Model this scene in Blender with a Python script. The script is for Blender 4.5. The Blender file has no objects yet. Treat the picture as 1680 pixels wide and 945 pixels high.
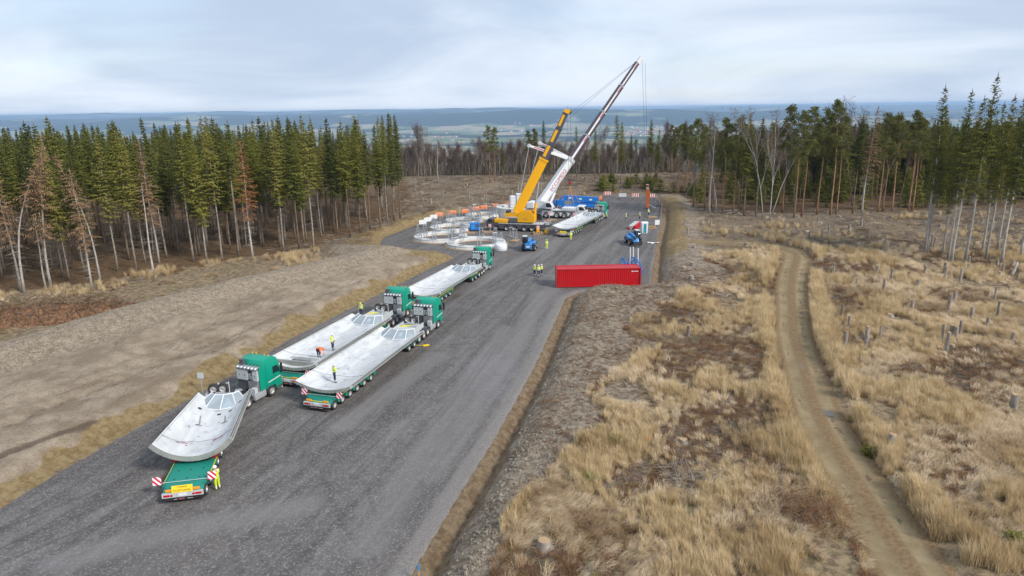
import bpy, bmesh, math, random
import numpy as np
from mathutils import Vector, Matrix, Euler

scene = bpy.context.scene
COL = scene.collection
R = math.radians

# ------------------------------------------------------------------ camera
FPX, CAMH, YHOR, ROLL = 1120.0, 25.0, 178.0, R(0.8)
PITCH = math.atan((472.5 - YHOR) / FPX)
cam_d = bpy.data.cameras.new('camera'); cam = bpy.data.objects.new('camera', cam_d); COL.objects.link(cam)
cam_d.sensor_width = 36.0; cam_d.lens = 36.0 * FPX / 1680.0
cam_d.clip_start = 0.5; cam_d.clip_end = 90000
cam.matrix_world = (Matrix.Translation((0, 0, CAMH)) @ Matrix.Rotation(math.pi / 2 - PITCH, 4, 'X') @ Matrix.Rotation(-ROLL, 4, 'Z'))
scene.camera = cam

# ------------------------------------------------------------------ world, sun, exposure
SUN_EL, SUN_AZ = R(36), R(128)         # azimuth clockwise from +Y: light comes from the right, a little behind
world = bpy.data.worlds.new('World'); scene.world = world; world.use_nodes = True
world.cycles.sampling_method = 'MANUAL'; world.cycles.sample_map_resolution = 256
wn = world.node_tree; wn.nodes.clear()
sun_d = bpy.data.lights.new('sun', 'SUN'); sun_d.energy = 1.5; sun_d.angle = R(12); sun_d.color = (1.0, 0.95, 0.88)
sun = bpy.data.objects.new('sun', sun_d); COL.objects.link(sun)
sv = Vector((math.sin(SUN_AZ) * math.cos(SUN_EL), math.cos(SUN_AZ) * math.cos(SUN_EL), math.sin(SUN_EL)))
sun.rotation_euler = (-sv).to_track_quat('-Z', 'Y').to_euler(); sun.location = (60, -40, 120)
vs = scene.view_settings
vs.view_transform = 'Standard'; vs.look = 'None'; vs.gamma = 1.0; vs.exposure = 1.30
vs.use_curve_mapping = False
scene.cycles.use_denoising = True
scene.cycles.max_bounces = 6; scene.cycles.diffuse_bounces = 2; scene.cycles.glossy_bounces = 2
scene.cycles.transmission_bounces = 4; scene.cycles.transparent_max_bounces = 6; scene.cycles.volume_bounces = 0


class NT:
    """tiny node builder: call with a type, inputs by name or index (values or sockets), and properties"""
    def __init__(s, tree): s.t = tree
    def __call__(s, typ, ins=None, **props):
        n = s.t.nodes.new(typ)
        for k, v in props.items(): setattr(n, k, v)
        for k, v in (ins or {}).items():
            sock = n.inputs[k]
            if isinstance(v, bpy.types.NodeSocket): s.t.links.new(v, sock)
            elif isinstance(v, bpy.types.Node): s.t.links.new(v.outputs[0], sock)
            else: sock.default_value = v
        return n
    def link(s, a, b): s.t.links.new(a, b)
    def noise(s, vec, scale, detail=4, rough=0.55, dist=0.0):
        return s('ShaderNodeTexNoise', {'Vector': vec, 'Scale': scale, 'Detail': detail, 'Roughness': rough, 'Distortion': dist}).outputs[0]
    def ramp(s, fac, a, b):
        return s('ShaderNodeMapRange', {0: fac, 1: a, 2: b, 3: 0.0, 4: 1.0}, interpolation_type='SMOOTHSTEP').outputs[0]
    def mix(s, fac, a, b, blend='MIX'):
        n = s('ShaderNodeMix', None, data_type='RGBA', blend_type=blend)
        for i, v in ((0, fac), (6, a), (7, b)):
            if isinstance(v, (bpy.types.NodeSocket,)): s.t.links.new(v, n.inputs[i])
            else: n.inputs[i].default_value = v if i == 0 else (tuple(v) + (1,))[:4]
        return n.outputs[2]
    def math(s, op, a, b=0.0, c=0.0, clamp=False):
        n = s('ShaderNodeMath', {0: a, 1: b, 2: c}, operation=op); n.use_clamp = clamp
        return n.outputs[0]
    def mapping(s, vec, scale=(1, 1, 1), rot=(0, 0, 0), loc=(0, 0, 0)):
        return s('ShaderNodeMapping', {'Vector': vec, 'Scale': scale, 'Rotation': rot, 'Location': loc}).outputs[0]


# sky: Nishita behind a high, broken layer of grey stratus that covers the whole dome
w = NT(wn)
tc = w('ShaderNodeTexCoord').outputs['Generated']
sky = w('ShaderNodeTexSky', None, sky_type='NISHITA', sun_disc=False, sun_elevation=SUN_EL, sun_rotation=SUN_AZ, altitude=350, air_density=1.0, dust_density=1.5, ozone_density=1.0)
skyc = w('ShaderNodeVectorMath', {0: sky.outputs[0], 3: 0.085}, operation='SCALE').outputs[0]
sep = w('ShaderNodeSeparateXYZ', {0: tc})
zz = w.math('MAXIMUM', sep.outputs[2], 0.0)
den = w.math('ADD', zz, 0.22)
pl = w('ShaderNodeCombineXYZ', {0: w.math('DIVIDE', sep.outputs[0], den), 1: w.math('DIVIDE', sep.outputs[1], den), 2: 0.0}).outputs[0]
n1 = w.noise(w.mapping(pl, (0.8, 0.8, 1), (0, 0, 0.35)), 1.0, 5, 0.55, 0.7)
n2 = w.noise(w.mapping(pl, (0.55, 0.6, 1), (0, 0, 0.2), (3.1, 1.7, 0)), 1.1, 2, 0.5)
cl = w.ramp(w.math('ADD', w.math('MULTIPLY', n1, 0.55), w.math('MULTIPLY', n2, 0.45)), 0.36, 0.64)
cloud = w.mix(cl, (0.215, 0.262, 0.335), (0.34, 0.375, 0.43))
cover = w.ramp(w.noise(w.mapping(pl, (0.45, 0.9, 1), (0, 0, 0.3), (7, 2, 0)), 1.3, 2, 0.55), 0.28, 0.5)
cover = w.math('MULTIPLY_ADD', cover, 0.22, 0.76)
outc = w.mix(cover, skyc, cloud)
bg = w('ShaderNodeBackground', {'Color': outc, 'Strength': 1.0})
w('ShaderNodeOutputWorld', {'Surface': bg.outputs[0]})

# ------------------------------------------------------------------ helpers: layout, noise, meshes, materials
def ray(px, py):
    u, v = px - 840.0, 472.5 - py
    c, s = math.cos(ROLL), math.sin(ROLL)
    u2, v2 = u * c + v * s, -u * s + v * c
    return u2, FPX * math.cos(PITCH) + v2 * math.sin(PITCH), -FPX * math.sin(PITCH) + v2 * math.cos(PITCH)
def G(px, py, z=0.0):
    """ground point (at height z) measured off the photograph"""
    d = ray(px, py); t = (z - CAMH) / d[2]
    return d[0] * t, d[1] * t
def D(px, py, Y):
    d = ray(px, py); t = Y / d[1]
    return Vector((d[0] * t, Y, CAMH + d[2] * t))

_rs = np.random.RandomState(7)
_P = _rs.permutation(256); _P = np.concatenate([_P, _P]); _V = _rs.rand(256)
def vnoise(x, y):
    x = np.asarray(x, float); y = np.asarray(y, float)
    xi = np.floor(x).astype(int); yi = np.floor(y).astype(int); fx = x - xi; fy = y - yi
    fx = fx * fx * (3 - 2 * fx); fy = fy * fy * (3 - 2 * fy)
    def h(a, b): return _V[_P[(_P[a & 255] + b) & 255]]
    return (h(xi, yi) * (1 - fx) + h(xi + 1, yi) * fx) * (1 - fy) + (h(xi, yi + 1) * (1 - fx) + h(xi + 1, yi + 1) * fx) * fy
def fbm(x, y, o=4):
    s = 0.0; a = 0.5; t = 0.0
    for i in range(o):
        s = s + a * vnoise(x + 17.3 * i, y - 9.1 * i); t += a; a *= 0.5; x = x * 2.03; y = y * 2.03
    return s / t - 0.5
def sstep(a, b, x):
    t = np.clip((np.asarray(x, float) - a) / (b - a), 0, 1); return t * t * (3 - 2 * t)

class Rnd(random.Random):
    def __init__(s, x): super().__init__(x); s.a = s.uniform(0, 6.28)
class MB:
    """collects shapes, then links them as ONE mesh object"""
    def __init__(s): s.v = []; s.f = []; s.m = []
    def add(s, vs_, fs, mi=0):
        o = len(s.v); s.v.extend([tuple(p) for p in vs_]); s.f.extend([tuple(i + o for i in f) for f in fs]); s.m.extend([mi] * len(fs)); return s
    def box(s, x0, x1, y0, y1, z0, z1, mi=0, M=None):
        p = [(x0, y0, z0), (x1, y0, z0), (x1, y1, z0), (x0, y1, z0), (x0, y0, z1), (x1, y0, z1), (x1, y1, z1), (x0, y1, z1)]
        if M is not None: p = [M @ Vector(q) for q in p]
        return s.add(p, [(3, 2, 1, 0), (4, 5, 6, 7), (0, 1, 5, 4), (1, 2, 6, 5), (2, 3, 7, 6), (3, 0, 4, 7)], mi)
    def cbox(s, c, size, mi=0, bevel=0.0, M=None):
        x, y, z = c; a, b, h = size[0] / 2, size[1] / 2, size[2] / 2
        if bevel <= 0: return s.box(x - a, x + a, y - b, y + b, z - h, z + h, mi, M)
        return s.prism([(x - a + bevel, y - b), (x + a - bevel, y - b), (x + a, y - b + bevel), (x + a, y + b - bevel), (x + a - bevel, y + b), (x - a + bevel, y + b), (x - a, y + b - bevel), (x - a, y - b + bevel)], 'z', z - h, z + h, mi, M)
    def prism(s, poly, axis, a, b, mi=0, M=None):
        """extrude a 2D polygon along an axis; poly is (y,z) for x, (x,z) for y, (x,y) for z"""
        n = len(poly)
        def p3(q, t): return (t, q[0], q[1]) if axis == 'x' else (q[0], t, q[1]) if axis == 'y' else (q[0], q[1], t)
        p = [p3(q, a) for q in poly] + [p3(q, b) for q in poly]
        if M is not None: p = [M @ Vector(q) for q in p]
        fs = [tuple(range(n))[::-1], tuple(range(n, 2 * n))] + [(i, (i + 1) % n, n + (i + 1) % n, n + i) for i in range(n)]
        return s.add(p, fs, mi)
    def tube(s, p0, p1, r0, r1=None, n=8, mi=0, caps=True):
        p0 = Vector(p0); p1 = Vector(p1); r1 = r0 if r1 is None else r1
        d = (p1 - p0)
        if d.length < 1e-6: return s
        q = d.to_track_quat('Z', 'Y'); e1 = q @ Vector((1, 0, 0)); e2 = q @ Vector((0, 1, 0))
        vs_ = []
        for p, r in ((p0, r0), (p1, r1)):
            for i in range(n):
                a = 2 * math.pi * i / n; vs_.append(p + e1 * (r * math.cos(a)) + e2 * (r * math.sin(a)))
        fs = [(i, (i + 1) % n, n + (i + 1) % n, n + i) for i in range(n)]
        if caps: fs += [tuple(range(n))[::-1], tuple(range(n, 2 * n))]
        return s.add(vs_, fs, mi)
    def path(s, pts, r, n=6, mi=0):
        """bent tube through points, r a number or list"""
        pts = [Vector(p) for p in pts]; rr = r if isinstance(r, (list, tuple)) else [r] * len(pts)
        vs_ = []; ref = None
        for k, p in enumerate(pts):
            d = (pts[min(k + 1, len(pts) - 1)] - pts[max(k - 1, 0)]).normalized()
            ref = Vector((0.13, 0.97, 0.2)) if abs(d.y) < 0.9 else Vector((1, 0, 0.1))
            e1 = d.cross(ref).normalized(); e2 = d.cross(e1)
            for i in range(n):
                a = 2 * math.pi * i / n; vs_.append(p + e1 * (rr[k] * math.cos(a)) + e2 * (rr[k] * math.sin(a)))
        m = len(pts)
        fs = [(k * n + i, k * n + (i + 1) % n, (k + 1) * n + (i + 1) % n, (k + 1) * n + i) for k in range(m - 1) for i in range(n)]
        fs += [tuple(range(n))[::-1], tuple(range((m - 1) * n, m * n))]
        return s.add(vs_, fs, mi)
    def lathe(s, prof, c=(0, 0, 0), axis='z', n=24, mi=0, mis=None):
        """revolve (radius, height) profile"""
        m = len(prof); vs_ = []
        for r, h in prof:
            for i in range(n):
                a = 2 * math.pi * i / n; u, v = r * math.cos(a), r * math.sin(a)
                q = (u, v, h) if axis == 'z' else (h, u, v) if axis == 'x' else (u, h, v)
                vs_.append((c[0] + q[0], c[1] + q[1], c[2] + q[2]))
        for k in range(m - 1):
            s_ = mi if mis is None else mis[k]
            o = len(s.v) if k == 0 else o
            if k == 0: s.v.extend(vs_)
            fs = [(o + k * n + i, o + k * n + (i + 1) % n, o + (k + 1) * n + (i + 1) % n, o + (k + 1) * n + i) for i in range(n)]
            s.f.extend(fs); s.m.extend([s_] * n)
        return s
    def mesh(s, name, mats, smooth=False, recalc=True):
        me = bpy.data.meshes.new(name); me.from_pydata([tuple(p) for p in s.v], [], s.f)
        for m in (mats if isinstance(mats, (list, tuple)) else [mats]): me.materials.append(m)
        me.polygons.foreach_set('material_index', s.m)
        if recalc:
            bm = bmesh.new(); bm.from_mesh(me); bmesh.ops.recalc_face_normals(bm, faces=bm.faces); bm.to_mesh(me); bm.free()
        if smooth is not False:
            me.polygons.foreach_set('use_smooth', [True] * len(me.polygons))
            if smooth is not True: me.set_sharp_from_angle(angle=R(smooth))
        me.update(); return me
    def build(s, name, mats, parent=None, smooth=False, label=None):
        return link(name, s.mesh(name, mats, smooth), parent, label)

def link(name, data, parent=None, label=None):
    o = bpy.data.objects.new(name, data); COL.objects.link(o)
    if parent is not None: o.parent = parent
    if label: o['label'] = label
    return o
def tag(o, label=None, cat=None, group=None, kind=None):
    for k, v in (('label', label), ('category', cat), ('group', group), ('kind', kind)):
        if v: o[k] = v
    return o
def empty(name, loc=(0, 0, 0), rz=0.0, label=None, cat=None, group=None):
    o = bpy.data.objects.new(name, None); COL.objects.link(o); o.empty_display_size = 0.3
    o.location = loc; o.rotation_euler = (0, 0, rz); return tag(o, label, cat, group)
KIDS = {}
def copy_tree(o, parent=None):
    c = o.copy(); COL.objects.link(c); c.parent = parent
    for ch in o.children: copy_tree(ch, c)
    return c
def move(o, loc, rz=0.0, label=None, group=None, scale=None):
    o.location = loc; o.rotation_euler = (0, 0, rz)
    if scale: o.scale = (scale,) * 3 if not isinstance(scale, (tuple, list)) else scale
    return tag(o, label, None, group)

def new_mat(name):
    m = bpy.data.materials.new(name); m.use_nodes = True; m.node_tree.nodes.clear()
    return m, NT(m.node_tree)
def finish(m, t, col, rough=0.9, bump=None, bstr=0.3, bdist=0.05, metal=0.0, spec=0.3, **kw):
    ins = {'Base Color': col, 'Roughness': rough, 'Metallic': metal, 'Specular IOR Level': spec}
    if not isinstance(col, bpy.types.NodeSocket): ins['Base Color'] = (tuple(col) + (1,))[:4]
    if bump is not None:
        ins['Normal'] = t('ShaderNodeBump', {'Strength': bstr, 'Distance': bdist, 'Height': bump}).outputs[0]
    ins.update(kw)
    b = t('ShaderNodeBsdfPrincipled', ins); t('ShaderNodeOutputMaterial', {'Surface': b.outputs[0]}); return m
def paint(name, col, rough=0.5, metal=0.0, dirt=0.25, dcol=(0.16, 0.13, 0.10), scale=2.5, spec=0.4, rnd=0.0):
    """painted or plain surface with uneven dust and grime"""
    m, t = new_mat(name)
    v = t('ShaderNodeTexCoord').outputs['Object']
    n = t.noise(v, scale, 5, 0.65)
    n2 = t.noise(v, scale * 7, 3, 0.6)
    f = t.math('MULTIPLY', t.ramp(t.math('MULTIPLY_ADD', n2, 0.4, t.math('MULTIPLY', n, 0.6)), 0.45, 0.72), dirt)
    c = t.mix(f, col, dcol)
    if rnd:
        oi = t('ShaderNodeObjectInfo').outputs['Random']
        c = t.mix(t.math('MULTIPLY', oi, rnd), c, tuple(k * 0.45 for k in col))
    r = t.math('MULTIPLY_ADD', n, 0.25, rough - 0.12)
    return finish(m, t, c, r, metal=metal, spec=spec)

M = {}
M['green'] = paint('green_paint', (0.0, 0.29, 0.19), 0.36, 0, 0.16)
M['deck'] = paint('green_deck_paint', (0.005, 0.22, 0.165), 0.6, 0, 0.35, (0.12, 0.13, 0.11))
M['grey'] = paint('grey_paint', (0.34, 0.36, 0.37), 0.5, 0, 0.3)
M['lgrey'] = paint('light_grey_paint', (0.5, 0.53, 0.54), 0.55, 0, 0.3)
M['silver'] = paint('brushed_aluminium', (0.55, 0.56, 0.57), 0.38, 0.75, 0.15)
M['dark'] = paint('dark_steel', (0.045, 0.047, 0.052), 0.6, 0, 0.35, (0.13, 0.11, 0.09))
M['dgrey'] = paint('charcoal_paint', (0.075, 0.078, 0.095), 0.5, 0, 0.35, (0.16, 0.14, 0.12))
M['black'] = paint('black_rubber_trim', (0.018, 0.018, 0.02), 0.6, 0, 0.3, (0.09, 0.08, 0.07))
M['tyre'] = paint('dusty_tyre_rubber', (0.028, 0.027, 0.026), 0.85, 0, 0.6, (0.13, 0.11, 0.095))
M['rim'] = paint('steel_rim', (0.45, 0.44, 0.44), 0.45, 0.3, 0.35)
M['white'] = paint('white_paint', (0.72, 0.73, 0.74), 0.42, 0, 0.16)
M['yellow'] = paint('crane_yellow', (0.82, 0.40, 0.004), 0.4, 0, 0.08)
M['yline'] = paint('reflective_yellow', (0.68, 0.6, 0.03), 0.5, 0, 0.2)
M['amber'] = paint('amber_lens', (0.85, 0.33, 0.01), 0.3, 0, 0.08)
M['ysign'] = paint('yellow_sign', (0.85, 0.6, 0.02), 0.5, 0, 0.1)
M['red'] = paint('red_steel_paint', (0.5, 0.006, 0.012), 0.42, 0, 0.4, (0.26, 0.035, 0.03), 0.8)
M['redlamp'] = paint('red_lens', (0.5, 0.01, 0.02), 0.25, 0, 0.05)
M['orange'] = paint('orange_plastic', (0.85, 0.20, 0.035), 0.55, 0, 0.15)
M['blue'] = paint('blue_paint', (0.012, 0.17, 0.55), 0.42, 0, 0.2)
M['sky_blue'] = paint('tractor_blue', (0.03, 0.25, 0.6), 0.4, 0, 0.18)
M['teal'] = paint('toilet_teal', (0.02, 0.27, 0.36), 0.5, 0, 0.1)
M['galv'] = paint('galvanised_steel', (0.40, 0.43, 0.46), 0.5, 0.45, 0.25)
M['wood'] = paint('sawn_timber', (0.42, 0.28, 0.16), 0.85, 0, 0.4, (0.2, 0.13, 0.08), 6)
M['rope'] = paint('steel_rope', (0.07, 0.08, 0.10), 0.6, 0.2, 0.2)
M['sling'] = paint('orange_sling', (0.55, 0.25, 0.12), 0.8, 0, 0.2)
M['magenta'] = paint('magenta_print', (0.42, 0.02, 0.10), 0.5, 0, 0.05)
M['maroon'] = paint('dark_boom_paint', (0.085, 0.06, 0.075), 0.45, 0, 0.2)
M['hiviz'] = paint('high_visibility_yellow', (0.62, 0.75, 0.02), 0.8, 0, 0.12, (0.3, 0.35, 0.05))
M['hivor'] = paint('high_visibility_orange', (0.85, 0.16, 0.02), 0.8, 0, 0.12, (0.4, 0.1, 0.03))
M['navy'] = paint('navy_workwear', (0.03, 0.035, 0.09), 0.85, 0, 0.2)
M['skin'] = paint('skin', (0.5, 0.3, 0.22), 0.6, 0, 0.05)
M['helmet'] = paint('white_helmet', (0.8, 0.8, 0.8), 0.35, 0, 0.05)
M['reflect'] = paint('reflective_band', (0.68, 0.70, 0.70), 0.4, 0, 0.1)
M['boots'] = paint('work_boots', (0.03, 0.025, 0.02), 0.8, 0, 0.4)
M['film'] = paint('white_film_wrap', (0.74, 0.75, 0.77), 0.45, 0, 0.12)

def concrete(name, c1, c2, stain):
    m, t = new_mat(name)
    v = t('ShaderNodeTexCoord').outputs['Object']
    a = t.noise(t.mapping(v, (0.35, 0.12, 0.35)), 2.0, 6, 0.6, 0.8)
    b = t.noise(v, 1.3, 6, 0.65)
    f = t.noise(v, 25, 3, 0.6)
    c = t.mix(t.ramp(a, 0.35, 0.7), c1, c2)
    c = t.mix(t.math('MULTIPLY', t.ramp(b, 0.52, 0.66), 0.5), c, stain)
    c = t.mix(t.math('MULTIPLY', t.ramp(f, 0.5, 0.75), 0.2), c, stain)
    return finish(m, t, c, 0.82, f, 0.15, 0.01)
M['conc'] = concrete('precast_concrete', (0.50, 0.51, 0.51), (0.66, 0.665, 0.67), (0.33, 0.34, 0.35))
M['conc_edge'] = concrete('concrete_end_face', (0.27, 0.28, 0.26), (0.34, 0.35, 0.32), (0.2, 0.2, 0.18))
M['conc_ring'] = concrete('ring_concrete', (0.55, 0.55, 0.53), (0.68, 0.68, 0.66), (0.42, 0.39, 0.34))
def glass(name, col, rough, alpha):
    m, t = new_mat(name)
    g = t('ShaderNodeBsdfGlossy', {'Color': (0.8, 0.85, 0.9, 1), 'Roughness': rough})
    d = t('ShaderNodeBsdfDiffuse', {'Color': col + (1,)})
    tr = t('ShaderNodeBsdfTransparent', {'Color': (0.9, 0.96, 0.98, 1)})
    fr = t('ShaderNodeFresnel', {'IOR': 1.45}).outputs[0]
    a = t('ShaderNodeMixShader', {0: alpha, 1: tr.outputs[0], 2: d.outputs[0]})
    b = t('ShaderNodeMixShader', {0: fr, 1: a.outputs[0], 2: g.outputs[0]})
    t('ShaderNodeOutputMaterial', {'Surface': b.outputs[0]}); return m
M['glass'] = glass('tinted_window', (0.02, 0.03, 0.035), 0.05, 0.75)
M['pane'] = glass('clear_panel', (0.66, 0.74, 0.78), 0.15, 0.42)
def stripes(name, ca, cb, period, rot):
    m, t = new_mat(name)
    v = t('ShaderNodeTexCoord').outputs['Object']
    s = t('ShaderNodeSeparateXYZ', {0: t.mapping(v, (1, 1, 1), (0, rot, 0))}).outputs[0]
    f = t.math('GREATER_THAN', t.math('FRACT', t.math('DIVIDE', s, period)), 0.5)
    return finish(m, t, t.mix(f, ca, cb), 0.5)
M['chev'] = stripes('red_white_hatching', (0.62, 0.02, 0.05), (0.78, 0.76, 0.78), 0.25, R(45))
M['barrier'] = stripes('red_white_bands', (0.6, 0.05, 0.04), (0.78, 0.77, 0.75), 0.5, 0)

# ------------------------------------------------------------------ terrain
_XL = [(0, -45), (20, -37.5), (40, -34), (45, -33), (53, -30.6), (65, -27.3), (73, -25.6), (90, -19.8), (108, -13.6), (116, -10.2), (119, -11.5), (122, -18), (125, -22.5), (130, -25.5), (137, -26), (150, -22), (160, -18.5), (168, -13.5), (176, -7.5), (184, 3), (190, 14), (196, 24), (200, 27)]
_XR = [(0, -14.5), (20, -9.3), (32, -5.9), (41, -3.5), (50, -1.1), (64, 2.3), (84, 6.3), (89, 7.3), (92, 9.3), (93.3, 12.5), (94.2, 17), (96, 20.2), (100, 21.2), (126, 27.2), (150, 33.5), (174, 38.8), (193, 41.2), (200, 41.8)]
def xl(y): return np.interp(y, [a for a, b in _XL], [b for a, b in _XL])
def xr(y): return np.interp(y, [a for a, b in _XR], [b for a, b in _XR])
PAD = np.array([(b, a) for a, b in _XL] + [(b, a) for a, b in _XR[::-1]], float)
def poly_sdf(poly, x, y):
    d = np.full(np.shape(x), 1e18); ins = np.zeros(np.shape(x), bool); n = len(poly)
    for i in range(n):
        ax, ay = poly[i]; bx, by = poly[(i + 1) % n]
        ex, ey = bx - ax, by - ay
        t = np.clip(((x - ax) * ex + (y - ay) * ey) / max(ex * ex + ey * ey, 1e-9), 0, 1)
        d = np.minimum(d, (x - ax - ex * t) ** 2 + (y - ay - ey * t) ** 2)
        if ay != by:
            c = ((ay > y) != (by > y)) & (x < ex * (y - ay) / (by - ay) + ax); ins ^= c
    d = np.sqrt(d); return np.where(ins, -d, d)
TRK = [(19.5, 20, 4.76), (20.9, 30.0, 4.65), (22.2, 38.2, 4.43), (24.2, 49.5, 4.43), (28.0, 62, 4.32), (31.2, 72, 4.43), (34.3, 80, 4.54), (37.5, 88.5, 4.65), (42.5, 100, 4.76), (46.6, 109, 4.88), (47.2, 114, 5.22), (44.5, 119, 5.67), (37, 122, 5.22), (31, 123, 4.76)]
def _smooth_path(p, k=8):
    p = np.array(p, float); out = []
    for i in range(len(p) - 1):
        p0 = p[max(i - 1, 0)]; p1 = p[i]; p2 = p[i + 1]; p3 = p[min(i + 2, len(p) - 1)]
        for j in range(k):
            t = j / k
            out.append(0.5 * ((2 * p1) + (-p0 + p2) * t + (2 * p0 - 5 * p1 + 4 * p2 - p3) * t * t + (-p0 + 3 * p1 - 3 * p2 + p3) * t ** 3))
    out.append(p[-1]); return np.array(out)
TRKS = _smooth_path(TRK)
def track_dist(x, y):
    """distance from the track centre line in half widths"""
    d = np.full(np.shape(x), 1e9)
    m = (np.abs(x - 33) < 24) & (y < 135) & (y > 5)
    if not np.any(m): return d
    xx = x[m]; yy = y[m]; dd = np.full(xx.shape, 1e9)
    for a, b in zip(TRKS[:-1], TRKS[1:]):
        ex, ey = b[0] - a[0], b[1] - a[1]
        t = np.clip(((xx - a[0]) * ex + (yy - a[1]) * ey) / (ex * ex + ey * ey), 0, 1)
        q = np.hypot(xx - a[0] - ex * t, yy - a[1] - ey * t) / ((a[2] + b[2]) / 4)
        dd = np.minimum(dd, q)
    d[m] = dd; return d
FOR_L = np.array([(-25.8, 165), (-30, 200), (-42, 262), (-260, 262), (-260, 40), (-110, 70), (-84, 88), (-70.5, 95.5), (-58, 104), (-45, 116), (-37, 123.5)], float)
FOR_R = np.array([(40, 172), (56, 157), (93, 156), (150, 158), (260, 150), (260, 262), (62, 262), (50, 215)], float)
_DROP = [(-200, 0.3), (262, 0.2), (300, -3), (400, -19), (600, -42), (1000, -82), (2000, -150), (4000, -240), (6500, -285), (11400, -285), (12600, -180), (14000, -92), (16000, -110), (19000, -150), (24000, -60), (27000, -5), (34000, -40), (60000, -200)]
def crest_d(y): return np.interp(y, [30, 67, 85, 100, 118, 130], [29, 22, 19, 13.5, 9, 7])
RUTS = [_smooth_path([(*G(px, py, 1.7), 0) for px, py in ln], 5) for ln in (
    [(-60, 765), (0, 738), (130, 690), (260, 645), (400, 585), (520, 530), (640, 475), (720, 440)], [(-60, 720), (60, 668), (180, 622), (330, 560), (470, 505), (600, 452)], [(0, 668), (120, 628), (230, 590), (350, 545)], [(120, 715), (220, 676), (320, 632)])]
def rut_mask(x, y):
    out = np.zeros(np.shape(x)); m = (x < 0) & (x > -70) & (y > 20) & (y < 125)
    if not np.any(m): return out
    xx, yy = x[m], y[m]; jx = fbm(xx / 2.5, yy / 2.5 + 33, 3) * 0.9; best = np.zeros(xx.shape)
    for i, P in enumerate(RUTS):
        dd_ = np.full(xx.shape, 1e9)
        for a, b in zip(P[:-1], P[1:]):
            ex, ey = b[0] - a[0], b[1] - a[1]; t = np.clip(((xx - a[0]) * ex + (yy - a[1]) * ey) / (ex * ex + ey * ey + 1e-9), 0, 1)
            dd_ = np.minimum(dd_, np.hypot(xx + jx - a[0] - ex * t, yy - a[1] - ey * t))
        best = np.maximum(best, np.exp(-(dd_ / (0.55 if i < 2 else 0.4)) ** 2) * (1.0, .6, .5, .5)[i])
    out[m] = best; return out
def terrain_full(x, y):
    x = np.asarray(x, float); y = np.asarray(y, float)
    near = np.clip(1 - (np.hypot(x, y) - 260) / 200, 0, 1)
    drop = np.interp(y, [a for a, b in _DROP], [b for a, b in _DROP])
    lump = fbm(x / 24, y / 24, 3) * 1.1 + fbm(x / 5 + 40, y / 5, 3) * 0.32 + fbm(x / 1.3, y / 1.3 + 9, 3) * 0.13
    far = fbm(x / 2600 + 3, y / 2200, 4) * 190 * sstep(2500, 12000, y) + fbm(x / 500 + 3, y / 700, 3) * 18 * sstep(500, 2500, y)
    far = far + (fbm(x / 7000 + 11, y / 9000 + 2, 3) * 330 + fbm(x / 1800 + 5, y / 4000, 3) * 60) * sstep(11000, 14000, y)
    valley = 1 - 0.8 * sstep(4500, 6500, y) * (1 - sstep(10500, 12500, y))
    z = drop + lump * (0.3 + 0.7 * near) + far * valley
    z = z + 0.75 * (1 - sstep(150, 200, y)) * sstep(-200, 0, y)
    d = np.full(x.shape, 1e3)
    m = (np.abs(x) < 130) & (y < 240) & (y > -30)
    d[m] = poly_sdf(PAD, x[m], y[m])
    cx = (xl(y) + xr(y)) / 2
    left = x < cx
    # left: ochre cut, spoil bench, crest
    dc = crest_d(y); act = 1 - sstep(112, 128, y)
    rough = fbm(x / 2.2, y / 2.2 + 5, 4) * 0.35 + fbm(x / 7, y / 7 + 50, 2) * 0.5
    streak = fbm((x * 0.93 - y * 0.36) / 1.0, (x * 0.36 + y * 0.93) / 9, 3) * 0.38
    cut = 1.25 * sstep(0.1, 2.9, d) + 0.95 * sstep(3, 1, dc * 0 + 2) * 0
    zl = cut + (0.35 * sstep(3.5, dc - 5, d) + 1.35 * sstep(dc - 5.5, dc - 0.5, d)) - 1.9 * sstep(dc + 0.3, dc + 4.5, d) + (rough * 0.8 + streak) * sstep(1, 4, d)
    bl = (1 - sstep(dc + 3, dc + 8, d)) * act
    berm = 1.15 * sstep(0.2, 2.4, d) * (1 - sstep(3.2, 7, d)) + 0.3 * sstep(3, 7, d) + rough * 0.6 * sstep(0.5, 3, d)
    zl = zl - 0.34 * rut_mask(x, y) * sstep(3, 5, d)
    zleft = z * (1 - bl) + zl * bl
    b2 = (1 - act) * (1 - sstep(4, 9, d)) * (1 - sstep(168, 190, y))
    zleft = zleft * (1 - b2) + berm * b2
    b3 = sstep(168, 190, y) * (1 - sstep(0.5, 4, d))
    zleft = zleft * (1 - b3) + (0.05 * sstep(0, 1, d)) * b3
    # right: ditch, bank, stony spoil strip
    dit = -0.55 * np.exp(-((d - 0.95) / 0.42) ** 2) * (1 - 0.75 * np.exp(-((x - 13) / 5) ** 2 - ((y - 92) / 3.5) ** 2))
    bank = np.interp(d, [0, 1.2, 3.3, 6, 11, 14], [0, 0, 1.15, 1.35, 1.15, 1.0]) * np.interp(y, [60, 100, 125, 180, 200], [1, 1, 1.0, 0.9, 0.1])
    mound = 0.62 * np.exp(-((x - 11.8) / 4.2) ** 2 - ((y - 90.2) / 2.6) ** 2) * sstep(0.2, 2.2, d)
    wr = np.interp(y, [0, 95, 110, 200], [13, 14, 9, 6])
    br = 1 - sstep(wr * 0.62, wr, d)
    zrs = dit + bank + mound + (rough * 0.75 + fbm(x / 0.9, y / 0.9, 2) * 0.22) * sstep(2.0, 4.5, d) * 0.9
    zright = z * (1 - br) + zrs * br
    out = np.where(left, zleft, zright)
    sm = sstep(196, 206, y)                                   # beyond the end of the pad both sides are one field
    out = out * (1 - sm) + (z * sstep(0, 6, d)) * sm
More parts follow.
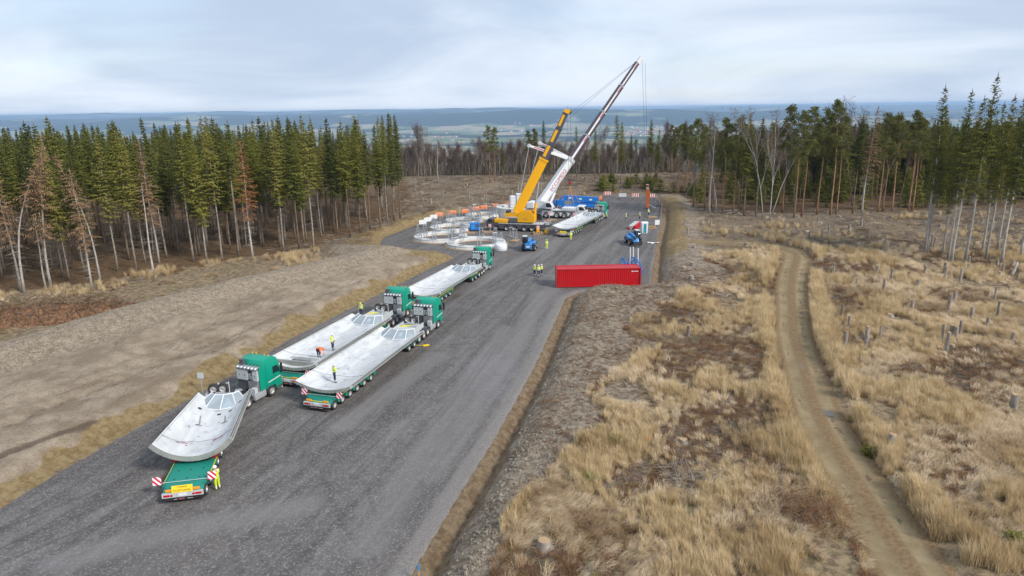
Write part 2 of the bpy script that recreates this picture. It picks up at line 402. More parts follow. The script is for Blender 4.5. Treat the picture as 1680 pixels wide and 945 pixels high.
    out = np.where(d < 0, -0.16 * sstep(0, 0.5, -d), out)
    td = track_dist(x, y)
    tr = 1 - sstep(0.8, 1.35, td)
    out = out * (1 - tr) + (0.80 + fbm(x / 24, y / 24, 3) * 1.0 - 0.10) * tr
    out = out - 0.22 * tr * (1 - sstep(0.55, 1.0, td)) * 0
    return out, d, left, td
def hgt(x, y):
    return terrain_full(np.atleast_1d(np.asarray(x, float)), np.atleast_1d(np.asarray(y, float)))[0]
def hz(x, y): return float(hgt(x, y)[0])

def geo(a, b, r):
    o = [a]; st = r
    while o[-1] < b: o.append(o[-1] + st); st *= 1.085
    return o
gy = np.array([-3000, -1000, -400, -150, -60, -20, 0, 8] + list(np.arange(14, 118, 0.42)) + list(np.arange(118, 215, 0.7)) + list(np.arange(215, 300, 1.4)) + geo(300, 62000, 2.0))
gxp = geo(150, 45000, 2.2)
gx = np.array([-v for v in gxp[::-1]] + list(np.arange(-148, -52, 1.1)) + list(np.arange(-52, 62, 0.5)) + list(np.arange(62, 149, 1.0)) + gxp)
X, Y = np.meshgrid(gx, gy)
Z, Dp, LEFT, TD = terrain_full(X.ravel(), Y.ravel())
Xf, Yf = X.ravel(), Y.ravel()
fl = poly_sdf(FOR_L, Xf, Yf); fr_ = poly_sdf(FOR_R, Xf, Yf)
wob = fbm(Xf / 3, Yf / 3, 3) * 3
act = 1 - sstep(114, 130, Yf); dcr = crest_d(Yf)
za = np.zeros((len(Xf), 4), np.float32); zb = np.zeros((len(Xf), 4), np.float32)
grass_w = 0
spoilL = (LEFT & (Dp > 0)) * (1 - sstep(dcr + 1.5, dcr + 4.5, Dp + wob * 0.6)) * act
ochre = (LEFT & (Dp > 0)) * (1 - sstep(1.2, 3.2, Dp + wob * 1.3)) * (1 - sstep(165, 182, Yf))
ochre = np.maximum(ochre, (LEFT & (Yf > 112) & (Dp > 0)) * (1 - sstep(5, 8, Dp + wob)) * (1 - sstep(160, 175, Yf)))
litter = np.maximum(1 - sstep(-1, 3, fl + wob * 0.8), 1 - sstep(-1, 3, fr_ + wob))
wr = np.interp(Yf, [0, 35, 48, 95, 110, 200], [5, 6.5, 11, 15, 11, 8])
stony = ((~LEFT) & (Dp > 0)) * (1 - sstep(wr * 0.75, wr * 1.1, Dp + wob * 0.9)) * (1 - sstep(195, 203, Yf))
ditch = ((~LEFT) & (Dp > -0.5)) * (1 - sstep(1.0, 2.2, Dp + wob * 0.5)) * (1 - sstep(190, 200, Yf))
ochR = ((~LEFT) & (Dp > 0)) * sstep(0.9, 1.6, Dp) * (1 - sstep(4, 6.5, Dp + wob)) * sstep(104, 118, Yf) * (1 - sstep(190, 200, Yf))
ochR = np.maximum(ochR, 0.9 * np.exp(-((Xf - 11.8) / 3.2) ** 2 - ((Yf - 90.6) / 1.6) ** 2))
ochre = np.maximum(ochre, ochR * 0.8)
# dry grass: right field (thinning into the clear-cut), verges, strip before the left stand
grass = (~LEFT) * (1 - sstep(96, 122, Yf + wob * 4 - 0.12 * (Xf - 40))) * sstep(0, 4, Dp - wr * 0.7)
grass = np.maximum(grass, LEFT * sstep(3.5, 5.5, Dp - dcr) * 0.55 * (1 - sstep(118, 126, Yf)))
za[:, 0] = spoilL; za[:, 1] = ochre; za[:, 2] = litter; za[:, 3] = np.clip(grass, 0, 1)
zb[:, 0] = sstep(265, 300, Yf); zb[:, 1] = stony; zb[:, 2] = ditch; zb[:, 3] = sstep(500, 900, np.hypot(Xf, Yf))
nx, ny = len(gx), len(gy)
ii = np.arange(nx * ny).reshape(ny, nx)
quads = np.stack([ii[:-1, :-1], ii[:-1, 1:], ii[1:, 1:], ii[1:, :-1]], -1).reshape(-1, 4)
def np_mesh(name, verts, faces, mat, smooth=True):
    me = bpy.data.meshes.new(name); nv, nf, k = len(verts), len(faces), faces.shape[1]
    me.vertices.add(nv); me.vertices.foreach_set('co', np.asarray(verts, np.float32).ravel())
    me.loops.add(nf * k); me.loops.foreach_set('vertex_index', np.asarray(faces, np.int32).ravel())
    me.polygons.add(nf); me.polygons.foreach_set('loop_start', np.arange(nf, dtype=np.int32) * k)
    me.polygons.foreach_set('use_smooth', np.full(nf, bool(smooth)))
    me.update(calc_edges=True)
    if mat is not None: me.materials.append(mat)
    return me
def set_attr(me, name, typ, data):
    a = me.attributes.new(name, typ, 'POINT')
    a.data.foreach_set({'FLOAT_COLOR': 'color', 'FLOAT': 'value', 'INT': 'value', 'FLOAT_VECTOR': 'vector'}[typ], np.ascontiguousarray(data).ravel())

# ground material: soils and ground covers of the different zones
m, t = new_mat('ground_soils')
pos = t('ShaderNodeNewGeometry').outputs['Position']
A = t('ShaderNodeAttribute', None, attribute_name='za'); B = t('ShaderNodeAttribute', None, attribute_name='zb')
sa = t('ShaderNodeSeparateColor', {0: A.outputs['Color']}); sb = t('ShaderNodeSeparateColor', {0: B.outputs['Color']})
nA = t.noise(pos, 0.35, 3, 0.65); nB = t.noise(pos, 1.6, 4, 0.7, 0.4); nC = t.noise(pos, 7.0, 3, 0.7); nD = t.noise(pos, 26, 2, 0.6)
vor = t('ShaderNodeTexVoronoi', {'Vector': pos, 'Scale': 3.2}).outputs[0]
def wmask(wt, lo=0.3, hi=0.7, k=0.5):
    return t.ramp(t.math('ADD', wt, t.math('MULTIPLY_ADD', nB, k, -k * 0.5)), lo, hi)
# clear-cut floor: brash, bark, bleached grass
tw = t.noise(t.mapping(pos, (1.0, 3.0, 1)), 2.6, 3, 0.75, 1.5)
clear = t.mix(t.ramp(nB, 0.35, 0.65), (0.125, 0.085, 0.058), (0.26, 0.20, 0.135))
clear = t.mix(t.math('MULTIPLY', t.ramp(tw, 0.5, 0.66), 0.75), clear, (0.40, 0.34, 0.26))
clear = t.mix(t.math('MULTIPLY', t.ramp(nA, 0.52, 0.66), 0.55), clear, (0.20, 0.17, 0.07))
clear = t.mix(t.math('MULTIPLY', t.ramp(nC, 0.6, 0.75), 0.5), clear, (0.045, 0.03, 0.022))
c = clear
gr = t.mix(t.ramp(nB, 0.35, 0.62), (0.165, 0.118, 0.078), (0.36, 0.275, 0.165))
gr = t.mix(t.math('MULTIPLY', t.ramp(nA, 0.55, 0.7), 0.6), gr, (0.13, 0.13, 0.05))
c = t.mix(wmask(A.outputs['Alpha']), c, gr)
lit = t.mix(t.ramp(nB, 0.35, 0.7), (0.11, 0.068, 0.038), (0.22, 0.145, 0.08))
c = t.mix(wmask(sa.outputs[2]), c, lit)
sp = t.mix(t.ramp(nA, 0.35, 0.68), (0.265, 0.205, 0.145), (0.42, 0.34, 0.25))
dsp = t.noise(t.mapping(pos, (0.8, 0.16, 1), (0, 0, R(21))), 1.0, 5, 0.72, 1.6)
sp = t.mix(t.math('MULTIPLY', t.ramp(dsp, 0.54, 0.72), 0.6), sp, (0.105, 0.078, 0.058))
sp = t.mix(t.math('MULTIPLY', t.ramp(nC, 0.52, 0.66), 0.6), sp, (0.13, 0.098, 0.07))
sp = t.mix(t.ramp(nD, 0.66, 0.74), sp, (0.45, 0.40, 0.32))
cr_ = t('ShaderNodeAttribute', None, attribute_name='crest').outputs['Fac']  # greyer crest gravel; its lighter tone is painted in because the face shades flat
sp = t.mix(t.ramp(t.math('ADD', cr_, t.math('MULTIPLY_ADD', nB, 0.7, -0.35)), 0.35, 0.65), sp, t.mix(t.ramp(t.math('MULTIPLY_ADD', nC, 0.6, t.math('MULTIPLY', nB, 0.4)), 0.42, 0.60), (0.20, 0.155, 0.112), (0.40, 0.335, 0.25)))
rt_ = t('ShaderNodeAttribute', None, attribute_name='rut').outputs['Fac']
sp = t.mix(t.math('MULTIPLY', t.ramp(t.math('ADD', rt_, t.math('MULTIPLY_ADD', nB, 0.9, -0.45)), 0.35, 0.8), 0.75), sp, (0.10, 0.072, 0.052))
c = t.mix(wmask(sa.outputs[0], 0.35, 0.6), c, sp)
st = t.mix(t.ramp(nB, 0.38, 0.62), (0.20, 0.15, 0.108), (0.37, 0.31, 0.235))
st = t.mix(t.math('MULTIPLY', t.ramp(t.math('MULTIPLY_ADD', nA, 0.5, t.math('MULTIPLY', nC, 0.5)), 0.5, 0.6), 0.75), st, (0.125, 0.08, 0.052))
st = t.mix(t.math('MULTIPLY', t.ramp(vor, 0.32, 0.12), 0.5), st, (0.40, 0.35, 0.27))
c = t.mix(wmask(sb.outputs[1], 0.35, 0.65), c, st)
oc = t.mix(t.ramp(nB, 0.35, 0.65), (0.20, 0.135, 0.06), (0.31, 0.235, 0.125))
oc = t.mix(t.ramp(nD, 0.62, 0.72), oc, (0.46, 0.38, 0.25))
c = t.mix(wmask(sa.outputs[1], 0.4, 0.6), c, oc)
mud = t.mix(t.ramp(nB, 0.35, 0.62), (0.16, 0.105, 0.06), (0.27, 0.20, 0.125))
c = t.mix(wmask(sb.outputs[2], 0.4, 0.6, 0.3), c, mud)
# wooded slope beyond the crest, then the patchwork of the valley
slope = t.mix(t.ramp(nA, 0.4, 0.6), (0.05, 0.035, 0.03), (0.10, 0.075, 0.055))
c = t.mix(sb.outputs[0], c, slope)
km = t.mapping(pos, (0.001, 0.001, 0.0))
dist = t('ShaderNodeTexNoise', {'Vector': km, 'Scale': 1.5, 'Detail': 3.0}).outputs[1]
kmd = t('ShaderNodeVectorMath', {0: km, 1: t('ShaderNodeVectorMath', {0: dist, 3: 0.35}, operation='SCALE').outputs[0]}, operation='ADD').outputs[0]
cell = t('ShaderNodeTexVoronoi', {'Vector': t.mapping(kmd, (2.2, 0.9, 1)), 'Scale': 1.5}).outputs[1]
cs = t('ShaderNodeSeparateColor', {0: cell})
fld = t.mix(t.ramp(cs.outputs[0], 0.3, 0.6), (0.13, 0.17, 0.07), (0.36, 0.30, 0.19))
fld = t.mix(t.ramp(cs.outputs[1], 0.55, 0.7), fld, (0.22, 0.24, 0.14))
pz = t('ShaderNodeSeparateXYZ', {0: pos})
hill = t.ramp(pz.outputs[2], -262.0, -215.0)
wd = t.noise(kmd, 0.75, 3, 0.55)
wood = t.ramp(t.math('ADD', wd, t.math('MULTIPLY', hill, 0.13)), 0.52, 0.56)
fld = t.mix(wood, fld, (0.028, 0.042, 0.03))
c = t.mix(B.outputs['Alpha'], c, fld)
hgt_b = t.math('ADD', t.math('MULTIPLY', nC, 0.6), t.math('MULTIPLY', nD, 0.35))
finish(m, t, c, 0.95, hgt_b, 0.9, 0.24, spec=0.12)
M['ground'] = m
me = np_mesh('ground', np.stack([Xf, Yf, Z], 1), quads, m)
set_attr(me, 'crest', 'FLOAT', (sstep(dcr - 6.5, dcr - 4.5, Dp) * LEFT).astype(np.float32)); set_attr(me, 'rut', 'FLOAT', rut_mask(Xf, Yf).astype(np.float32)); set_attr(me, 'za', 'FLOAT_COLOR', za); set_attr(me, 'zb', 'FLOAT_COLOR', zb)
ground = tag(link('ground', me), 'bare soil, clear-cut and valley ground reaching to the hills', kind='structure')

# crushed-stone road and working pad, one sheet
m, t = new_mat('dark_crushed_stone')
pos = t('ShaderNodeNewGeometry').outputs['Position']
al = t.mapping(pos, (1, 1, 1), (0, 0, R(17)))
s1 = t.noise(t.mapping(al, (0.9, 0.035, 1)), 1.0, 5, 0.6, 0.5)
s2 = t.noise(t.mapping(al, (2.6, 0.06, 1), (0, 0, 0), (5, 3, 0)), 1.0, 4, 0.65, 0.8)
big = t.noise(pos, 0.09, 5, 0.6, 0.6); med = t.noise(pos, 0.7, 5, 0.65)
g1 = t.noise(pos, 14, 3, 0.75); g2 = t('ShaderNodeTexVoronoi', {'Vector': pos, 'Scale': 11.0}, feature='F1').outputs[1]
gsep = t('ShaderNodeSeparateColor', {0: g2})
c = t.mix(t.ramp(s1, 0.34, 0.70), (0.103, 0.093, 0.088), (0.186, 0.173, 0.163))
c = t.mix(t.math('MULTIPLY', t.ramp(s2, 0.55, 0.68), 0.6), c, (0.075, 0.066, 0.064))
c = t.mix(t.math('MULTIPLY', t.ramp(big, 0.5, 0.62), 0.6), c, (0.15, 0.135, 0.125))
c = t.mix(t.math('MULTIPLY', t.ramp(big, 0.46, 0.34), 0.45), c, (0.20, 0.195, 0.20))
c = t.mix(t.math('MULTIPLY', t.ramp(med, 0.48, 0.66), 0.5), c, (0.078, 0.068, 0.064))
c = t.mix(t.math('MULTIPLY', t.ramp(g1, 0.4, 0.7), 0.5), c, (0.06, 0.057, 0.06))
c = t.mix(t.math('MULTIPLY', t.ramp(gsep.outputs[0], 0.66, 1.0), 0.48), c, (0.315, 0.30, 0.285))
tk = t('ShaderNodeAttribute', None, attribute_name='tyres').outputs['Fac']
c = t.mix(t.math('MULTIPLY', t.ramp(t.math('ADD', tk, t.math('MULTIPLY_ADD', med, 0.8, -0.4)), 0.3, 0.9), 0.42), c, (0.062, 0.054, 0.050))
dst = t('ShaderNodeAttribute', None, attribute_name='dust').outputs['Fac']
c = t.mix(t.math('MULTIPLY', t.ramp(t.math('ADD', dst, t.math('MULTIPLY_ADD', med, 0.9, -0.45)), 0.25, 0.9), 0.45), c, (0.225, 0.215, 0.21))
ed = t('ShaderNodeAttribute', None, attribute_name='edge').outputs['Fac']
em = t.ramp(t.math('ADD', ed, t.math('MULTIPLY_ADD', med, 0.7, -0.35)), 0.5, 0.9)
c = t.mix(t.math('MULTIPLY', em, 0.75), c, t.mix(t.ramp(g1, 0.4, 0.62), (0.15, 0.135, 0.12), (0.30, 0.28, 0.26)))
finish(m, t, c, 0.88, t.math('ADD', t.math('MULTIPLY', g1, 0.5), t.math('MULTIPLY', gsep.outputs[1], 0.5)), 0.6, 0.05, spec=0.2)
ry = np.arange(14, 200.2, 0.5); ru = np.linspace(0, 1, 190)
Yr, Ur = np.meshgrid(ry, ru, indexing='ij')
Xl, Xr = xl(Yr) - 0.15, xr(Yr) + 0.12
Xr_ = Xl + (Xr - Xl) * Ur
dd = poly_sdf(PAD, Xr_.ravel(), Yr.ravel()).reshape(Xr_.shape)
along = (Xr_ * math.cos(R(17)) - Yr * math.sin(R(17)))
Zr = 0.03 + fbm(Xr_ / 9, Yr / 9, 3) * 0.12 + fbm(along / 0.55, Yr / 14, 3) * 0.07 + fbm(Xr_ / 1.1, Yr / 1.1, 2) * 0.03 - 0.16 * sstep(-0.5, 0.15, dd)
ni = np.arange(Xr_.size).reshape(Xr_.shape)
rq = np.stack([ni[:-1, :-1], ni[:-1, 1:], ni[1:, 1:], ni[1:, :-1]], -1).reshape(-1, 4)
me = np_mesh('road', np.stack([Xr_.ravel(), Yr.ravel(), Zr.ravel()], 1), rq, m)
set_attr(me, 'edge', 'FLOAT', np.where((Xr_ > (Xl + Xr) / 2) & (Yr < 96), sstep(-3.2, -0.2, dd), sstep(-0.9, 0, dd) * 0.8).ravel().astype(np.float32))
def line_mask(lines, wd):
    out = np.zeros(Xr_.shape)
    for ln in lines:
        P = _smooth_path([G(*p_) + (0,) for p_ in ln], 6)
        dd_ = np.full(Xr_.shape, 1e9)
        for a_, b_ in zip(P[:-1], P[1:]):
            ex, ey = b_[0] - a_[0], b_[1] - a_[1]; tt = np.clip(((Xr_ - a_[0]) * ex + (Yr - a_[1]) * ey) / (ex * ex + ey * ey + 1e-9), 0, 1)
            dd_ = np.minimum(dd_, np.hypot(Xr_ - a_[0] - ex * tt, Yr - a_[1] - ey * tt))
        out = np.maximum(out, np.exp(-(dd_ / wd) ** 2))
    return out.ravel().astype(np.float32)
tyre_lines = [[(640, 945), (575, 880), (545, 825), (535, 790)], [(700, 945), (640, 880), (612, 830), (604, 800)], [(470, 760), (474, 735), (490, 705), (520, 680)], [(492, 764), (500, 735), (515, 706), (545, 682)], [(395, 945), (372, 880), (350, 840)], [(440, 945), (420, 890), (405, 850), (370, 815)],
    [(0, 900), (120, 850), (250, 800)], [(0, 925), (140, 868), (262, 822)], [(0, 870), (110, 825), (230, 775)], [(760, 650), (800, 590), (850, 520), (890, 470)], [(720, 690), (770, 620), (825, 545), (868, 480)], [(690, 560), (735, 520), (790, 480), (850, 445), (900, 425)], [(730, 545), (780, 500), (840, 462), (910, 437)],
    [(930, 430), (960, 405), (1000, 380), (1020, 350)], [(905, 425), (930, 402), (965, 380), (1000, 352)], [(880, 478), (915, 470), (930, 464)], [(880, 470), (912, 462), (926, 457)]]
dust_lines = [[(700, 780), (770, 680), (840, 570), (890, 480)], [(600, 900), (690, 760), (760, 650), (830, 540)], [(560, 700), (640, 640), (720, 585)], [(760, 480), (830, 440), (900, 405), (990, 350)], [(880, 500), (960, 420), (1020, 380)], [(100, 920), (300, 870), (500, 830)]]
set_attr(me, 'tyres', 'FLOAT', line_mask(tyre_lines, 0.2)); set_attr(me, 'dust', 'FLOAT', line_mask(dust_lines, 1.5))
road = tag(link('road', me), 'dark crushed-stone road widening into the working pad', kind='structure')

# dirt track
m, t = new_mat('dirt_track_soil')
pos = t('ShaderNodeNewGeometry').outputs['Position']
u = t('ShaderNodeAttribute', None, attribute_name='cross').outputs['Fac']
n1 = t.noise(pos, 0.5, 5, 0.6); n2 = t.noise(pos, 4, 5, 0.7); n3 = t.noise(pos, 16, 3, 0.7)
rut = t.math('ABSOLUTE', t.math('SUBTRACT', t.math('ABSOLUTE', u), 0.45))
rm = t.ramp(t.math('ADD', rut, t.math('MULTIPLY_ADD', n1, 0.25, -0.12)), 0.34, 0.12)
c = t.mix(t.ramp(n2, 0.35, 0.68), (0.165, 0.105, 0.052), (0.255, 0.18, 0.10))
c = t.mix(t.math('MULTIPLY', rm, 0.85), c, t.mix(t.ramp(n1, 0.35, 0.65), (0.225, 0.17, 0.092), (0.315, 0.25, 0.145)))
c = t.mix(t.math('MULTIPLY', t.ramp(n3, 0.6, 0.72), 0.5), c, (0.38, 0.31, 0.20))
c = t.mix(t.math('MULTIPLY', t.ramp(n2, 0.6, 0.72), 0.5), c, (0.11, 0.07, 0.04))
finish(m, t, c, 0.9, t.math('ADD', n2, n3), 0.5, 0.06, spec=0.2)
tv = []; tcx = []; us = np.linspace(-1.12, 1.12, 25)
for i, p in enumerate(TRKS):
    q = TRKS[min(i + 1, len(TRKS) - 1)] - TRKS[max(i - 1, 0)]; n_ = np.array([q[1], -q[0]]) / math.hypot(q[0], q[1])
    for u_ in us:
        wv = 1 + 0.12 * float(fbm(np.array([i * 0.3]), np.array([u_ * 0.5 + 3]), 2)[0])
        tv.append((p[0] + n_[0] * u_ * p[2] / 2 * wv, p[1] + n_[1] * u_ * p[2] / 2 * wv)); tcx.append(u_)
tv = np.array(tv); tcx = np.array(tcx)
tz = 0.80 + fbm(tv[:, 0] / 24, tv[:, 1] / 24, 3) * 1.0 - 0.02 - 0.075 * np.exp(-((np.abs(tcx) - 0.45) / 0.2) ** 2) + fbm(tv[:, 0] / 0.8, tv[:, 1] / 0.8, 3) * 0.09 - 0.2 * sstep(0.93, 1.12, np.abs(tcx))
ni = np.arange(len(tv)).reshape(len(TRKS), 25)
tq = np.stack([ni[:-1, :-1], ni[:-1, 1:], ni[1:, 1:], ni[1:, :-1]], -1).reshape(-1, 4)
me = np_mesh('dirt_track', np.column_stack([tv, tz]), tq[:, ::-1], m)
set_attr(me, 'cross', 'FLOAT', tcx.astype(np.float32))
track = tag(link('dirt_track', me), 'rutted brown dirt track winding through the dry grass', kind='structure')
def track_z(x, y): return 0.80 + float(fbm(np.array([x / 24]), np.array([y / 24]), 3)[0])
# two puddles in the right-hand rut
m, t = new_mat('puddle_water')
finish(m, t, (0.10, 0.085, 0.06), 0.04, spec=0.6)
for px, py, sx, sy, lb in ((1319, 607, 0.42, 1.0, 'larger pale puddle in the rut of the dirt track'), (1358, 683, 0.36, 0.7, 'smaller pale puddle in the rut, nearer the camera')):
    x, y = G(px, py, 0.75); b = MB(); rnd = random.Random(px)
    b.add([(sx * math.cos(a) * rnd.uniform(.7, 1.15), sy * math.sin(a) * rnd.uniform(.7, 1.15), 0) for a in np.linspace(0, 6.28, 19)[:-1]], [tuple(range(18))])
    o = b.build('puddle', m); o.location = (x, y, track_z(x, y) - 0.035); tag(o, lb, kind='structure')

# ------------------------------------------------------------------ trees
def leaf_mat(name, ca, cb, cc, rough=0.75):
    m, t = new_mat(name)
    pos = t('ShaderNodeNewGeometry').outputs['Position']
    oi = t('ShaderNodeObjectInfo').outputs['Random']
    n = t.noise(pos, 0.9, 3, 0.6); n2 = t.noise(pos, 5.0, 2, 0.6)
    c = t.mix(t.ramp(t.math('MULTIPLY_ADD', n2, 0.5, t.math('MULTIPLY', n, 0.5)), 0.36, 0.64), ca, cb)
    c = t.mix(t.math('MULTIPLY', oi, 0.75), c, cc)
    d = t('ShaderNodeBsdfDiffuse', {'Color': c, 'Roughness': rough}); tr = t('ShaderNodeBsdfTranslucent', {'Color': c})
    ms = t('ShaderNodeMixShader', {0: 0.25, 1: d.outputs[0], 2: tr.outputs[0]})
    t('ShaderNodeOutputMaterial', {'Surface': ms.outputs[0]}); return m
def bark_mat(name, ca, cb, zscale=0.5, sc=3.0):
    m, t = new_mat(name)
    pos = t('ShaderNodeNewGeometry').outputs['Position']
    n = t.noise(t.mapping(pos, (1, 1, zscale)), sc, 5, 0.65); oi = t('ShaderNodeObjectInfo').outputs['Random']
    c = t.mix(t.ramp(n, 0.36, 0.66), ca, cb)
    c = t.mix(t.math('MULTIPLY', oi, 0.5), c, tuple(k * 0.55 for k in ca))
    return finish(m, t, c, 0.9, n, 0.4, 0.05, spec=0.1)
M['needle'] = leaf_mat('spruce_needles', (0.135, 0.140, 0.030), (0.265, 0.258, 0.058), (0.10, 0.115, 0.032))
M['needle_lit'] = leaf_mat('olive_spruce_needles', (0.175, 0.172, 0.036), (0.315, 0.295, 0.075), (0.23, 0.215, 0.06))  # lighter, more olive needle colour used for whole trees
M['needle_dark'] = leaf_mat('dark_spruce_needles', (0.078, 0.090, 0.032), (0.165, 0.172, 0.052), (0.066, 0.082, 0.034))
M['needle_dead'] = leaf_mat('dead_brown_needles', (0.27, 0.165, 0.09), (0.40, 0.27, 0.165), (0.33, 0.21, 0.12))
M['needle_red'] = leaf_mat('rusty_needles', (0.30, 0.13, 0.06), (0.41, 0.20, 0.10), (0.34, 0.16, 0.075))
M['pine'] = leaf_mat('pine_needles', (0.125, 0.14, 0.045), (0.245, 0.25, 0.085), (0.165, 0.16, 0.052))
M['young'] = leaf_mat('young_spruce_needles', (0.14, 0.15, 0.034), (0.26, 0.26, 0.062), (0.18, 0.175, 0.05))
M['twigs'] = leaf_mat('bare_twigs', (0.125, 0.085, 0.075), (0.21, 0.15, 0.125), (0.15, 0.105, 0.095))
M['bark'] = bark_mat('grey_spruce_bark', (0.24, 0.205, 0.17), (0.44, 0.39, 0.33))
M['bark_dim'] = bark_mat('brown_spruce_bark', (0.17, 0.125, 0.09), (0.30, 0.235, 0.17))
M['bark_dead'] = bark_mat('bleached_bark', (0.36, 0.33, 0.29), (0.55, 0.51, 0.45))
M['bark_pine'] = bark_mat('orange_pine_bark', (0.25, 0.145, 0.085), (0.41, 0.255, 0.155))
M['bark_birch'] = bark_mat('white_birch_bark', (0.36, 0.34, 0.31), (0.58, 0.56, 0.52), 2.5, 4)

class FM:
    """foliage quads gathered fast"""
    def __init__(s): s.v = []; s.f = []
    def blade(s, p, d, up, L, w, bend=0.0):
        side = d.cross(up)
        if side.length < 1e-4: side = Vector((1, 0, 0))
        side.normalize(); o = len(s.v)
        m_ = p + d * (L * 0.45) - Vector((0, 0, bend * L * 0.15)); e = p + d * L - Vector((0, 0, bend * L * 0.5))
        s.v += [p, m_ + side * (w * 0.5), e, m_ - side * (w * 0.5)]; s.f.append((o, o + 1, o + 2, o + 3))
    def mesh(s, name, mat):
        me = np_mesh(name, np.array([tuple(v) for v in s.v], np.float32), np.array(s.f, np.int32), mat, False); return me

def trunk_mesh(name, rnd, H, r0, mat, curve=None, dead_from=0.12, dead_to=0.6, ndead=70, deadlen=1.6, top=1.0, n=7, fork=False):
    b = MB(); K = 9
    def axis(t): 
        z = H * t; c = curve or (0, 0)
        return Vector((c[0] * t ** 2.2 + 0.06 * math.sin(t * 9 + rnd.a), c[1] * t ** 2.2 + 0.06 * math.cos(t * 7 + rnd.a), z))
    ts = [k / K * top for k in range(K + 1)]
    b.path([axis(t) for t in ts], [r0 * (1.25 if t == 0 else 1 - 0.93 * t) for t in ts], n)
    for i in range(ndead):
        t = rnd.uniform(dead_from, dead_to); a = rnd.uniform(0, 6.283); L = deadlen * rnd.uniform(0.35, 1)
        p = axis(t); q = p + Vector((math.cos(a) * L, math.sin(a) * L, rnd.uniform(-0.32, 0.08) * L))
        b.tube(p, q, 0.022, 0.006, 3, caps=False)
    me = b.mesh(name, mat, smooth=True, recalc=False); return me, axis

def spruce_mesh(seed, H, cb, Rm, leafmat, barkmat, dens=1.0, curve=None, r0=0.17, ndead=70, droop=0.5, sparse=0.0, leafw=1.0, deadlen=1.6, skirt=0.55):
    rnd = Rnd(seed)
    tm, axis = trunk_mesh('trunk', rnd, H, r0, barkmat, curve, 0.10, cb + 0.12, ndead, deadlen)
    f = FM(); z = cb * H; top = H * 0.995
    while z < top:
        t = (z - cb * H) / (H - cb * H)
        L0 = Rm * (1 - t) ** 0.82 * min(1.0, skirt + t * 2.2) + 0.12
        nb = max(4, int((7 if t < 0.8 else 5) * dens))
        a0 = rnd.uniform(0, 6.28)
        for k in range(nb):
            if rnd.random() < sparse: continue
            a = a0 + 6.283 * k / nb + rnd.uniform(-0.3, 0.3); L = L0 * rnd.uniform(0.5, 1.25) * (1 + 0.18 * math.sin(z * 1.3 + rnd.a) * math.cos(a + rnd.a))
            base = axis((z + rnd.uniform(-0.15, 0.15)) / H)
            out = Vector((math.cos(a), math.sin(a), 0)); sl = 0.55 * t - 0.12 + rnd.uniform(-0.12, 0.12)
            tang = Vector((-math.sin(a), math.cos(a), 0))
            ns = max(3, int(L / 0.30)); dr = droop * (1 - 0.7 * t)
            prev = base
            for j in range(ns):
                s = (j + 0.6) / ns
                p = base + out * (L * s) + Vector((0, 0, L * (sl * s - dr * s * s * 0.55 + 0.16 * s ** 4)))
                tw = 0.30 * L * (1.12 - s) + 0.24
                for sg in (-1, 1):
                    d = (out * rnd.uniform(0.4, 0.9) + tang * sg * rnd.uniform(0.5, 1.0) + Vector((0, 0, rnd.uniform(-0.6, 0.05)))).normalized()
                    f.blade(p, d, Vector((rnd.uniform(-.5, .5), rnd.uniform(-.5, .5), 1)), tw * rnd.uniform(0.7, 1.3), rnd.uniform(0.15, 0.27) * leafw, 0.35)
                if rnd.random() < 0.75:
                    f.blade(p, Vector((rnd.uniform(-.3, .3), rnd.uniform(-.3, .3), -1)).normalized(), out, tw * rnd.uniform(0.5, 0.95), rnd.uniform(0.14, 0.26) * leafw)
            tip = base + out * L + Vector((0, 0, L * (sl - dr * 0.4)))
            f.blade(base + out * (L * 0.6) + Vector((0, 0, L * (sl * .6 - dr * .2))), (tip - base).normalized(), Vector((0, 0, 1)), L * 0.5, 0.24 * leafw)
        z += 0.40 + 0.12 * (1 - t)
    f.blade(axis(0.975), Vector((0, 0, 1)), Vector((1, 0, 0)), H * 0.05, 0.14); f.blade(axis(0.975), Vector((0, 0, 1)), Vector((0, 1, 0)), H * 0.05, 0.14)
    return tm, f.mesh('crown', leafmat)

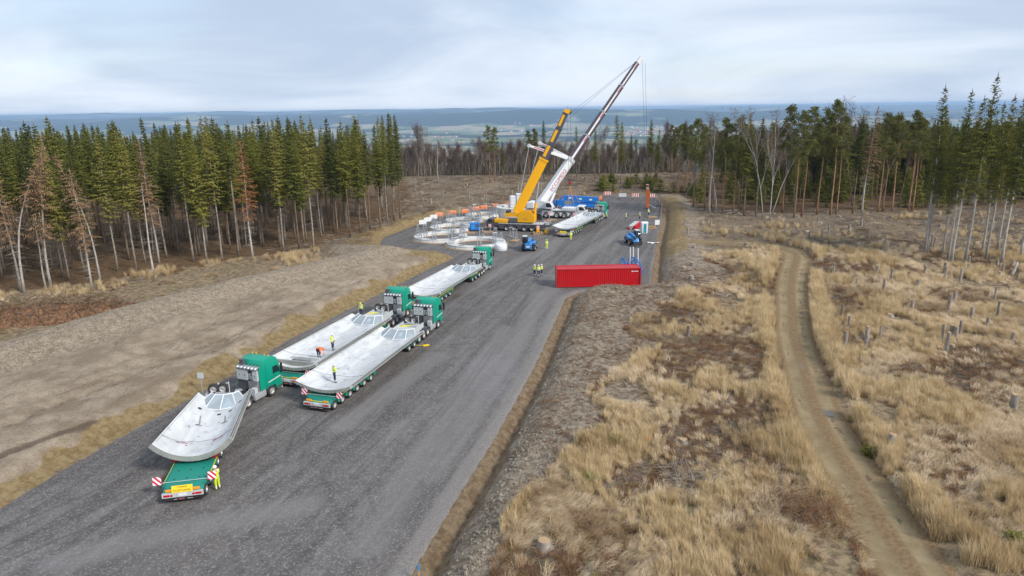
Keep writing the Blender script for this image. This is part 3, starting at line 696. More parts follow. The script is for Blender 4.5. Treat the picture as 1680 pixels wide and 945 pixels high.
def pine_mesh(seed, H, cb, Rm, leafmat=None, barkmat=None, nclump=34, curve=None, r0=0.19):
    rnd = Rnd(seed)
    tm, axis = trunk_mesh('trunk', rnd, H * 0.96, r0, barkmat or M['bark_pine'], curve or (rnd.uniform(-.6, .6), rnd.uniform(-.6, .6)), 0.3, cb + 0.1, 26, 1.5)
    b = MB(); f = FM()
    for i in range(nclump):
        t = cb + (1 - cb) * (i + rnd.random()) / nclump; a = rnd.uniform(0, 6.28)
        sh = math.sin(min(1, (1.02 - t) / (1 - cb) * 1.25) * math.pi / 2); L = Rm * sh * rnd.uniform(0.45, 1.1)
        p = axis(min(t, 1.0) * 1.0); q = p + Vector((math.cos(a) * L, math.sin(a) * L, L * rnd.uniform(0.05, 0.55)))
        b.tube(p, q, 0.045, 0.015, 3, caps=False)
        rr = rnd.uniform(0.45, 0.85)
        for c in range(3):
            cc = p.lerp(q, rnd.uniform(0.55, 1.05)) + Vector((rnd.uniform(-.4, .4), rnd.uniform(-.4, .4), rnd.uniform(-.15, .35)))
            for k in range(20):
                d = Vector((rnd.gauss(0, 1), rnd.gauss(0, 1), rnd.gauss(0.25, 0.7))).normalized()
                f.blade(cc + d * rr * rnd.uniform(0.0, 0.55), d, Vector((rnd.gauss(0, 1), rnd.gauss(0, 1), rnd.gauss(0, 1))), rr * rnd.uniform(0.5, 0.85), rnd.uniform(0.14, 0.26))
    # limbs join the trunk mesh
    lm = b.mesh('limbs', M['bark_pine'], recalc=False)
    bm = bmesh.new(); bm.from_mesh(tm); bm.from_mesh(lm); bm.to_mesh(tm); bm.free(); bpy.data.meshes.remove(lm)
    return tm, f.mesh('crown', leafmat or M['pine'])

def bare_mesh(seed, H, barkmat, twigmat, fork=2, spread=0.5, crown_from=0.45, lean=(0, 0), ntw=260, r0=0.14, upright=1.0):
    """leafless broadleaf tree: forked trunk, limbs and a haze of fine twigs"""
    rnd = Rnd(seed); b = MB(); f = FM(); tips = []
    def limb(p, d, L, r, lev):
        pts = [p]; k = 4; dd = d.copy()
        for j in range(k):
            dd = (dd + Vector((rnd.uniform(-.16, .16), rnd.uniform(-.16, .16), 0.07 * upright))).normalized(); pts.append(pts[-1] + dd * (L / k))
        b.path(pts, [r * (1 - 0.16 * j) for j in range(k + 1)], 5 if lev < 2 else 3)
        tips.append((pts, lev))
        if lev < 3:
            for c in range(rnd.randint(3, 5) if lev else fork + rnd.randint(2, 4)):
                j = rnd.randint(2, k) if lev else rnd.randint(2, k); a = rnd.uniform(0, 6.28); s = rnd.uniform(0.35, 0.9) * spread
                nd = (dd + Vector((math.cos(a) * s, math.sin(a) * s, rnd.uniform(-0.1, 0.3)))).normalized()
                limb(pts[j], nd, L * rnd.uniform(0.38, 0.62), r * 0.5, lev + 1)
    limb(Vector((0, 0, 0)), Vector((lean[0], lean[1], 1)).normalized(), H * 0.62, r0, 0)
    for i in range(ntw):
        pts, lev = rnd.choice([q for q in tips if q[1] > 0]); p = pts[rnd.randint(1, 4)]
        d = Vector((rnd.gauss(0, 1), rnd.gauss(0, 1), rnd.gauss(0.45, 0.6))).normalized()
        f.blade(p, d, Vector((rnd.gauss(0, 1), rnd.gauss(0, 1), rnd.gauss(0, 1))), rnd.uniform(0.5, 1.3), rnd.uniform(0.03, 0.075))
    return b.mesh('trunk', barkmat, smooth=True, recalc=False), f.mesh('crown', twigmat)

def bush_mesh(seed, rx, h, mat):
    rnd = Rnd(seed); f = FM()
    for i in range(1300):
        a = rnd.uniform(0, 6.28); rr = rx * math.sqrt(rnd.random()); z = h * (1 - (rr / rx) ** 2) * rnd.uniform(0.15, 1.0)
        p = Vector((rr * math.cos(a), rr * math.sin(a), z)); d = Vector((rnd.gauss(0, .8), rnd.gauss(0, .8), rnd.gauss(.6, .6))).normalized()
        f.blade(p, d, Vector((rnd.gauss(0, 1), rnd.gauss(0, 1), rnd.gauss(0, 1))), rnd.uniform(.25, .6), rnd.uniform(.1, .22))
    return f.mesh('foliage', mat)

S = {}   # species -> list of (height, trunk mesh, crown mesh)
S['spruce'] = [(22,) + spruce_mesh(i, 22, (.42, .52, .36, .60, .46, .40, .55)[i], (2.4, 1.8, 2.9, 2.1, 2.6, 1.7, 2.3)[i], M['needle'], M['bark'] if i % 2 else M['bark_dim'], sparse=(.05, .2, .1, .25, .12, .08, .2)[i], skirt=(.55, .3, .5, .25, .4, .7, .3)[i], curve=((0, 0), (.5, .2), (-.3, 0), (.2, -.6), (0, .3), (-.4, .2), (.3, .3))[i]) for i in range(7)]
S['olive'] = [(22,) + spruce_mesh(20 + i, 22, 0.32 + 0.07 * i, (2.9, 2.3, 2.6)[i], M['needle_lit'], M['bark'], ndead=90, sparse=.08 + .06 * i, skirt=.35) for i in range(3)]
S['darks'] = [(22,) + spruce_mesh(30 + i, 22, 0.36 + 0.06 * i, 2.2, M['needle_dark'], M['bark_dim'], ndead=60) for i in range(3)]
S['tall'] = [(30,) + spruce_mesh(40 + i, 30, 0.36 + 0.03 * i, 3.4, (M['needle'], M['needle'], M['needle_lit'])[i], M['bark_dead'], ndead=120, r0=0.24, sparse=0.30, skirt=0.2, curve=((0.3, 0.2), (-0.4, 0), (1.7, 0.4))[i], deadlen=2.1) for i in range(3)]
S['dead'] = [(19,) + spruce_mesh(50 + i, 19, 0.36, 2.5, (M['needle_dead'], M['needle_red'], M['needle_dead'])[i], M['bark_dead'], dens=0.8, sparse=0.18, leafw=0.6, droop=0.75, ndead=90, curve=((2.2, 0), (0.1, 0), (-0.7, 0.3))[i]) for i in range(3)]
S['bent'] = [(19,) + spruce_mesh(57, 19, 0.62, 2.6, M['needle_dead'], M['bark_dead'], dens=0.8, sparse=0.2, leafw=0.6, droop=0.9, ndead=40, curve=(6.0, 0.5))]
S['pine'] = [(22,) + pine_mesh(60 + i, 22, 0.52 + 0.05 * (i % 3), 2.3 + 0.3 * (i % 2), nclump=36) for i in range(5)]
S['birch'] = [(17,) + bare_mesh(70 + i, 17, M['bark_birch'], M['twigs'], 2 + i % 2, 0.55, lean=((0.05, 0), (0.18, 0), (-0.06, 0))[i], ntw=620, r0=0.10) for i in range(3)]
S['bare'] = [(16,) + bare_mesh(80 + i, 16, M['bark_dim'] if i % 2 else M['bark'], M['twigs'], 3, 0.42, lean=(0.03 * i - 0.04, 0), ntw=900, r0=0.12) for i in range(4)]
S['young'] = [(5,) + spruce_mesh(90 + i, 5, 0.04, 1.5, M['young'], M['bark_dim'], ndead=4, r0=0.06, droop=0.35) for i in range(2)]
_sn = trunk_mesh('trunk', Rnd(99), 12, 0.15, M['bark_dead'], (0.25, 0), 0.2, 0.95, 26, 1.2, 0.97)
S['snag'] = [(12, _sn[0], None)]
_tn = {'spruce': 'spruce_tree', 'olive': 'spruce_tree', 'darks': 'spruce_tree', 'tall': 'spruce_tree', 'dead': 'dead_spruce_tree', 'bent': 'dead_spruce_tree', 'pine': 'pine_tree', 'birch': 'birch_tree', 'bare': 'bare_tree', 'young': 'young_spruce_tree', 'snag': 'dead_tree_trunk'}
TREE_XY = []
trs = random.Random(5)
def plant(kind, x, y, H, label, group=None, var=None, rz=None, z=None, wide=1.0):
    v = S[kind][trs.randrange(len(S[kind])) if var is None else var % len(S[kind])]
    s = H / v[0]
    if z is None: z = hz(x, y)
    o = empty(_tn[kind], (x, y, z - 0.05), trs.uniform(0, 6.28) if rz is None else rz, label, 'tree', group)
    o.scale = (s * wide, s * wide, s)
    if rz is None: o.rotation_euler = (trs.gauss(0, .022), trs.gauss(0, .022), o.rotation_euler.z)
    link('trunk', v[1], o)
    if v[2] is not None: link('crown', v[2], o)
    TREE_XY.append((x, y)); return o
def near_tree(x, y, r): return any((a - x) ** 2 + (b - y) ** 2 < r * r for a, b in TREE_XY)
ORD = ['leftmost', 'second', 'third', 'fourth', 'fifth', 'sixth', 'seventh', 'eighth', 'ninth', 'tenth', 'eleventh', 'twelfth', 'thirteenth', 'fourteenth', 'fifteenth', 'sixteenth', 'seventeenth', 'eighteenth', 'nineteenth', 'twentieth']

# left stand, front row: measured bases (photograph pixel of the foot), kind, height, variant, label
GB = 0.95
for px, py, k, H, v, rz, lb in [
    (39, 478, 'bent', 20, 0, 0.0, 'dead bleached spruce bowed far to the right at the left edge'),
    (34, 474, 'dead', 19, 2, 1.0, 'dead brown spruce standing upright beside the bowed one'),
    (84, 470, 'dead', 21.5, 0, 0.3, 'tall dead brown spruce with a wide dry crown near the left edge'),
    (75, 470, 'snag', 11, 0, 0.0, 'thin leafless trunk without crown near the left edge'),
    (103, 453, 'olive', 21, 0, 0, 'olive green spruce with thick trunk behind the dead brown spruces'),
    (152, 473, 'dead', 17, 2, 2.2, 'dead brown spruce leaning slightly, standing nearest the brush pile'),
    (165, 458, 'bent', 18.5, 0, 2.6, 'dead brown spruce bowed to the left behind the brush pile'),
    (193, 444, 'olive', 21, 1, 1, 'olive green spruce with feathery crown, just right of the bowed dead spruces'),
    (224, 442, 'olive', 21.5, 2, 4, 'broad olive spruce with straight bare trunk beside the broken grey snag'),
    (252, 451, 'snag', 14.5, 0, 1, 'broken grey snag without crown at the front of the left stand'),
    (261, 432, 'dead', 20, 2, 0, 'pale dying spruce with drooping dry tips behind the broken snag'),
    (317, 429, 'spruce', 22.5, 1, 0, 'tall green spruce just right of the broken snag, first of four in front'),
    (340, 429, 'olive', 20, 0, 2.2, 'light green spruce, second of the four in front'),
    (365, 427, 'olive', 21.5, 2, 1.1, 'light green spruce, third of the four in front'),
    (392, 419, 'spruce', 22.5, 3, 2, 'green spruce left of the rust-red dead one'),
    (415, 428, 'dead', 19.5, 1, 0, 'rust-red dead spruce standing alone in the front row'),
    (466, 412, 'olive', 21.5, 1, 3, 'light green spruce right of the rust-red dead one'),
    (491, 410, 'spruce', 22, 0, 4, 'green spruce with dark pointed top, second right of the rust-red one'),
    (515, 408, 'olive', 22.5, 2, 0.4, 'wide green spruce with branches low down, third right of the rust-red one'),
    (554, 386, 'darks', 19, 1, 0, 'dark thin-crowned spruce where the stand thins out'),
    (574, 386, 'spruce', 22.5, 4, 1, 'sparse spruce with tall bare trunk, above the spoil bench'),
    (592, 383, 'spruce', 20.5, 2, 2, 'spruce with narrow crown and long bare trunk, right part of the left stand'),
    (608, 377, 'darks', 20, 2, 3, 'slim dark spruce among bare trunks, right part of the left stand'),
    (624, 372, 'spruce', 21, 0, 4, 'narrow spruce fourth from the right end of the left stand'),
    (636, 369, 'spruce', 21, 1, 5, 'narrow spruce third from the right end of the left stand'),
    (647, 362, 'darks', 23.5, 0, 6, 'tall dark spruce second from the right end of the left stand'),
    (657, 358, 'darks', 22, 1, 1, 'dark spruce at the very right end of the left stand')]:
    x, y = G(px, py, GB)
    plant(k, x, y, H, lb, 'front row of the left spruce stand', v, rz)
n = 0; tries = 0
while n < 175 and tries < 20000:                       # the stand behind the front row
    tries += 1
    y = trs.uniform(92, 205); x = trs.uniform(-0.80 * y - 10, -24)
    sd = float(poly_sdf(FOR_L, np.array([x]), np.array([y]))[0])
    if sd > -1.5 or sd < -34 or near_tree(x, y, 2.3 if sd > -14 else 2.9): continue
    k = trs.choices(['spruce', 'olive', 'darks'], [5, 2, 3])[0]
    plant(k, x, y, trs.uniform(15.5, 23.5), 'green spruce inside the dense left stand, behind its front row', 'spruces inside the left stand', None, None, None, trs.uniform(.8, 1.25)); n += 1

# right: the tall spruces standing in the clear-cut
for px, py, tx, ty, v, rz, lb in [
    (1516, 416, 1530, 142, 1, 0, 'tall spruce with bare pale trunk, leftmost of the clump in the clear-cut'),
    (1520, 412, 1546, 175, 0, 1, 'slimmer spruce close behind the leftmost one of the clump'),
    (1546, 418, 1552, 215, 0, 2, 'thin short spruce between the leftmost pair and the leaning pair'),
    (1555, 426, 1567, 150, 0, 3, 'upright spruce beside the strongly leaning one in the clump'),
    (1561, 431, 1602, 160, 2, 0, 'pale spruce leaning clearly to the right in the clump'),
    (1583, 432, 1601, 124, 1, 2.5, 'tallest spruce of the clump, its top above the others'),
    (1611, 414, 1615, 170, 0, 2, 'spruce behind the gap of the clump, crown half hidden'),
    (1618, 423, 1622, 158, 1, 3, 'dim brown-trunked spruce in the right half of the clump'),
    (1637, 408, 1640, 160, 0, 5, 'spruce farthest back in the right half of the clump'),
    (1643, 431, 1650, 138, 0, 5.5, 'wide-crowned spruce with stubbed trunk near the right edge'),
    (1674, 426, 1680, 140, 1, 4, 'spruce cut by the right edge of the picture')]:
    x, y = G(px, py, GB); zt = D(tx, ty, y).z
    plant('tall', x, y, zt - hz(x, y), lb, 'tall spruces in the clear-cut', v, rz)

# right stand, measured front: foot, crown top
for px, py, ty, k, v, rz, lb in [
    (1118, 345, 255, 'birch', 1, 0.2, 'slender leaning birch at the left end of the right stand'),
    (1137, 340, 190, 'pine', 0, 0, 'dark wind-shaped pine at the left end of the right stand'),
    (1155, 345, 204, 'pine', 1, 1, 'flat-topped pine second from the left of the right stand'),
    (1163, 352, 205, 'snag', 0, 0, 'grey crownless trunk between two pines of the right stand'),
    (1174, 352, 215, 'birch', 0, 0, 'forked white birch left of the stone heap'),
    (1185, 350, 190, 'pine', 2, 2, 'pine with reddish trunk behind the forked birch'),
    (1202, 352, 187, 'pine', 3, 3, 'pine with open crown right of the forked birch'),
    (1220, 355, 186, 'spruce', 0, 3, 'olive brown spruce with branches to the ground, right stand'),
    (1240, 356, 194, 'darks', 1, 3, 'dim spruce with slim crown left of the white birches'),
    (1252, 360, 195, 'birch', 2, 1, 'white birch, left one of the bright pair'),
    (1262, 362, 188, 'birch', 0, 2, 'white birch with spreading white limbs, brightest in the right stand'),
    (1266, 355, 200, 'birch', 1, 0.6, 'birch leaning right beside the bright pair'),
    (1283, 350, 167, 'pine', 4, 0, 'tall bushy pine rising above the birches'),
    (1302, 360, 176, 'pine', 0, 2, 'pine with bent pale trunk, right of the birches'),
    (1315, 358, 170, 'pine', 1, 4, 'wind-swept pine with orange trunk in the middle of the right stand'),
    (1340, 355, 173, 'pine', 3, 5, 'pine with straight orange trunk in the middle of the right stand'),
    (1362, 358, 160, 'pine', 2, 1, 'tallest pine of the right stand with pale forked stem'),
    (1371, 357, 185, 'pine', 4, 3, 'reddish pine beside the tallest one'),
    (1398, 356, 190, 'darks', 2, 3, 'dark spruce right of the tallest pine'),
    (1413, 355, 176, 'dead', 2, 3, 'brown leafless larch top among the pines'),
    (1440, 353, 180, 'pine', 0, 3.3, 'broad round-topped pine with twin orange trunks'),
    (1447, 352, 186, 'pine', 1, 3.9, 'slimmer pine close to the round-topped one'),
    (1462, 352, 183, 'pine', 3, 0.7, 'pine second to the right of the round-topped one'),
    (1490, 350, 178, 'pine', 2, 0.9, 'tall pine with bright orange trunk left of the clear-cut clump'),
    (1496, 350, 190, 'pine', 4, 2.9, 'pine with orange trunk closest to the clear-cut clump')]:
    x, y = G(px, py, 0.6); zt = D(px, ty, y).z
    plant(k, x, y, zt - hz(x, y), lb, 'front of the right stand', v, rz)
n = 0; tries = 0
while n < 105 and tries < 20000:
    tries += 1
    y = trs.uniform(158, 235); x = trs.uniform(40, 0.78 * y + 8)
    sd = float(poly_sdf(FOR_R, np.array([x]), np.array([y]))[0])
    if sd > -2 or near_tree(x, y, 2.4): continue
    k = trs.choices(['spruce', 'darks', 'pine', 'bare', 'olive'], [3, 4, 5, 2, 1])[0]
    lb = {'pine': 'green pine inside the right stand, behind its front trees', 'bare': 'leafless brown tree inside the right stand'}.get(k, 'green spruce inside the right stand, behind its front trees')
    plant(k, x, y, trs.uniform(15, 21), lb, {'pine': 'pines inside the right stand', 'bare': 'leafless trees inside the right stand'}.get(k, 'spruces inside the right stand'), None); n += 1
n = 0; tries = 0
while n < 46 and tries < 9000:                         # understorey spruces with branches to the ground
    tries += 1
    y = trs.uniform(158, 200); x = trs.uniform(44, 0.78 * y)
    sd = float(poly_sdf(FOR_R, np.array([x]), np.array([y]))[0])
    if sd > -1 or near_tree(x, y, 1.2): continue
    plant('young', x, y, trs.uniform(5, 11), 'bushy young spruce in the understorey of the right stand', 'understorey spruces of the right stand', None, None, None, 0.7); n += 1

# scattered trees at the far edge of the clear-cut (foot px, top py)
for px, py, ty, k, v, rz, lb in [
    (687, 300, 208, 'bare', 0, 0, 'pale leafless tree group edge, just right of the left stand'),
    (700, 298, 206, 'bare', 1, 1, 'tall leafless tree right of the left stand'),
    (707, 296, 212, 'birch', 0, 2, 'bleached leafless birch in the middle distance'),
    (719, 303, 214, 'snag', 0, 0, 'straight pale dead trunk in front of the far wood'),
    (804, 300, 204, 'pine', 3, 0, 'lone pine with bare stem and small tilted crown left of the cranes'),
    (812, 296, 206, 'pine', 0, 2, 'second lone pine touching the tilted one left of the cranes'),
    (825, 292, 232, 'darks', 0, 0, 'small dark spruce top in the far wood left of the cranes'),
    (868, 292, 212, 'pine', 1, 1, 'lone pine close left of the crane masts'),
    (876, 292, 209, 'pine', 2, 3, 'slim lone pine close behind the one left of the crane masts'),
    (892, 292, 198, 'darks', 1, 3, 'pointed dark spruce seen behind the white guying arms'),
    (946, 290, 207, 'spruce', 1, 2, 'spruce rising behind the white boom'),
    (975, 292, 210, 'spruce', 2, 4, 'thin spruce right of the white boom'),
    (983, 290, 214, 'bare', 2, 4, 'pale leafless tree right of the white boom'),
    (1012, 300, 188, 'spruce', 3, 4, 'tall wide spruce between the boom and the hoist ropes'),
    (1018, 302, 200, 'olive', 0, 4, 'lighter spruce grown into the tall wide one'),
    (1034, 296, 220, 'darks', 2, 1, 'smaller dark spruce right of the tall wide one'),
    (1066, 305, 196, 'spruce', 4, 1, 'dark spruce crossed by the hoist ropes'),
    (1078, 303, 212, 'spruce', 0, 5, 'spruce right of the hoist ropes'),
    (1100, 318, 235, 'birch', 1, 0, 'crooked birch with bushy twigs right of the pad end')]:
    x, y = G(px, py, 0.2); zt = D(px, ty, y).z
    plant(k, x, y, zt - hz(x, y), lb, 'scattered trees at the far edge of the clear-cut', v, rz)
# young green spruces at the pad's far end
for i in range(34):
    a = trs.random(); px = trs.uniform(985, 1090) if i < 26 else trs.uniform(1105, 1150); py = trs.uniform(296, 315) if i < 26 else trs.uniform(312, 325)
    x, y = G(px, py, 0.3)
    plant('young', x, y, trs.uniform(2.0, 4.2), 'low green young spruce in the thicket beyond the pad end' if i < 26 else 'low green young spruce between thicket and right stand', 'young spruce thicket' if i < 26 else 'young spruces by the right stand', None, None, None, 2.2)

# geometry-node scatter for uncountable growth
def scatter(name, pts, rots, scl, idx, coll_objs, label, cat_kind='stuff'):
    c = bpy.data.collections.new(name + '_source')
    for o in coll_objs: c.objects.link(o)
    me = bpy.data.meshes.new(name); me.vertices.add(len(pts)); me.vertices.foreach_set('co', np.asarray(pts, np.float32).ravel())
    set_attr(me, 'rot', 'FLOAT_VECTOR', np.asarray(rots, np.float32)); set_attr(me, 'scl', 'FLOAT', np.asarray(scl, np.float32)); set_attr(me, 'pick', 'INT', np.asarray(idx, np.int32))
    o = link(name, me)
    ng = bpy.data.node_groups.new(name, 'GeometryNodeTree')
    ng.interface.new_socket('Geometry', in_out='INPUT', socket_type='NodeSocketGeometry'); ng.interface.new_socket('Geometry', in_out='OUTPUT', socket_type='NodeSocketGeometry')
    g = NT(ng); gi = g('NodeGroupInput'); go = g('NodeGroupOutput')
    ci = g('GeometryNodeCollectionInfo', {'Collection': c}); ci.inputs['Separate Children'].default_value = True; ci.inputs['Reset Children'].default_value = True
    def na(nm, dt):
        q = g('GeometryNodeInputNamedAttribute', None, data_type=dt); q.inputs[0].default_value = nm; return q.outputs[0]
    ip = g('GeometryNodeInstanceOnPoints', {'Points': gi.outputs[0], 'Instance': ci.outputs[0], 'Instance Index': na('pick', 'INT'), 'Rotation': na('rot', 'FLOAT_VECTOR'), 'Scale': na('scl', 'FLOAT')})
    ip.inputs['Pick Instance'].default_value = True
    ng.links.new(ip.outputs[0], go.inputs[0])
    md = o.modifiers.new('scatter', 'NODES'); md.node_group = ng
    return tag(o, label, kind=cat_kind)
def src(name, me):
    return bpy.data.objects.new(name, me)
def join_tree(name, v):
    bm = bmesh.new(); bm.from_mesh(v[1]); n0 = len(bm.faces)
    if v[2] is not None: bm.from_mesh(v[2])
    bm.faces.ensure_lookup_table()
    for i in range(n0, len(bm.faces)): bm.faces[i].material_index = 1
    me = bpy.data.meshes.new(name); bm.to_mesh(me); bm.free()
    me.materials.append(v[1].materials[0])
    if v[2] is not None: me.materials.append(v[2].materials[0])
    return src(name, me)
def scat_trees(name, n, gen, kinds, label, hr):
    objs = []
    for k in kinds: objs += [join_tree('%02d_%s' % (len(objs) + j, k), v) for j, v in enumerate(S[k][:3])]
    hs = []
    for k in kinds: hs += [v[0] for v in S[k][:3]]
    P = np.array([gen() for i in range(n)]); zz_ = hgt(P[:, 0], P[:, 1])
    ix = np.array([trs.randrange(len(objs)) for i in range(n)])
    sc = np.array([trs.uniform(*hr) / hs[i] for i in ix])
    rt = np.column_stack([np.zeros(n), np.zeros(n), np.array([trs.uniform(0, 6.28) for i in range(n)])])
    scatter(name, np.column_stack([P, zz_ - 0.1]), rt, sc, ix, objs, label)
def in_poly(poly, margin, y0, y1, x0, x1):
    def gen():
        while True:
            y = trs.uniform(y0, y1); x = trs.uniform(x0, x1)
            if float(poly_sdf(poly, np.array([x]), np.array([y]))[0]) < margin: return x, y
    return gen
def wedge(y0, y1, k0, k1, power=0.6):
    def gen():
        y = y0 + (y1 - y0) * trs.random() ** power if power != 1 else trs.uniform(y0, y1)
        return trs.uniform(k0, k1) * y, y
    return gen
scat_trees('forest', 650, in_poly(FOR_L, -32, 60, 262, -230, -40), ['spruce', 'darks'], 'deep spruce forest behind the left stand', (17, 22))
scat_trees('forest', 420, in_poly(FOR_R, -40, 175, 262, 60, 215), ['darks', 'pine'], 'deep mixed forest behind the right stand', (15, 20))
scat_trees('undergrowth', 520, in_poly(FOR_R, -16, 165, 262, 55, 215), ['young', 'darks'], 'young spruce undergrowth deep inside the right stand', (5, 13))
scat_trees('bare_wood', 2400, wedge(275, 520, -0.32, 0.24, 1), ['bare'], 'purple-brown leafless wood below the far edge of the clear-cut', (9, 14))
scat_trees('conifer_wood', 800, wedge(330, 620, -0.2, 0.25, 1), ['darks', 'spruce'], 'dark conifers mixed into the far leafless wood', (9, 14))
scat_trees('far_forest', 900, wedge(265, 420, -0.85, -0.22, 1), ['darks', 'spruce'], 'far spruce forest beyond the left stand', (15, 20))
scat_trees('far_forest', 700, wedge(255, 420, 0.22, 0.9, 1), ['darks', 'pine', 'bare'], 'far mixed forest beyond the right stand', (13, 19))

# ------------------------------------------------------------------ dry grass, brash, stones
def grass_mat(name, ca, cb, cc):
    m, t = new_mat(name)
    oi = t('ShaderNodeObjectInfo').outputs['Random']
    pos = t('ShaderNodeNewGeometry').outputs['Position']
    n = t.noise(pos, 0.16, 4, 0.6); n2 = t.noise(pos, 3.0, 2, 0.5)
    c = t.mix(t.ramp(t.math('MULTIPLY_ADD', oi, 0.45, t.math('MULTIPLY', n2, 0.55)), 0.25, 0.75), ca, cb)
    c = t.mix(t.math('MULTIPLY', t.ramp(n, 0.48, 0.66), 0.7), c, cc)
    d = t('ShaderNodeBsdfDiffuse', {'Color': c}); tr = t('ShaderNodeBsdfTranslucent', {'Color': c})
    ms = t('ShaderNodeMixShader', {0: 0.3, 1: d.outputs[0], 2: tr.outputs[0]})
    t('ShaderNodeOutputMaterial', {'Surface': ms.outputs[0]}); return m
M['g_gold'] = grass_mat('golden_dry_grass', (0.56, 0.42, 0.225), (0.80, 0.645, 0.415), (0.48, 0.345, 0.18))
M['g_pale'] = grass_mat('pale_matted_grass', (0.52, 0.385, 0.23), (0.78, 0.635, 0.44), (0.34, 0.22, 0.12))
M['g_brown'] = grass_mat('brown_bracken', (0.21, 0.115, 0.06), (0.36, 0.215, 0.12), (0.27, 0.16, 0.085))
M['g_green'] = grass_mat('mossy_green_grass', (0.26, 0.25, 0.07), (0.38, 0.34, 0.12), (0.3, 0.27, 0.1))
M['g_grey'] = grass_mat('grey_brash_twigs', (0.24, 0.19, 0.15), (0.46, 0.40, 0.33), (0.16, 0.115, 0.08))
M['stone'] = paint('pale_rubble_stone', (0.30, 0.26, 0.20), 0.9, 0, 0.5, (0.17, 0.14, 0.10), 8, 0.2, 0.6)

def tuft(seed, n, L, rad, lean, w, mat, comb=0.0, arch=0.5):
    rnd = Rnd(seed); v = []; f = []
    for i in range(n):
        a = rnd.uniform(0, 6.28); r = rad * math.sqrt(rnd.random()); p = Vector((r * math.cos(a), r * math.sin(a), -0.03))
        a2 = rnd.gauss(0, 0.45) if comb else rnd.uniform(0, 6.28); ln = lean * rnd.uniform(0.4, 1.3)
        out = Vector((math.cos(a2), math.sin(a2), 0)); l = L * rnd.uniform(0.5, 1.15)
        side = Vector((-out.y, out.x, rnd.uniform(-.3, .3))).normalized() * (w * rnd.uniform(0.6, 1.3) / 2)
        pts = []
        for s in (0.0, 0.5, 1.0):
            th = ln * (0.35 + arch * 1.3 * s); pts.append(p + out * (l * s * math.sin(min(th, 1.65))) + Vector((0, 0, l * s * max(math.cos(min(th, 1.65)), 0.03) * (1.0 if s < 1 else 0.92))))
        o = len(v); v += [pts[0] - side, pts[0] + side, pts[1] + side * 0.8, pts[1] - side * 0.8, pts[2]]
        f += [(o, o + 1, o + 2, o + 3), (o + 3, o + 2, o + 4, o + 4)]
    b = bpy.data.meshes.new('tuft'); b.from_pydata([tuple(q) for q in v], [], [tuple(dict.fromkeys(q)) for q in f]); b.materials.append(mat); return b
def sticks(seed, n, L, rad, h, r, mat, flat=0.35):
    rnd = Rnd(seed); b = MB()
    for i in range(n):
        a = rnd.uniform(0, 6.28); d = Vector((math.cos(a), math.sin(a), rnd.gauss(0, flat))).normalized(); l = L * rnd.uniform(0.35, 1)
        c = Vector((rnd.gauss(0, rad), rnd.gauss(0, rad), abs(rnd.gauss(0, h)) + 0.02)); m_ = c + Vector((rnd.gauss(0, .06), rnd.gauss(0, .06), rnd.gauss(0, .05))) * l
        b.path([c - d * l / 2, m_, c + d * l / 2], [r, r * .75, r * .35], 3)
    return b.mesh('sticks', mat, recalc=False)
def rock(seed, mat):
    rnd = Rnd(seed); bm = bmesh.new(); bmesh.ops.create_icosphere(bm, subdivisions=1, radius=0.5)
    for q in bm.verts: q.co = Vector((q.co.x * rnd.uniform(.7, 1.2), q.co.y * rnd.uniform(.6, 1.1), q.co.z * rnd.uniform(.45, .8)))
    me = bpy.data.meshes.new('rock'); bm.to_mesh(me); bm.free(); me.materials.append(mat); return me
GS = ([tuft(i, 60, 1.05, 0.22, 0.35, 0.022, M['g_gold']) for i in range(3)] +                  # 0-2 upright golden
      [tuft(10 + i, 64, 0.85, 0.32, 1.15, 0.026, M['g_pale'], 1, 0.55) for i in range(3)] +    # 3-5 combed, lying
      [tuft(20 + i, 60, 0.55, 0.34, 0.9, 0.026, M['g_brown'], 0, 0.5) for i in range(2)] +     # 6-7 brown
      [tuft(30, 50, 0.4, 0.3, 0.7, 0.024, M['g_green'])] +                                     # 8 green
      [sticks(40 + i, 22, 0.9, 0.35, 0.09, 0.011, M['g_grey']) for i in range(2)])             # 9-10 brash
gobj = [src('%02d_grass' % i, me) for i, me in enumerate(GS)]
gr = np.random.RandomState(11)
def rand_xy(n, x0, x1, y0, y1): return gr.uniform(x0, x1, n), gr.uniform(y0, y1, n)
P_, R_, S_, I_ = [], [], [], []
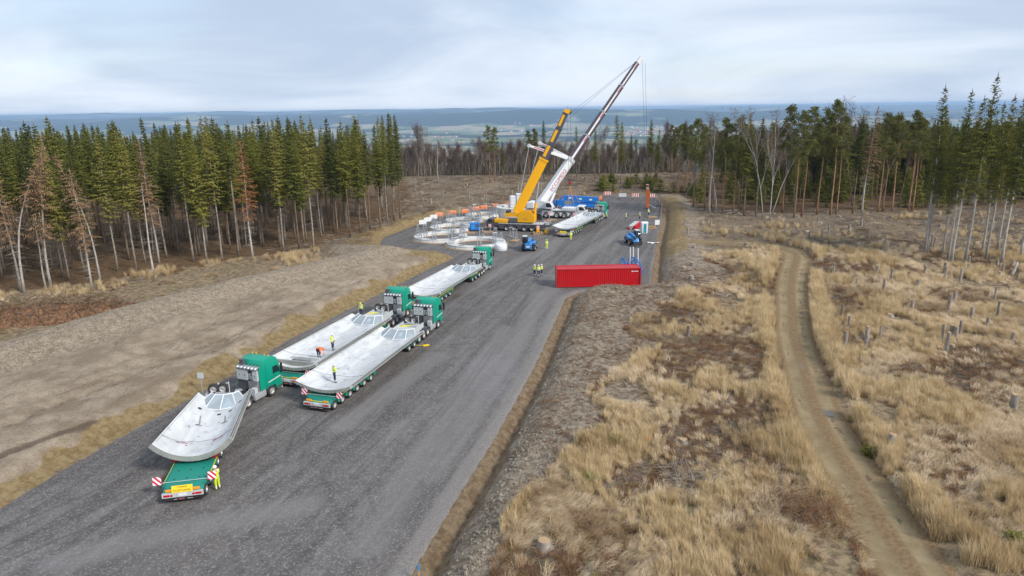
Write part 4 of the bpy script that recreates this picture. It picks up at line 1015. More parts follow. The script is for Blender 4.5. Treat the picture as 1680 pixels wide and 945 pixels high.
def sow(n, x0, x1, y0, y1, size, left=False):
    x, y = rand_xy(n, x0, x1, y0, y1)
    z, d, lf, td = terrain_full(x, y)
    fov = np.abs(x) < 0.80 * y + 4
    wrr = np.interp(y, [0, 35, 48, 95, 110, 200], [4.5, 6, 10, 14, 10, 8])
    patch = fbm(x / 4.5 + 8, y / 4.5, 4); p2 = fbm(x / 9 + 80, y / 9, 3); dirn = fbm(x / 14 + 30, y / 14 + 30, 2) * 5 + 0.5
    if left: ok = lf & (d > crest_d(y) + 4.2) & (poly_sdf(FOR_L, x, y) > 0.5) & (patch > -0.02)
    else:
        ok = (~lf) & (d > wrr * (0.75 + p2)) & (td > 0.97)
        ok &= gr.rand(n) < np.where(y > 98, np.clip(1 - (y - 98 - (x - 40) * 0.15) / 34 + patch * 1.6, 0.06, 1), 1)
    ok &= fov & ((p2 + fbm(x / 2.2 + 5, y / 2.2, 3) * 0.7) > -0.17)
    x, y, z, td, patch, p2, dirn, d = [q[ok] for q in (x, y, z, td, patch, p2, dirn, d)]
    m_ = len(x); r = gr.rand(m_)
    verge = np.exp(-((td - 1.35) / 0.45) ** 2)
    tall = (patch + verge * 0.24 + gr.randn(m_) * 0.06) > 0.135
    brown = (p2 + gr.randn(m_) * 0.07) > 0.045
    k = np.where(tall, gr.randint(0, 3, m_), gr.randint(3, 6, m_))
    k = np.where(~tall & brown & (r < 0.9), np.where(r < 0.4, gr.randint(6, 8, m_), gr.randint(9, 11, m_)), k)
    k = np.where(~tall & (r > 0.955), 8, k)
    k = np.where(~tall & (patch < -0.09) & (r < 0.7), np.where(r < 0.25, gr.randint(9, 11, m_), gr.randint(6, 8, m_)), k)
    comb = np.where((k >= 3) & (k < 6), dirn + gr.randn(m_) * 0.5, gr.uniform(0, 6.28, m_))
    P_.append(np.column_stack([x, y, z])); R_.append(np.column_stack([gr.randn(m_) * 0.1, gr.randn(m_) * 0.1, comb]))
    S_.append(size * gr.uniform(0.65, 1.25, m_) * np.where(tall, 0.8 + 1.2 * np.clip(patch + verge * .3, 0, .5), 0.95)); I_.append(k)
sow(20000, -6, 40, 26, 52, 0.85)
sow(21000, 0, 70, 52, 82, 1.0)
sow(17000, 8, 105, 82, 112, 1.2)
sow(6000, 20, 115, 112, 150, 1.1)
sow(7000, -90, -25, 70, 125, 1.1, True)
scatter('grass', np.vstack(P_), np.vstack(R_), np.hstack(S_), np.hstack(I_), gobj, 'dry straw-coloured grass, bracken and brash covering the clearing')

# brash and bleached wood on the clear-cut
bs = [src('00_b', sticks(60, 14, 1.5, 0.5, 0.10, 0.018, M['g_grey'])), src('01_b', sticks(61, 8, 2.4, 0.6, 0.14, 0.03, M['g_grey'], 0.15)), src('02_b', sticks(62, 24, 0.9, 0.6, 0.12, 0.014, M['g_brown'])), src('03_b', tuft(63, 40, 0.5, 0.4, 0.9, 0.03, M['g_pale'])), src('04_b', sticks(64, 2, 2.2, 0.3, 0.06, 0.06, M['bark_dead'], 0.05))]
x, y = rand_xy(30000, -75, 150, 112, 268)
z, d, lf, td = terrain_full(x, y)
ok = (d > 2) & (np.abs(x) < 0.8 * y) & (td > 1.1) & (poly_sdf(FOR_L, x, y) > -2.5) & (poly_sdf(FOR_R, x, y) > -3) & ~(lf & (y < 126) & (d < crest_d(y) + 3)) & ((~lf) | (y > 120)) & ~((~lf) & (d < 8) & (y < 200))
ok &= fbm(x / 6, y / 6 + 70, 3) + gr.randn(len(x)) * 0.08 > -0.06
x, y, z = x[ok], y[ok], z[ok]; n = len(x)
scatter('brash', np.column_stack([x, y, z]), np.column_stack([np.zeros(n), np.zeros(n), gr.uniform(0, 6.28, n)]), gr.uniform(0.7, 1.45, n), gr.choice(5, n, p=[.26, .22, .22, .15, .15]), bs, 'broken branches, bark and brash strewn over the clear-cut')
# forest floor twigs and understorey on both stands are part of the same litter
x, y = rand_xy(9000, 2, 32, 26, 100); z, d, lf, td = terrain_full(x, y)
wrr = np.interp(y, [0, 35, 48, 95, 110, 200], [4.5, 6, 10, 14, 10, 8])
ok = (~lf) & (d > 2.4) & (d < wrr * 1.25) & (td > 1.2); x, y, z = x[ok], y[ok], z[ok]; n = len(x)
scatter('root_debris', np.column_stack([x, y, z]), np.column_stack([gr.randn(n) * .3, gr.randn(n) * .3, gr.uniform(0, 6.28, n)]), gr.uniform(0.25, 0.7, n), gr.choice(3, n), [src('00_d', sticks(70, 12, 0.9, 0.4, 0.1, 0.025, M['g_brown'])), src('01_d', sticks(71, 10, 0.8, 0.4, 0.08, 0.02, M['g_grey'])), src('02_d', tuft(72, 26, 0.35, 0.35, 1.0, 0.03, M['g_brown']))], 'torn roots and turf lumps on the stony strip beside the ditch')

# stones: road edge, stony strip, spoil bench
rk = [src('%02d_stone' % i, rock(i, M['stone'])) for i in range(4)]
PX, PS = [], []
def stones(n, x0, x1, y0, y1, cond, s0, s1):
    x, y = rand_xy(n, x0, x1, y0, y1); z, d, lf, td = terrain_full(x, y)
    ok = cond(x, y, d, lf); k = ok.sum()
    PX.append(np.column_stack([x, y, z])[ok]); PS.append(s0 + (s1 - s0) * gr.rand(k) ** 3)
stones(16000, -8, 26, 26, 97, lambda x, y, d, lf: (~lf) & (d > 1.7) & (d < 9) & (fbm(x / 3, y / 3, 3) > -0.03), 0.04, 0.34)
stones(5000, -4, 8, 28, 48, lambda x, y, d, lf: (~lf) & (d > 2.2) & (d < 5.5), 0.06, 0.36)
stones(1500, 6, 18, 86, 94, lambda x, y, d, lf: (~lf) & (d > 0.7) & (d < 5), 0.06, 0.3)
stones(15000, -75, -8, 25, 122, lambda x, y, d, lf: lf & (d > 0.3) & (d < crest_d(y) + 2), 0.03, 0.2)
stones(4000, 22, 52, 100, 185, lambda x, y, d, lf: (~lf) & (d > 1.4) & (d < 9), 0.05, 0.25)
Q = np.vstack(PX); n = len(Q)
scatter('rubble', Q, gr.uniform(0, 6.28, (n, 3)), np.hstack(PS), gr.randint(0, 4, n), rk, 'pale rubble stones strewn over spoil and road edge')

# brush pile of roots beside the left stand
rnd = Rnd(3)
bp = empty('brush_pile', (0, 0, 0), 0, 'brown pile of torn roots and branches below the left stand', 'brush pile')
x0, y0 = G(85, 520, 1.2); bp.location = (x0, y0, hz(x0, y0))
b = MB(); mnd = MB()
for i in range(1500):
    u_ = rnd.uniform(-1, 1); v_ = rnd.gauss(0, 0.42); hmax = 3.3 * max(0.05, 1 - abs(u_) ** 3) * math.exp(-(v_ / 0.6) ** 2)
    c = Vector((u_ * 10.5, v_ * 3.6 + u_ * 3.4, hmax * rnd.uniform(0.35, 1.0) - 0.1)); d = Vector((rnd.gauss(0, 1), rnd.gauss(0, 1), rnd.gauss(0, .6))).normalized(); l = rnd.uniform(0.5, 2.4)
    r = rnd.uniform(0.012, 0.05); k = c + Vector((rnd.gauss(0, .15), rnd.gauss(0, .15), rnd.gauss(0, .15)))
    b.path([c - d * l / 2, k, c + d * l / 2 + Vector((0, 0, -.1 * l))], [r, r * .8, r * .3], 3, 0 if rnd.random() < .6 else 1)
b.build('branches', [M['g_brown'], M['g_grey']], bp)['kind'] = 'stuff'
gvx = np.linspace(-11, 11, 45); gvy = np.linspace(-5, 5, 22); XX, YY = np.meshgrid(gvx, gvy)
ZZ = 2.3 * np.clip(1 - np.abs(XX / 11) ** 3, 0, 1) * np.exp(-(YY / 2.0) ** 2) + fbm(XX, YY, 3) * 0.9 - 0.35
ni = np.arange(XX.size).reshape(XX.shape)
m_, t = new_mat('rotting_brush_soil'); pp = t('ShaderNodeNewGeometry').outputs['Position']; nn = t.noise(pp, 3, 6, .7)
finish(m_, t, t.mix(t.ramp(nn, .35, .65), (.10, .05, .03), (.26, .15, .085)), 0.95, nn, 0.8, 0.2, spec=0.1)
link('soil_core', np_mesh('soil_core', np.column_stack([XX.ravel(), (YY + XX * 0.32).ravel(), ZZ.ravel()]), np.stack([ni[:-1, :-1], ni[:-1, 1:], ni[1:, 1:], ni[1:, :-1]], -1).reshape(-1, 4), m_), bp)

# brown bramble with a small birch beside the track
x0, y0 = G(1330, 845, 1.0)
o = empty('bramble_bush', (x0, y0, hz(x0, y0) - 0.1), 0, 'reddish brown bramble tangle beside the dirt track', 'bush')
link('twigs', sticks(81, 900, 1.7, 1.15, 0.55, 0.012, M['g_brown'], 0.7), o); link('bleached_wood', sticks(82, 60, 1.6, 0.8, 0.4, 0.028, M['g_grey'], 0.4), o).location = (-1.6, 0.2, 0)
x1, y1 = G(1285, 835, 1.0)
sap = empty('birch_sapling', (x1, y1, hz(x1, y1)), 0.5, 'slim white birch sapling beside the bramble tangle', 'tree'); sap.scale = (0.17, 0.17, 0.19)
link('trunk', S['birch'][0][1], sap); link('crown', S['birch'][0][2], sap)
for px, py, s, lb in ((1218, 715, 1.0, 'heap of grey bleached branches left of the dirt track bend'), (1130, 790, 1.3, 'low grey tangle of branches in the grass, lower centre right'), (1250, 480, 0.7, 'small heap of dark branches beside the track top')):
    x1, y1 = G(px, py, 1.0); o = link('branch_heap', sticks(px, 120, 1.9, 0.7, 0.28, 0.028, M['g_grey'], 0.35)); move(o, (x1, y1, hz(x1, y1)), 0, lb, 'branch heaps in the grass', s); o['category'] = 'branches'
for px, py, lb in ((967, 800, 'small green bush at the edge of the stony strip'), (1010, 735, 'small yellow-green bush near the orange stake'), (1660, 900, 'yellow-green bush in the lower right corner'), (1430, 745, 'yellow-green tuft bush beside the leaning grey post')):
    x1, y1 = G(px, py, 1.0); o = empty('green_bush', (x1, y1, hz(x1, y1)), px, lb, 'bush', 'small green bushes'); link('foliage', bush_mesh(px, 0.4 if px > 1400 else 0.55, 0.4 if px > 1400 else 0.6, M['g_green']), o)

# stumps and snags left by the felling
def stump_mesh(seed, h, r):
    rnd = Rnd(seed); b = MB(); n = 12
    pr = [(r * 1.75, -0.15), (r * 1.35, 0.06), (r * 1.08, 0.25), (r, h * 0.6), (r * 0.93, h)]
    vs_ = []
    for rr, z_ in pr:
        for i in range(n):
            a = 6.283 * i / n; q = rr * (1 + (0.28 if z_ < 0.1 else 0.06) * math.sin(a * 3 + rnd.a) + rnd.uniform(-.05, .05)); vs_.append((q * math.cos(a), q * math.sin(a), z_ + (rnd.uniform(-.04, .06) if z_ == h else 0)))
    b.add(vs_, [(k * n + i, k * n + (i + 1) % n, (k + 1) * n + (i + 1) % n, (k + 1) * n + i) for k in range(len(pr) - 1) for i in range(n)])
    c = MB(); c.add(vs_[-n:], [tuple(range(n))])
    return b.mesh('stem', M['bark'], True), c.mesh('cut_face', M['wood'])
ST = [stump_mesh(i, h, r) for i, (h, r) in enumerate(((1.5, 0.2), (1.1, 0.22), (0.5, 0.3), (2.1, 0.17), (0.35, 0.36)))]
def stump(x, y, v, s, label, group, rz=0.0, tilt=0.0):
    o = empty('tree_stump', (x, y, hz(x, y) - 0.04), rz, label, 'stump', group); o.rotation_euler = (0, tilt, rz); o.scale = (s, s, s)
    link('stem', ST[v][0], o); link('cut_face', ST[v][1], o)
for px, py, v, s, lb in [(1495, 512, 0, .95, 'tall grey stump nearest the track in the middle of the right field'), (1565, 497, 0, 1.0, 'tall grey stump behind the thinner one, right field'), (1593, 524, 0, 1.0, 'thin tall stump right of two other tall stumps'), (1566, 562, 0, 1.05, 'tall stump in front of the group of three, right field'),
    (1129, 552, 0, .95, 'grey stump left of the dirt track, upper part'), (1660, 563, 0, .8, 'small upright stump at the right edge, upper'), (1661, 676, 1, 1.3, 'thick grey stump at the right edge of the picture'), (1457, 742, 1, 1.1, 'leaning grey stump in the tall grass right of the track'),
    (1490, 463, 0, .9, 'upright stump behind the track, upper right field'), (1413, 408, 1, 1.0, 'pale stump with roots near the top of the right field'), (1331, 420, 3, .8, 'thin post-like stump by the track bend'), (1348, 392, 3, .75, 'thin pale stump left of two by the track bend'), (1327, 395, 3, .7, 'thin pale stump right behind the track bend'),
    (1128, 388, 0, .9, 'stump at the left of the clear-cut near the pad'), (1123, 372, 0, .8, 'upper stump at the left of the clear-cut near the pad'), (1230, 385, 0, .8, 'thin stump in the middle of the clear-cut'), (1166, 370, 0, .8, 'pale stump below the stone heap'), (1605, 440, 1, 1.0, 'short stump in front of the tall spruces'),
    (1225, 403, 2, 1.3, 'low uprooted stump beside the tan grass patch'), (1120, 735, 2, 1.0, 'low stump hidden in brown bracken, lower centre'), (1190, 830, 2, .9, 'low stump near the bramble tangle'), (892, 912, 2, 1.2, 'dark rotten stump in the tall grass, bottom centre')]:
    x1, y1 = G(px, py, 0.9); stump(x1, y1, v, s, lb, 'stumps in the right field', px * 1.0, 0.12 if px == 1457 else 0)
n = 0
while n < 140:
    reg = trs.random()
    if reg < 0.42: px, py = trs.uniform(640, 1010), trs.uniform(292, 345)
    elif reg < 0.60: px, py = trs.uniform(1340, 1680), trs.uniform(440, 600)
    else: px, py = trs.uniform(1110, 1680), trs.uniform(362, 470)
    x1, y1 = G(px, py, 0.4)
    q = np.array([x1]); w_ = np.array([y1])
    if poly_sdf(PAD, q, w_)[0] < 4 or track_dist(q, w_)[0] < 1.4 or poly_sdf(FOR_L, q, w_)[0] < 0: continue
    v = trs.choice([0, 1, 2, 3, 4, 3]); far = y1 > 160; fieldy = py > 440 and px > 1330
    stump(x1, y1, v, trs.uniform(0.7, 1.15), ('grey stump in the far clear-cut behind the cranes' if far else 'weathered stump in the dry grass right of the track' if fieldy and py > 475 else 'grey stump in the clear-cut before the right stand'), ('stumps in the far clear-cut' if far else 'stumps in the dry grass right of the track' if fieldy and py > 475 else 'stumps before the right stand'), trs.uniform(0, 6)); n += 1
for i, (px, py, ry, L, lb) in enumerate([(1180, 347, 0.1, 9, 'long pale fallen trunk beside the stone heap'), (1228, 352, -0.5, 12, 'fallen birch trunk leaning across the stand edge'), (1660, 452, 0.9, 2.2, 'pale cut log standing tilted near the right edge'), (1010, 285, 0.3, 5, 'bleached fallen trunk in the far clear-cut'), (1640, 470, 0.2, 5, 'dark fallen trunk lying below the tilted pale log')]):
    x1, y1 = G(px, py, 0.8); b = MB(); r = 0.16 if i != 2 else 0.22
    d = Vector((math.cos(ry), math.sin(ry) * 0.3, 0.04 if i != 2 else 1.6)).normalized()
    b.path([d * (L * k / 4 - (L / 2 if i != 2 else 0.2)) + Vector((0, 0, 0.06 * math.sin(k * 2))) for k in range(5)], [r, r * .95, r * .85, r * .75, r * .6], 8)
    o = b.build('log', M['bark_dead'] if i != 4 else M['bark_dim'], None, True); move(o, (x1, y1, hz(x1, y1) + 0.12), 0, lb); o['category'] = 'log'
# stone heap by the right stand
x1, y1 = G(1205, 352, 0.9); b = MB(); rnd = Rnd(8)
o = empty('stone_heap', (x1, y1, hz(x1, y1)), 0, 'heap of pale grey stones before the right stand', 'stones')
for i in range(60):
    s = rnd.uniform(.25, .6); q = link('stone', rk[i % 4].data, o); a = rnd.uniform(0, 6.28); rr = 1.7 * math.sqrt(rnd.random()); q.location = (rr * math.cos(a) * 1.3, rr * math.sin(a), max(0, 0.9 * (1 - rr / 1.8))); q.scale = (s,) * 3; q.rotation_euler = (rnd.uniform(0, 6), rnd.uniform(0, 6), 0)
# surveying stakes
for px, py, h, c1, lb in [(687, 938, 1.3, 'sky_blue', 'wooden stake with blue painted top beside the ditch'), (1064, 742, 0.8, 'orange', 'thin stake with orange tip in the grass'), (1092, 548, 0.7, 'orange', 'small orange-tipped stake left of the grey stump'), (1248, 900, 1.2, 'wood', 'plain wooden stake in the grass, lower right')]:
    x1, y1 = G(px, py, 0.6); o = empty('survey_stake', (x1, y1, hz(x1, y1) - 0.2), 0.3, lb, 'stake', 'survey stakes')
    MB().cbox((0, 0, h * .45), (.08, .08, h * .9)).build('post', M['wood'], o); MB().cbox((0, 0, h * .98), (.095, .095, h * .3), 0, .01).build('painted_top', M[c1], o)

# ------------------------------------------------------------------ heavy-haul trucks, trailers, concrete shells
def bevelled(mb, name, mats, off=0.05, seg=2, parent=None, smooth=35):
    me = mb.mesh(name, mats); bm = bmesh.new(); bm.from_mesh(me)
    bmesh.ops.remove_doubles(bm, verts=bm.verts, dist=1e-5)
    es = [e for e in bm.edges if len(e.link_faces) == 2 and e.calc_face_angle(0) > 0.3]
    bmesh.ops.bevel(bm, geom=es, offset=off, segments=seg, affect='EDGES', profile=0.6, clamp_overlap=True)
    bm.to_mesh(me); bm.free(); me.polygons.foreach_set('use_smooth', [True] * len(me.polygons)); me.set_sharp_from_angle(angle=R(smooth)); me.update()
    return link(name, me, parent)
def text(name, s, size, mat, parent, loc, rot, ext=0.003, align='CENTER', sx=1.0):
    c = bpy.data.curves.new(name, 'FONT'); c.body = s; c.size = size; c.extrude = ext; c.align_x = align; c.align_y = 'CENTER'; c.resolution_u = 2
    c.materials.append(mat); tmp = bpy.data.objects.new(name, c); COL.objects.link(tmp); me = bpy.data.meshes.new_from_object(tmp.evaluated_get(bpy.context.evaluated_depsgraph_get())); bpy.data.objects.remove(tmp)
    o = link(name, me, parent); o.location = loc; o.rotation_euler = rot; o.scale = (sx, 1, 1); return o
WM = {}
def wheel_meshes(r, w):
    k = (r, w)
    if k not in WM:
        h = w / 2
        ty = MB().lathe([(r * .58, -h * .92), (r * .80, -h), (r * .94, -h * .95), (r, -h * .72), (r, h * .72), (r * .94, h * .95), (r * .80, h), (r * .58, h * .92)], axis='x', n=22).mesh('tyre', M['tyre'], 40)
        ri = MB(); ri.lathe([(0, h * .62), (r * .16, h * .66), (r * .18, h * .5), (r * .34, h * .42), (r * .42, h * .30), (r * .54, h * .62), (r * .60, h * .93)], axis='x', n=18)
        ri.lathe([(0, -h * .62), (r * .2, -h * .62), (r * .42, -h * .30), (r * .60, -h * .93)], axis='x', n=18)
        for i in range(8):
            a = 6.283 * i / 8; ri.tube((h * .4, r * .27 * math.cos(a), r * .27 * math.sin(a)), (h * .52, r * .27 * math.cos(a), r * .27 * math.sin(a)), r * .03, None, 5)
        WM[k] = (ty, ri.mesh('rim', M['rim'], 40))
    return WM[k]
def wheel(parent, x, y, z, r, w, steer=0.0, name='wheel'):
    ty, ri = wheel_meshes(r, w)
    o = bpy.data.objects.new(name, None); COL.objects.link(o); o.parent = parent; o.location = (x, y, z); o.empty_display_size = .1
    o.rotation_euler = (0, 0, (math.pi if x < 0 else 0) + steer)
    link('tyre', ty, o); link('rim', ri, o); return o

def make_tractor():
    o = empty('heavy_truck')
    prof = [(-0.95, 0.98), (-0.95, 3.30), (-0.80, 3.62), (-0.2, 3.74), (0.5, 3.70), (0.92, 3.42), (1.14, 2.95), (1.36, 1.95), (1.40, 0.48), (0.66, 0.48), (0.58, 0.78), (0.38, 1.0), (-0.38, 1.0), (-0.56, 0.80), (-0.62, 0.98)]
    cab = bevelled(MB().prism(prof, 'x', -1.24, 1.24), 'cab', M['green'], 0.07, 2, o)
    for s in (-1, 1):
        MB().prism([(-0.95, 1.0), (-0.95, 3.3), (-1.30, 3.2), (-1.42, 3.0), (-1.42, 1.05)], 'x', s * 1.235 - .02, s * 1.235 + .02).build('side_fairing', M['green'], o)
        wv = MB().prism([(0.30, 2.05), (0.30, 2.72), (0.85, 2.72), (1.06, 2.45), (1.12, 2.05)], 'x', s * 1.243 - .012, s * 1.243 + .012).build('side_window', M['glass'], o)
        mb = MB(); mb.cbox((s * 1.52, 1.12, 2.55), (.22, .14, .62), 0, .04); mb.cbox((s * 1.5, 1.14, 2.08), (.2, .13, .24), 0, .04); mb.tube((s * 1.2, 1.1, 2.88), (s * 1.52, 1.12, 2.86), .025, None, 5); mb.tube((s * 1.2, 1.1, 2.0), (s * 1.52, 1.12, 2.1), .025, None, 5)
        mb.build('mirror', M['black'], o)
        MB().prism([(-0.40, 1.42), (-0.40, 1.50), (1.18, 1.62), (1.18, 1.54)], 'x', s * 1.249 - .008, s * 1.249 + .008).build('white_stripe', M['white'], o)
        dl = MB(); dl.box(s * 1.25 - .004, s * 1.25 + .004, 0.26, 0.275, 1.05, 2.78); dl.box(s * 1.25 - .004, s * 1.25 + .004, -0.62, -0.605, 1.02, 3.3); dl.build('panel_gap', M['black'], o)
        MB().box(s * 1.245 - .012, s * 1.245 + .02, .42, .60, 1.78, 1.83).build('door_handle', M['black'], o); MB().box(s * 1.235 - .012, s * 1.235 + .018, -.6, -.1, 1.02, 1.10).build('lower_trim', M['dgrey'], o); MB().box(s * 1.235 - .01, s * 1.235 + .02, .72, 1.30, .55, .74).build('step_panel', M['dgrey'], o)
        bevelled(MB().box(s * 0.78, s * 1.22, -2.15, -0.72, 0.38, 0.98), 'fuel_tank', M['grey'], 0.08, 2, o)
        MB().box(s * 1.0, s * 1.18, 0.62, 0.72, .4, .5).build('step', M['dark'], o)
        hl = MB(); hl.cbox((s * .95, 1.41, .82), (.42, .05, .2), 0, .02); hl.build('headlight', M['silver'], o)
    MB().prism([(1.19, 2.05), (1.02, 2.88), (1.055, 2.9), (1.24, 2.06)], 'x', -1.12, 1.12).add([], []).build('windscreen', M['glass'], o).location = (0, .135, 0)
    gr_ = MB()
    for k in range(6): gr_.box(-.85, .85, 1.395, 1.425, .95 + k * .14, 1.04 + k * .14)
    gr_.build('grille', M['black'], o)
    MB().cbox((0, 1.38, .45), (2.4, .14, .22), 0, .04).build('bumper', M['lgrey'], o)
    sl = MB(); sl.prism([(1.02, 2.98), (1.30, 2.86), (1.28, 2.80), (1.0, 2.9)], 'x', -1.1, 1.1); sl.build('sun_visor', M['black'], o)
    for x in (-.9, -.45, .45, .9): MB().tube((x, .3, 3.70), (x, .3, 3.86), .06, .05, 8).build('beacon', M['amber'], o)
    MB().cbox((-.78, -1.12, 3.42), (.5, .36, .55), 0, .06).build('air_intake', M['dgrey'], o)
    # equipment tower behind the cab
    for x0, x1 in ((-1.12, -.52), (-.50, .05), (.62, 1.14)): MB().box(x0, x1, -1.60, -1.0, 1.98, 2.92).build('locker', M['lgrey'], o)
    for x0, x1 in ((-1.12, -.52), (-.50, .05), (.62, 1.14)):
        h = MB(); h.box((x0 + x1) / 2 - .02, (x0 + x1) / 2 + .02, -1.625, -1.602, 2.36, 2.5); h.build('latch', M['dark'], o)
    mc = MB(); mc.box(.07, .60, -1.45, -1.0, 1.98, 2.92); mc.build('machinery_bay', M['dark'], o)
    mc2 = MB(); mc2.box(.12, .55, -1.52, -1.3, 2.5, 2.62); mc2.tube((.2, -1.5, 2.1), (.2, -1.5, 2.5), .09, None, 8); mc2.tube((.42, -1.5, 2.05), (.42, -1.5, 2.45), .11, None, 8); mc2.build('machinery', M['silver'], o)
    for k in range(6):
        MB().lathe([(0, -1.72), (.09, -1.70), (.155, -1.62), (.165, -1.5), (.165, -1.05), (0, -1.04)], (-.98 + k * .392, 0, 3.10), 'y', 14).build('air_tank', M['silver'], o, True)
    ht = MB()
    for k in range(5): ht.box(.1 + k * .205, .285 + k * .205, -1.62, -1.02, 1.02, 1.92)
    ht.box(.08, 1.13, -1.6, -1.02, 1.0, 1.9); ht.build('hydraulic_tank', M['silver'], o)
    pn = MB(); pn.box(-1.13, .05, -1.5, -1.0, 1.02, 1.93); pn.build('side_box', M['dgrey'], o)
    cb = MB(); cb.box(.72, 1.15, -2.05, -1.68, 1.0, 1.45); cb.build('battery_box', M['lgrey'], o)
    ch = MB()
    for s in (-1, 1): ch.box(s * .44 - .05, s * .44 + .05, -6.15, 1.2, .78, 1.04)
    for y in (-1.8, -3.5, -4.8, -6.1): ch.box(-.42, .42, y - .06, y + .06, .8, 1.0)
    for y in (0, -2.9, -4.15, -5.42): ch.tube((-1.0, y, .52), (1.0, y, .52), .09, None, 8)
    ch.build('chassis', M['dark'], o)
    fw = MB(); fw.lathe([(0, 1.16), (.5, 1.16), (.5, 1.10), (0, 1.1)], (0, -4.75, 0), 'z', 20); fw.box(-.3, .3, -5.1, -4.3, 1.03, 1.12); fw.build('fifth_wheel', M['dark'], o)
    for y in (-2.9, -4.15, -5.42):
        for s in (-1, 1):
            fd = MB(); pts = [(y + .60 * math.cos(a), .52 + .60 * math.sin(a)) for a in np.linspace(R(25), R(155), 9)]; pin = [(y + .57 * math.cos(a), .52 + .57 * math.sin(a)) for a in np.linspace(R(155), R(25), 9)]
            fd.prism(pts + pin, 'x', s * .72, s * 1.22); fd.build('mudguard', M['dgrey'], o)
    for s in (-1, 1):
        wheel(o, s * 1.06, 0, .52, .52, .34)
        for y in (-2.9, -4.15, -5.42): wheel(o, s * .98, y, .52, .52, .56 if y < -3 else .34)
    return o

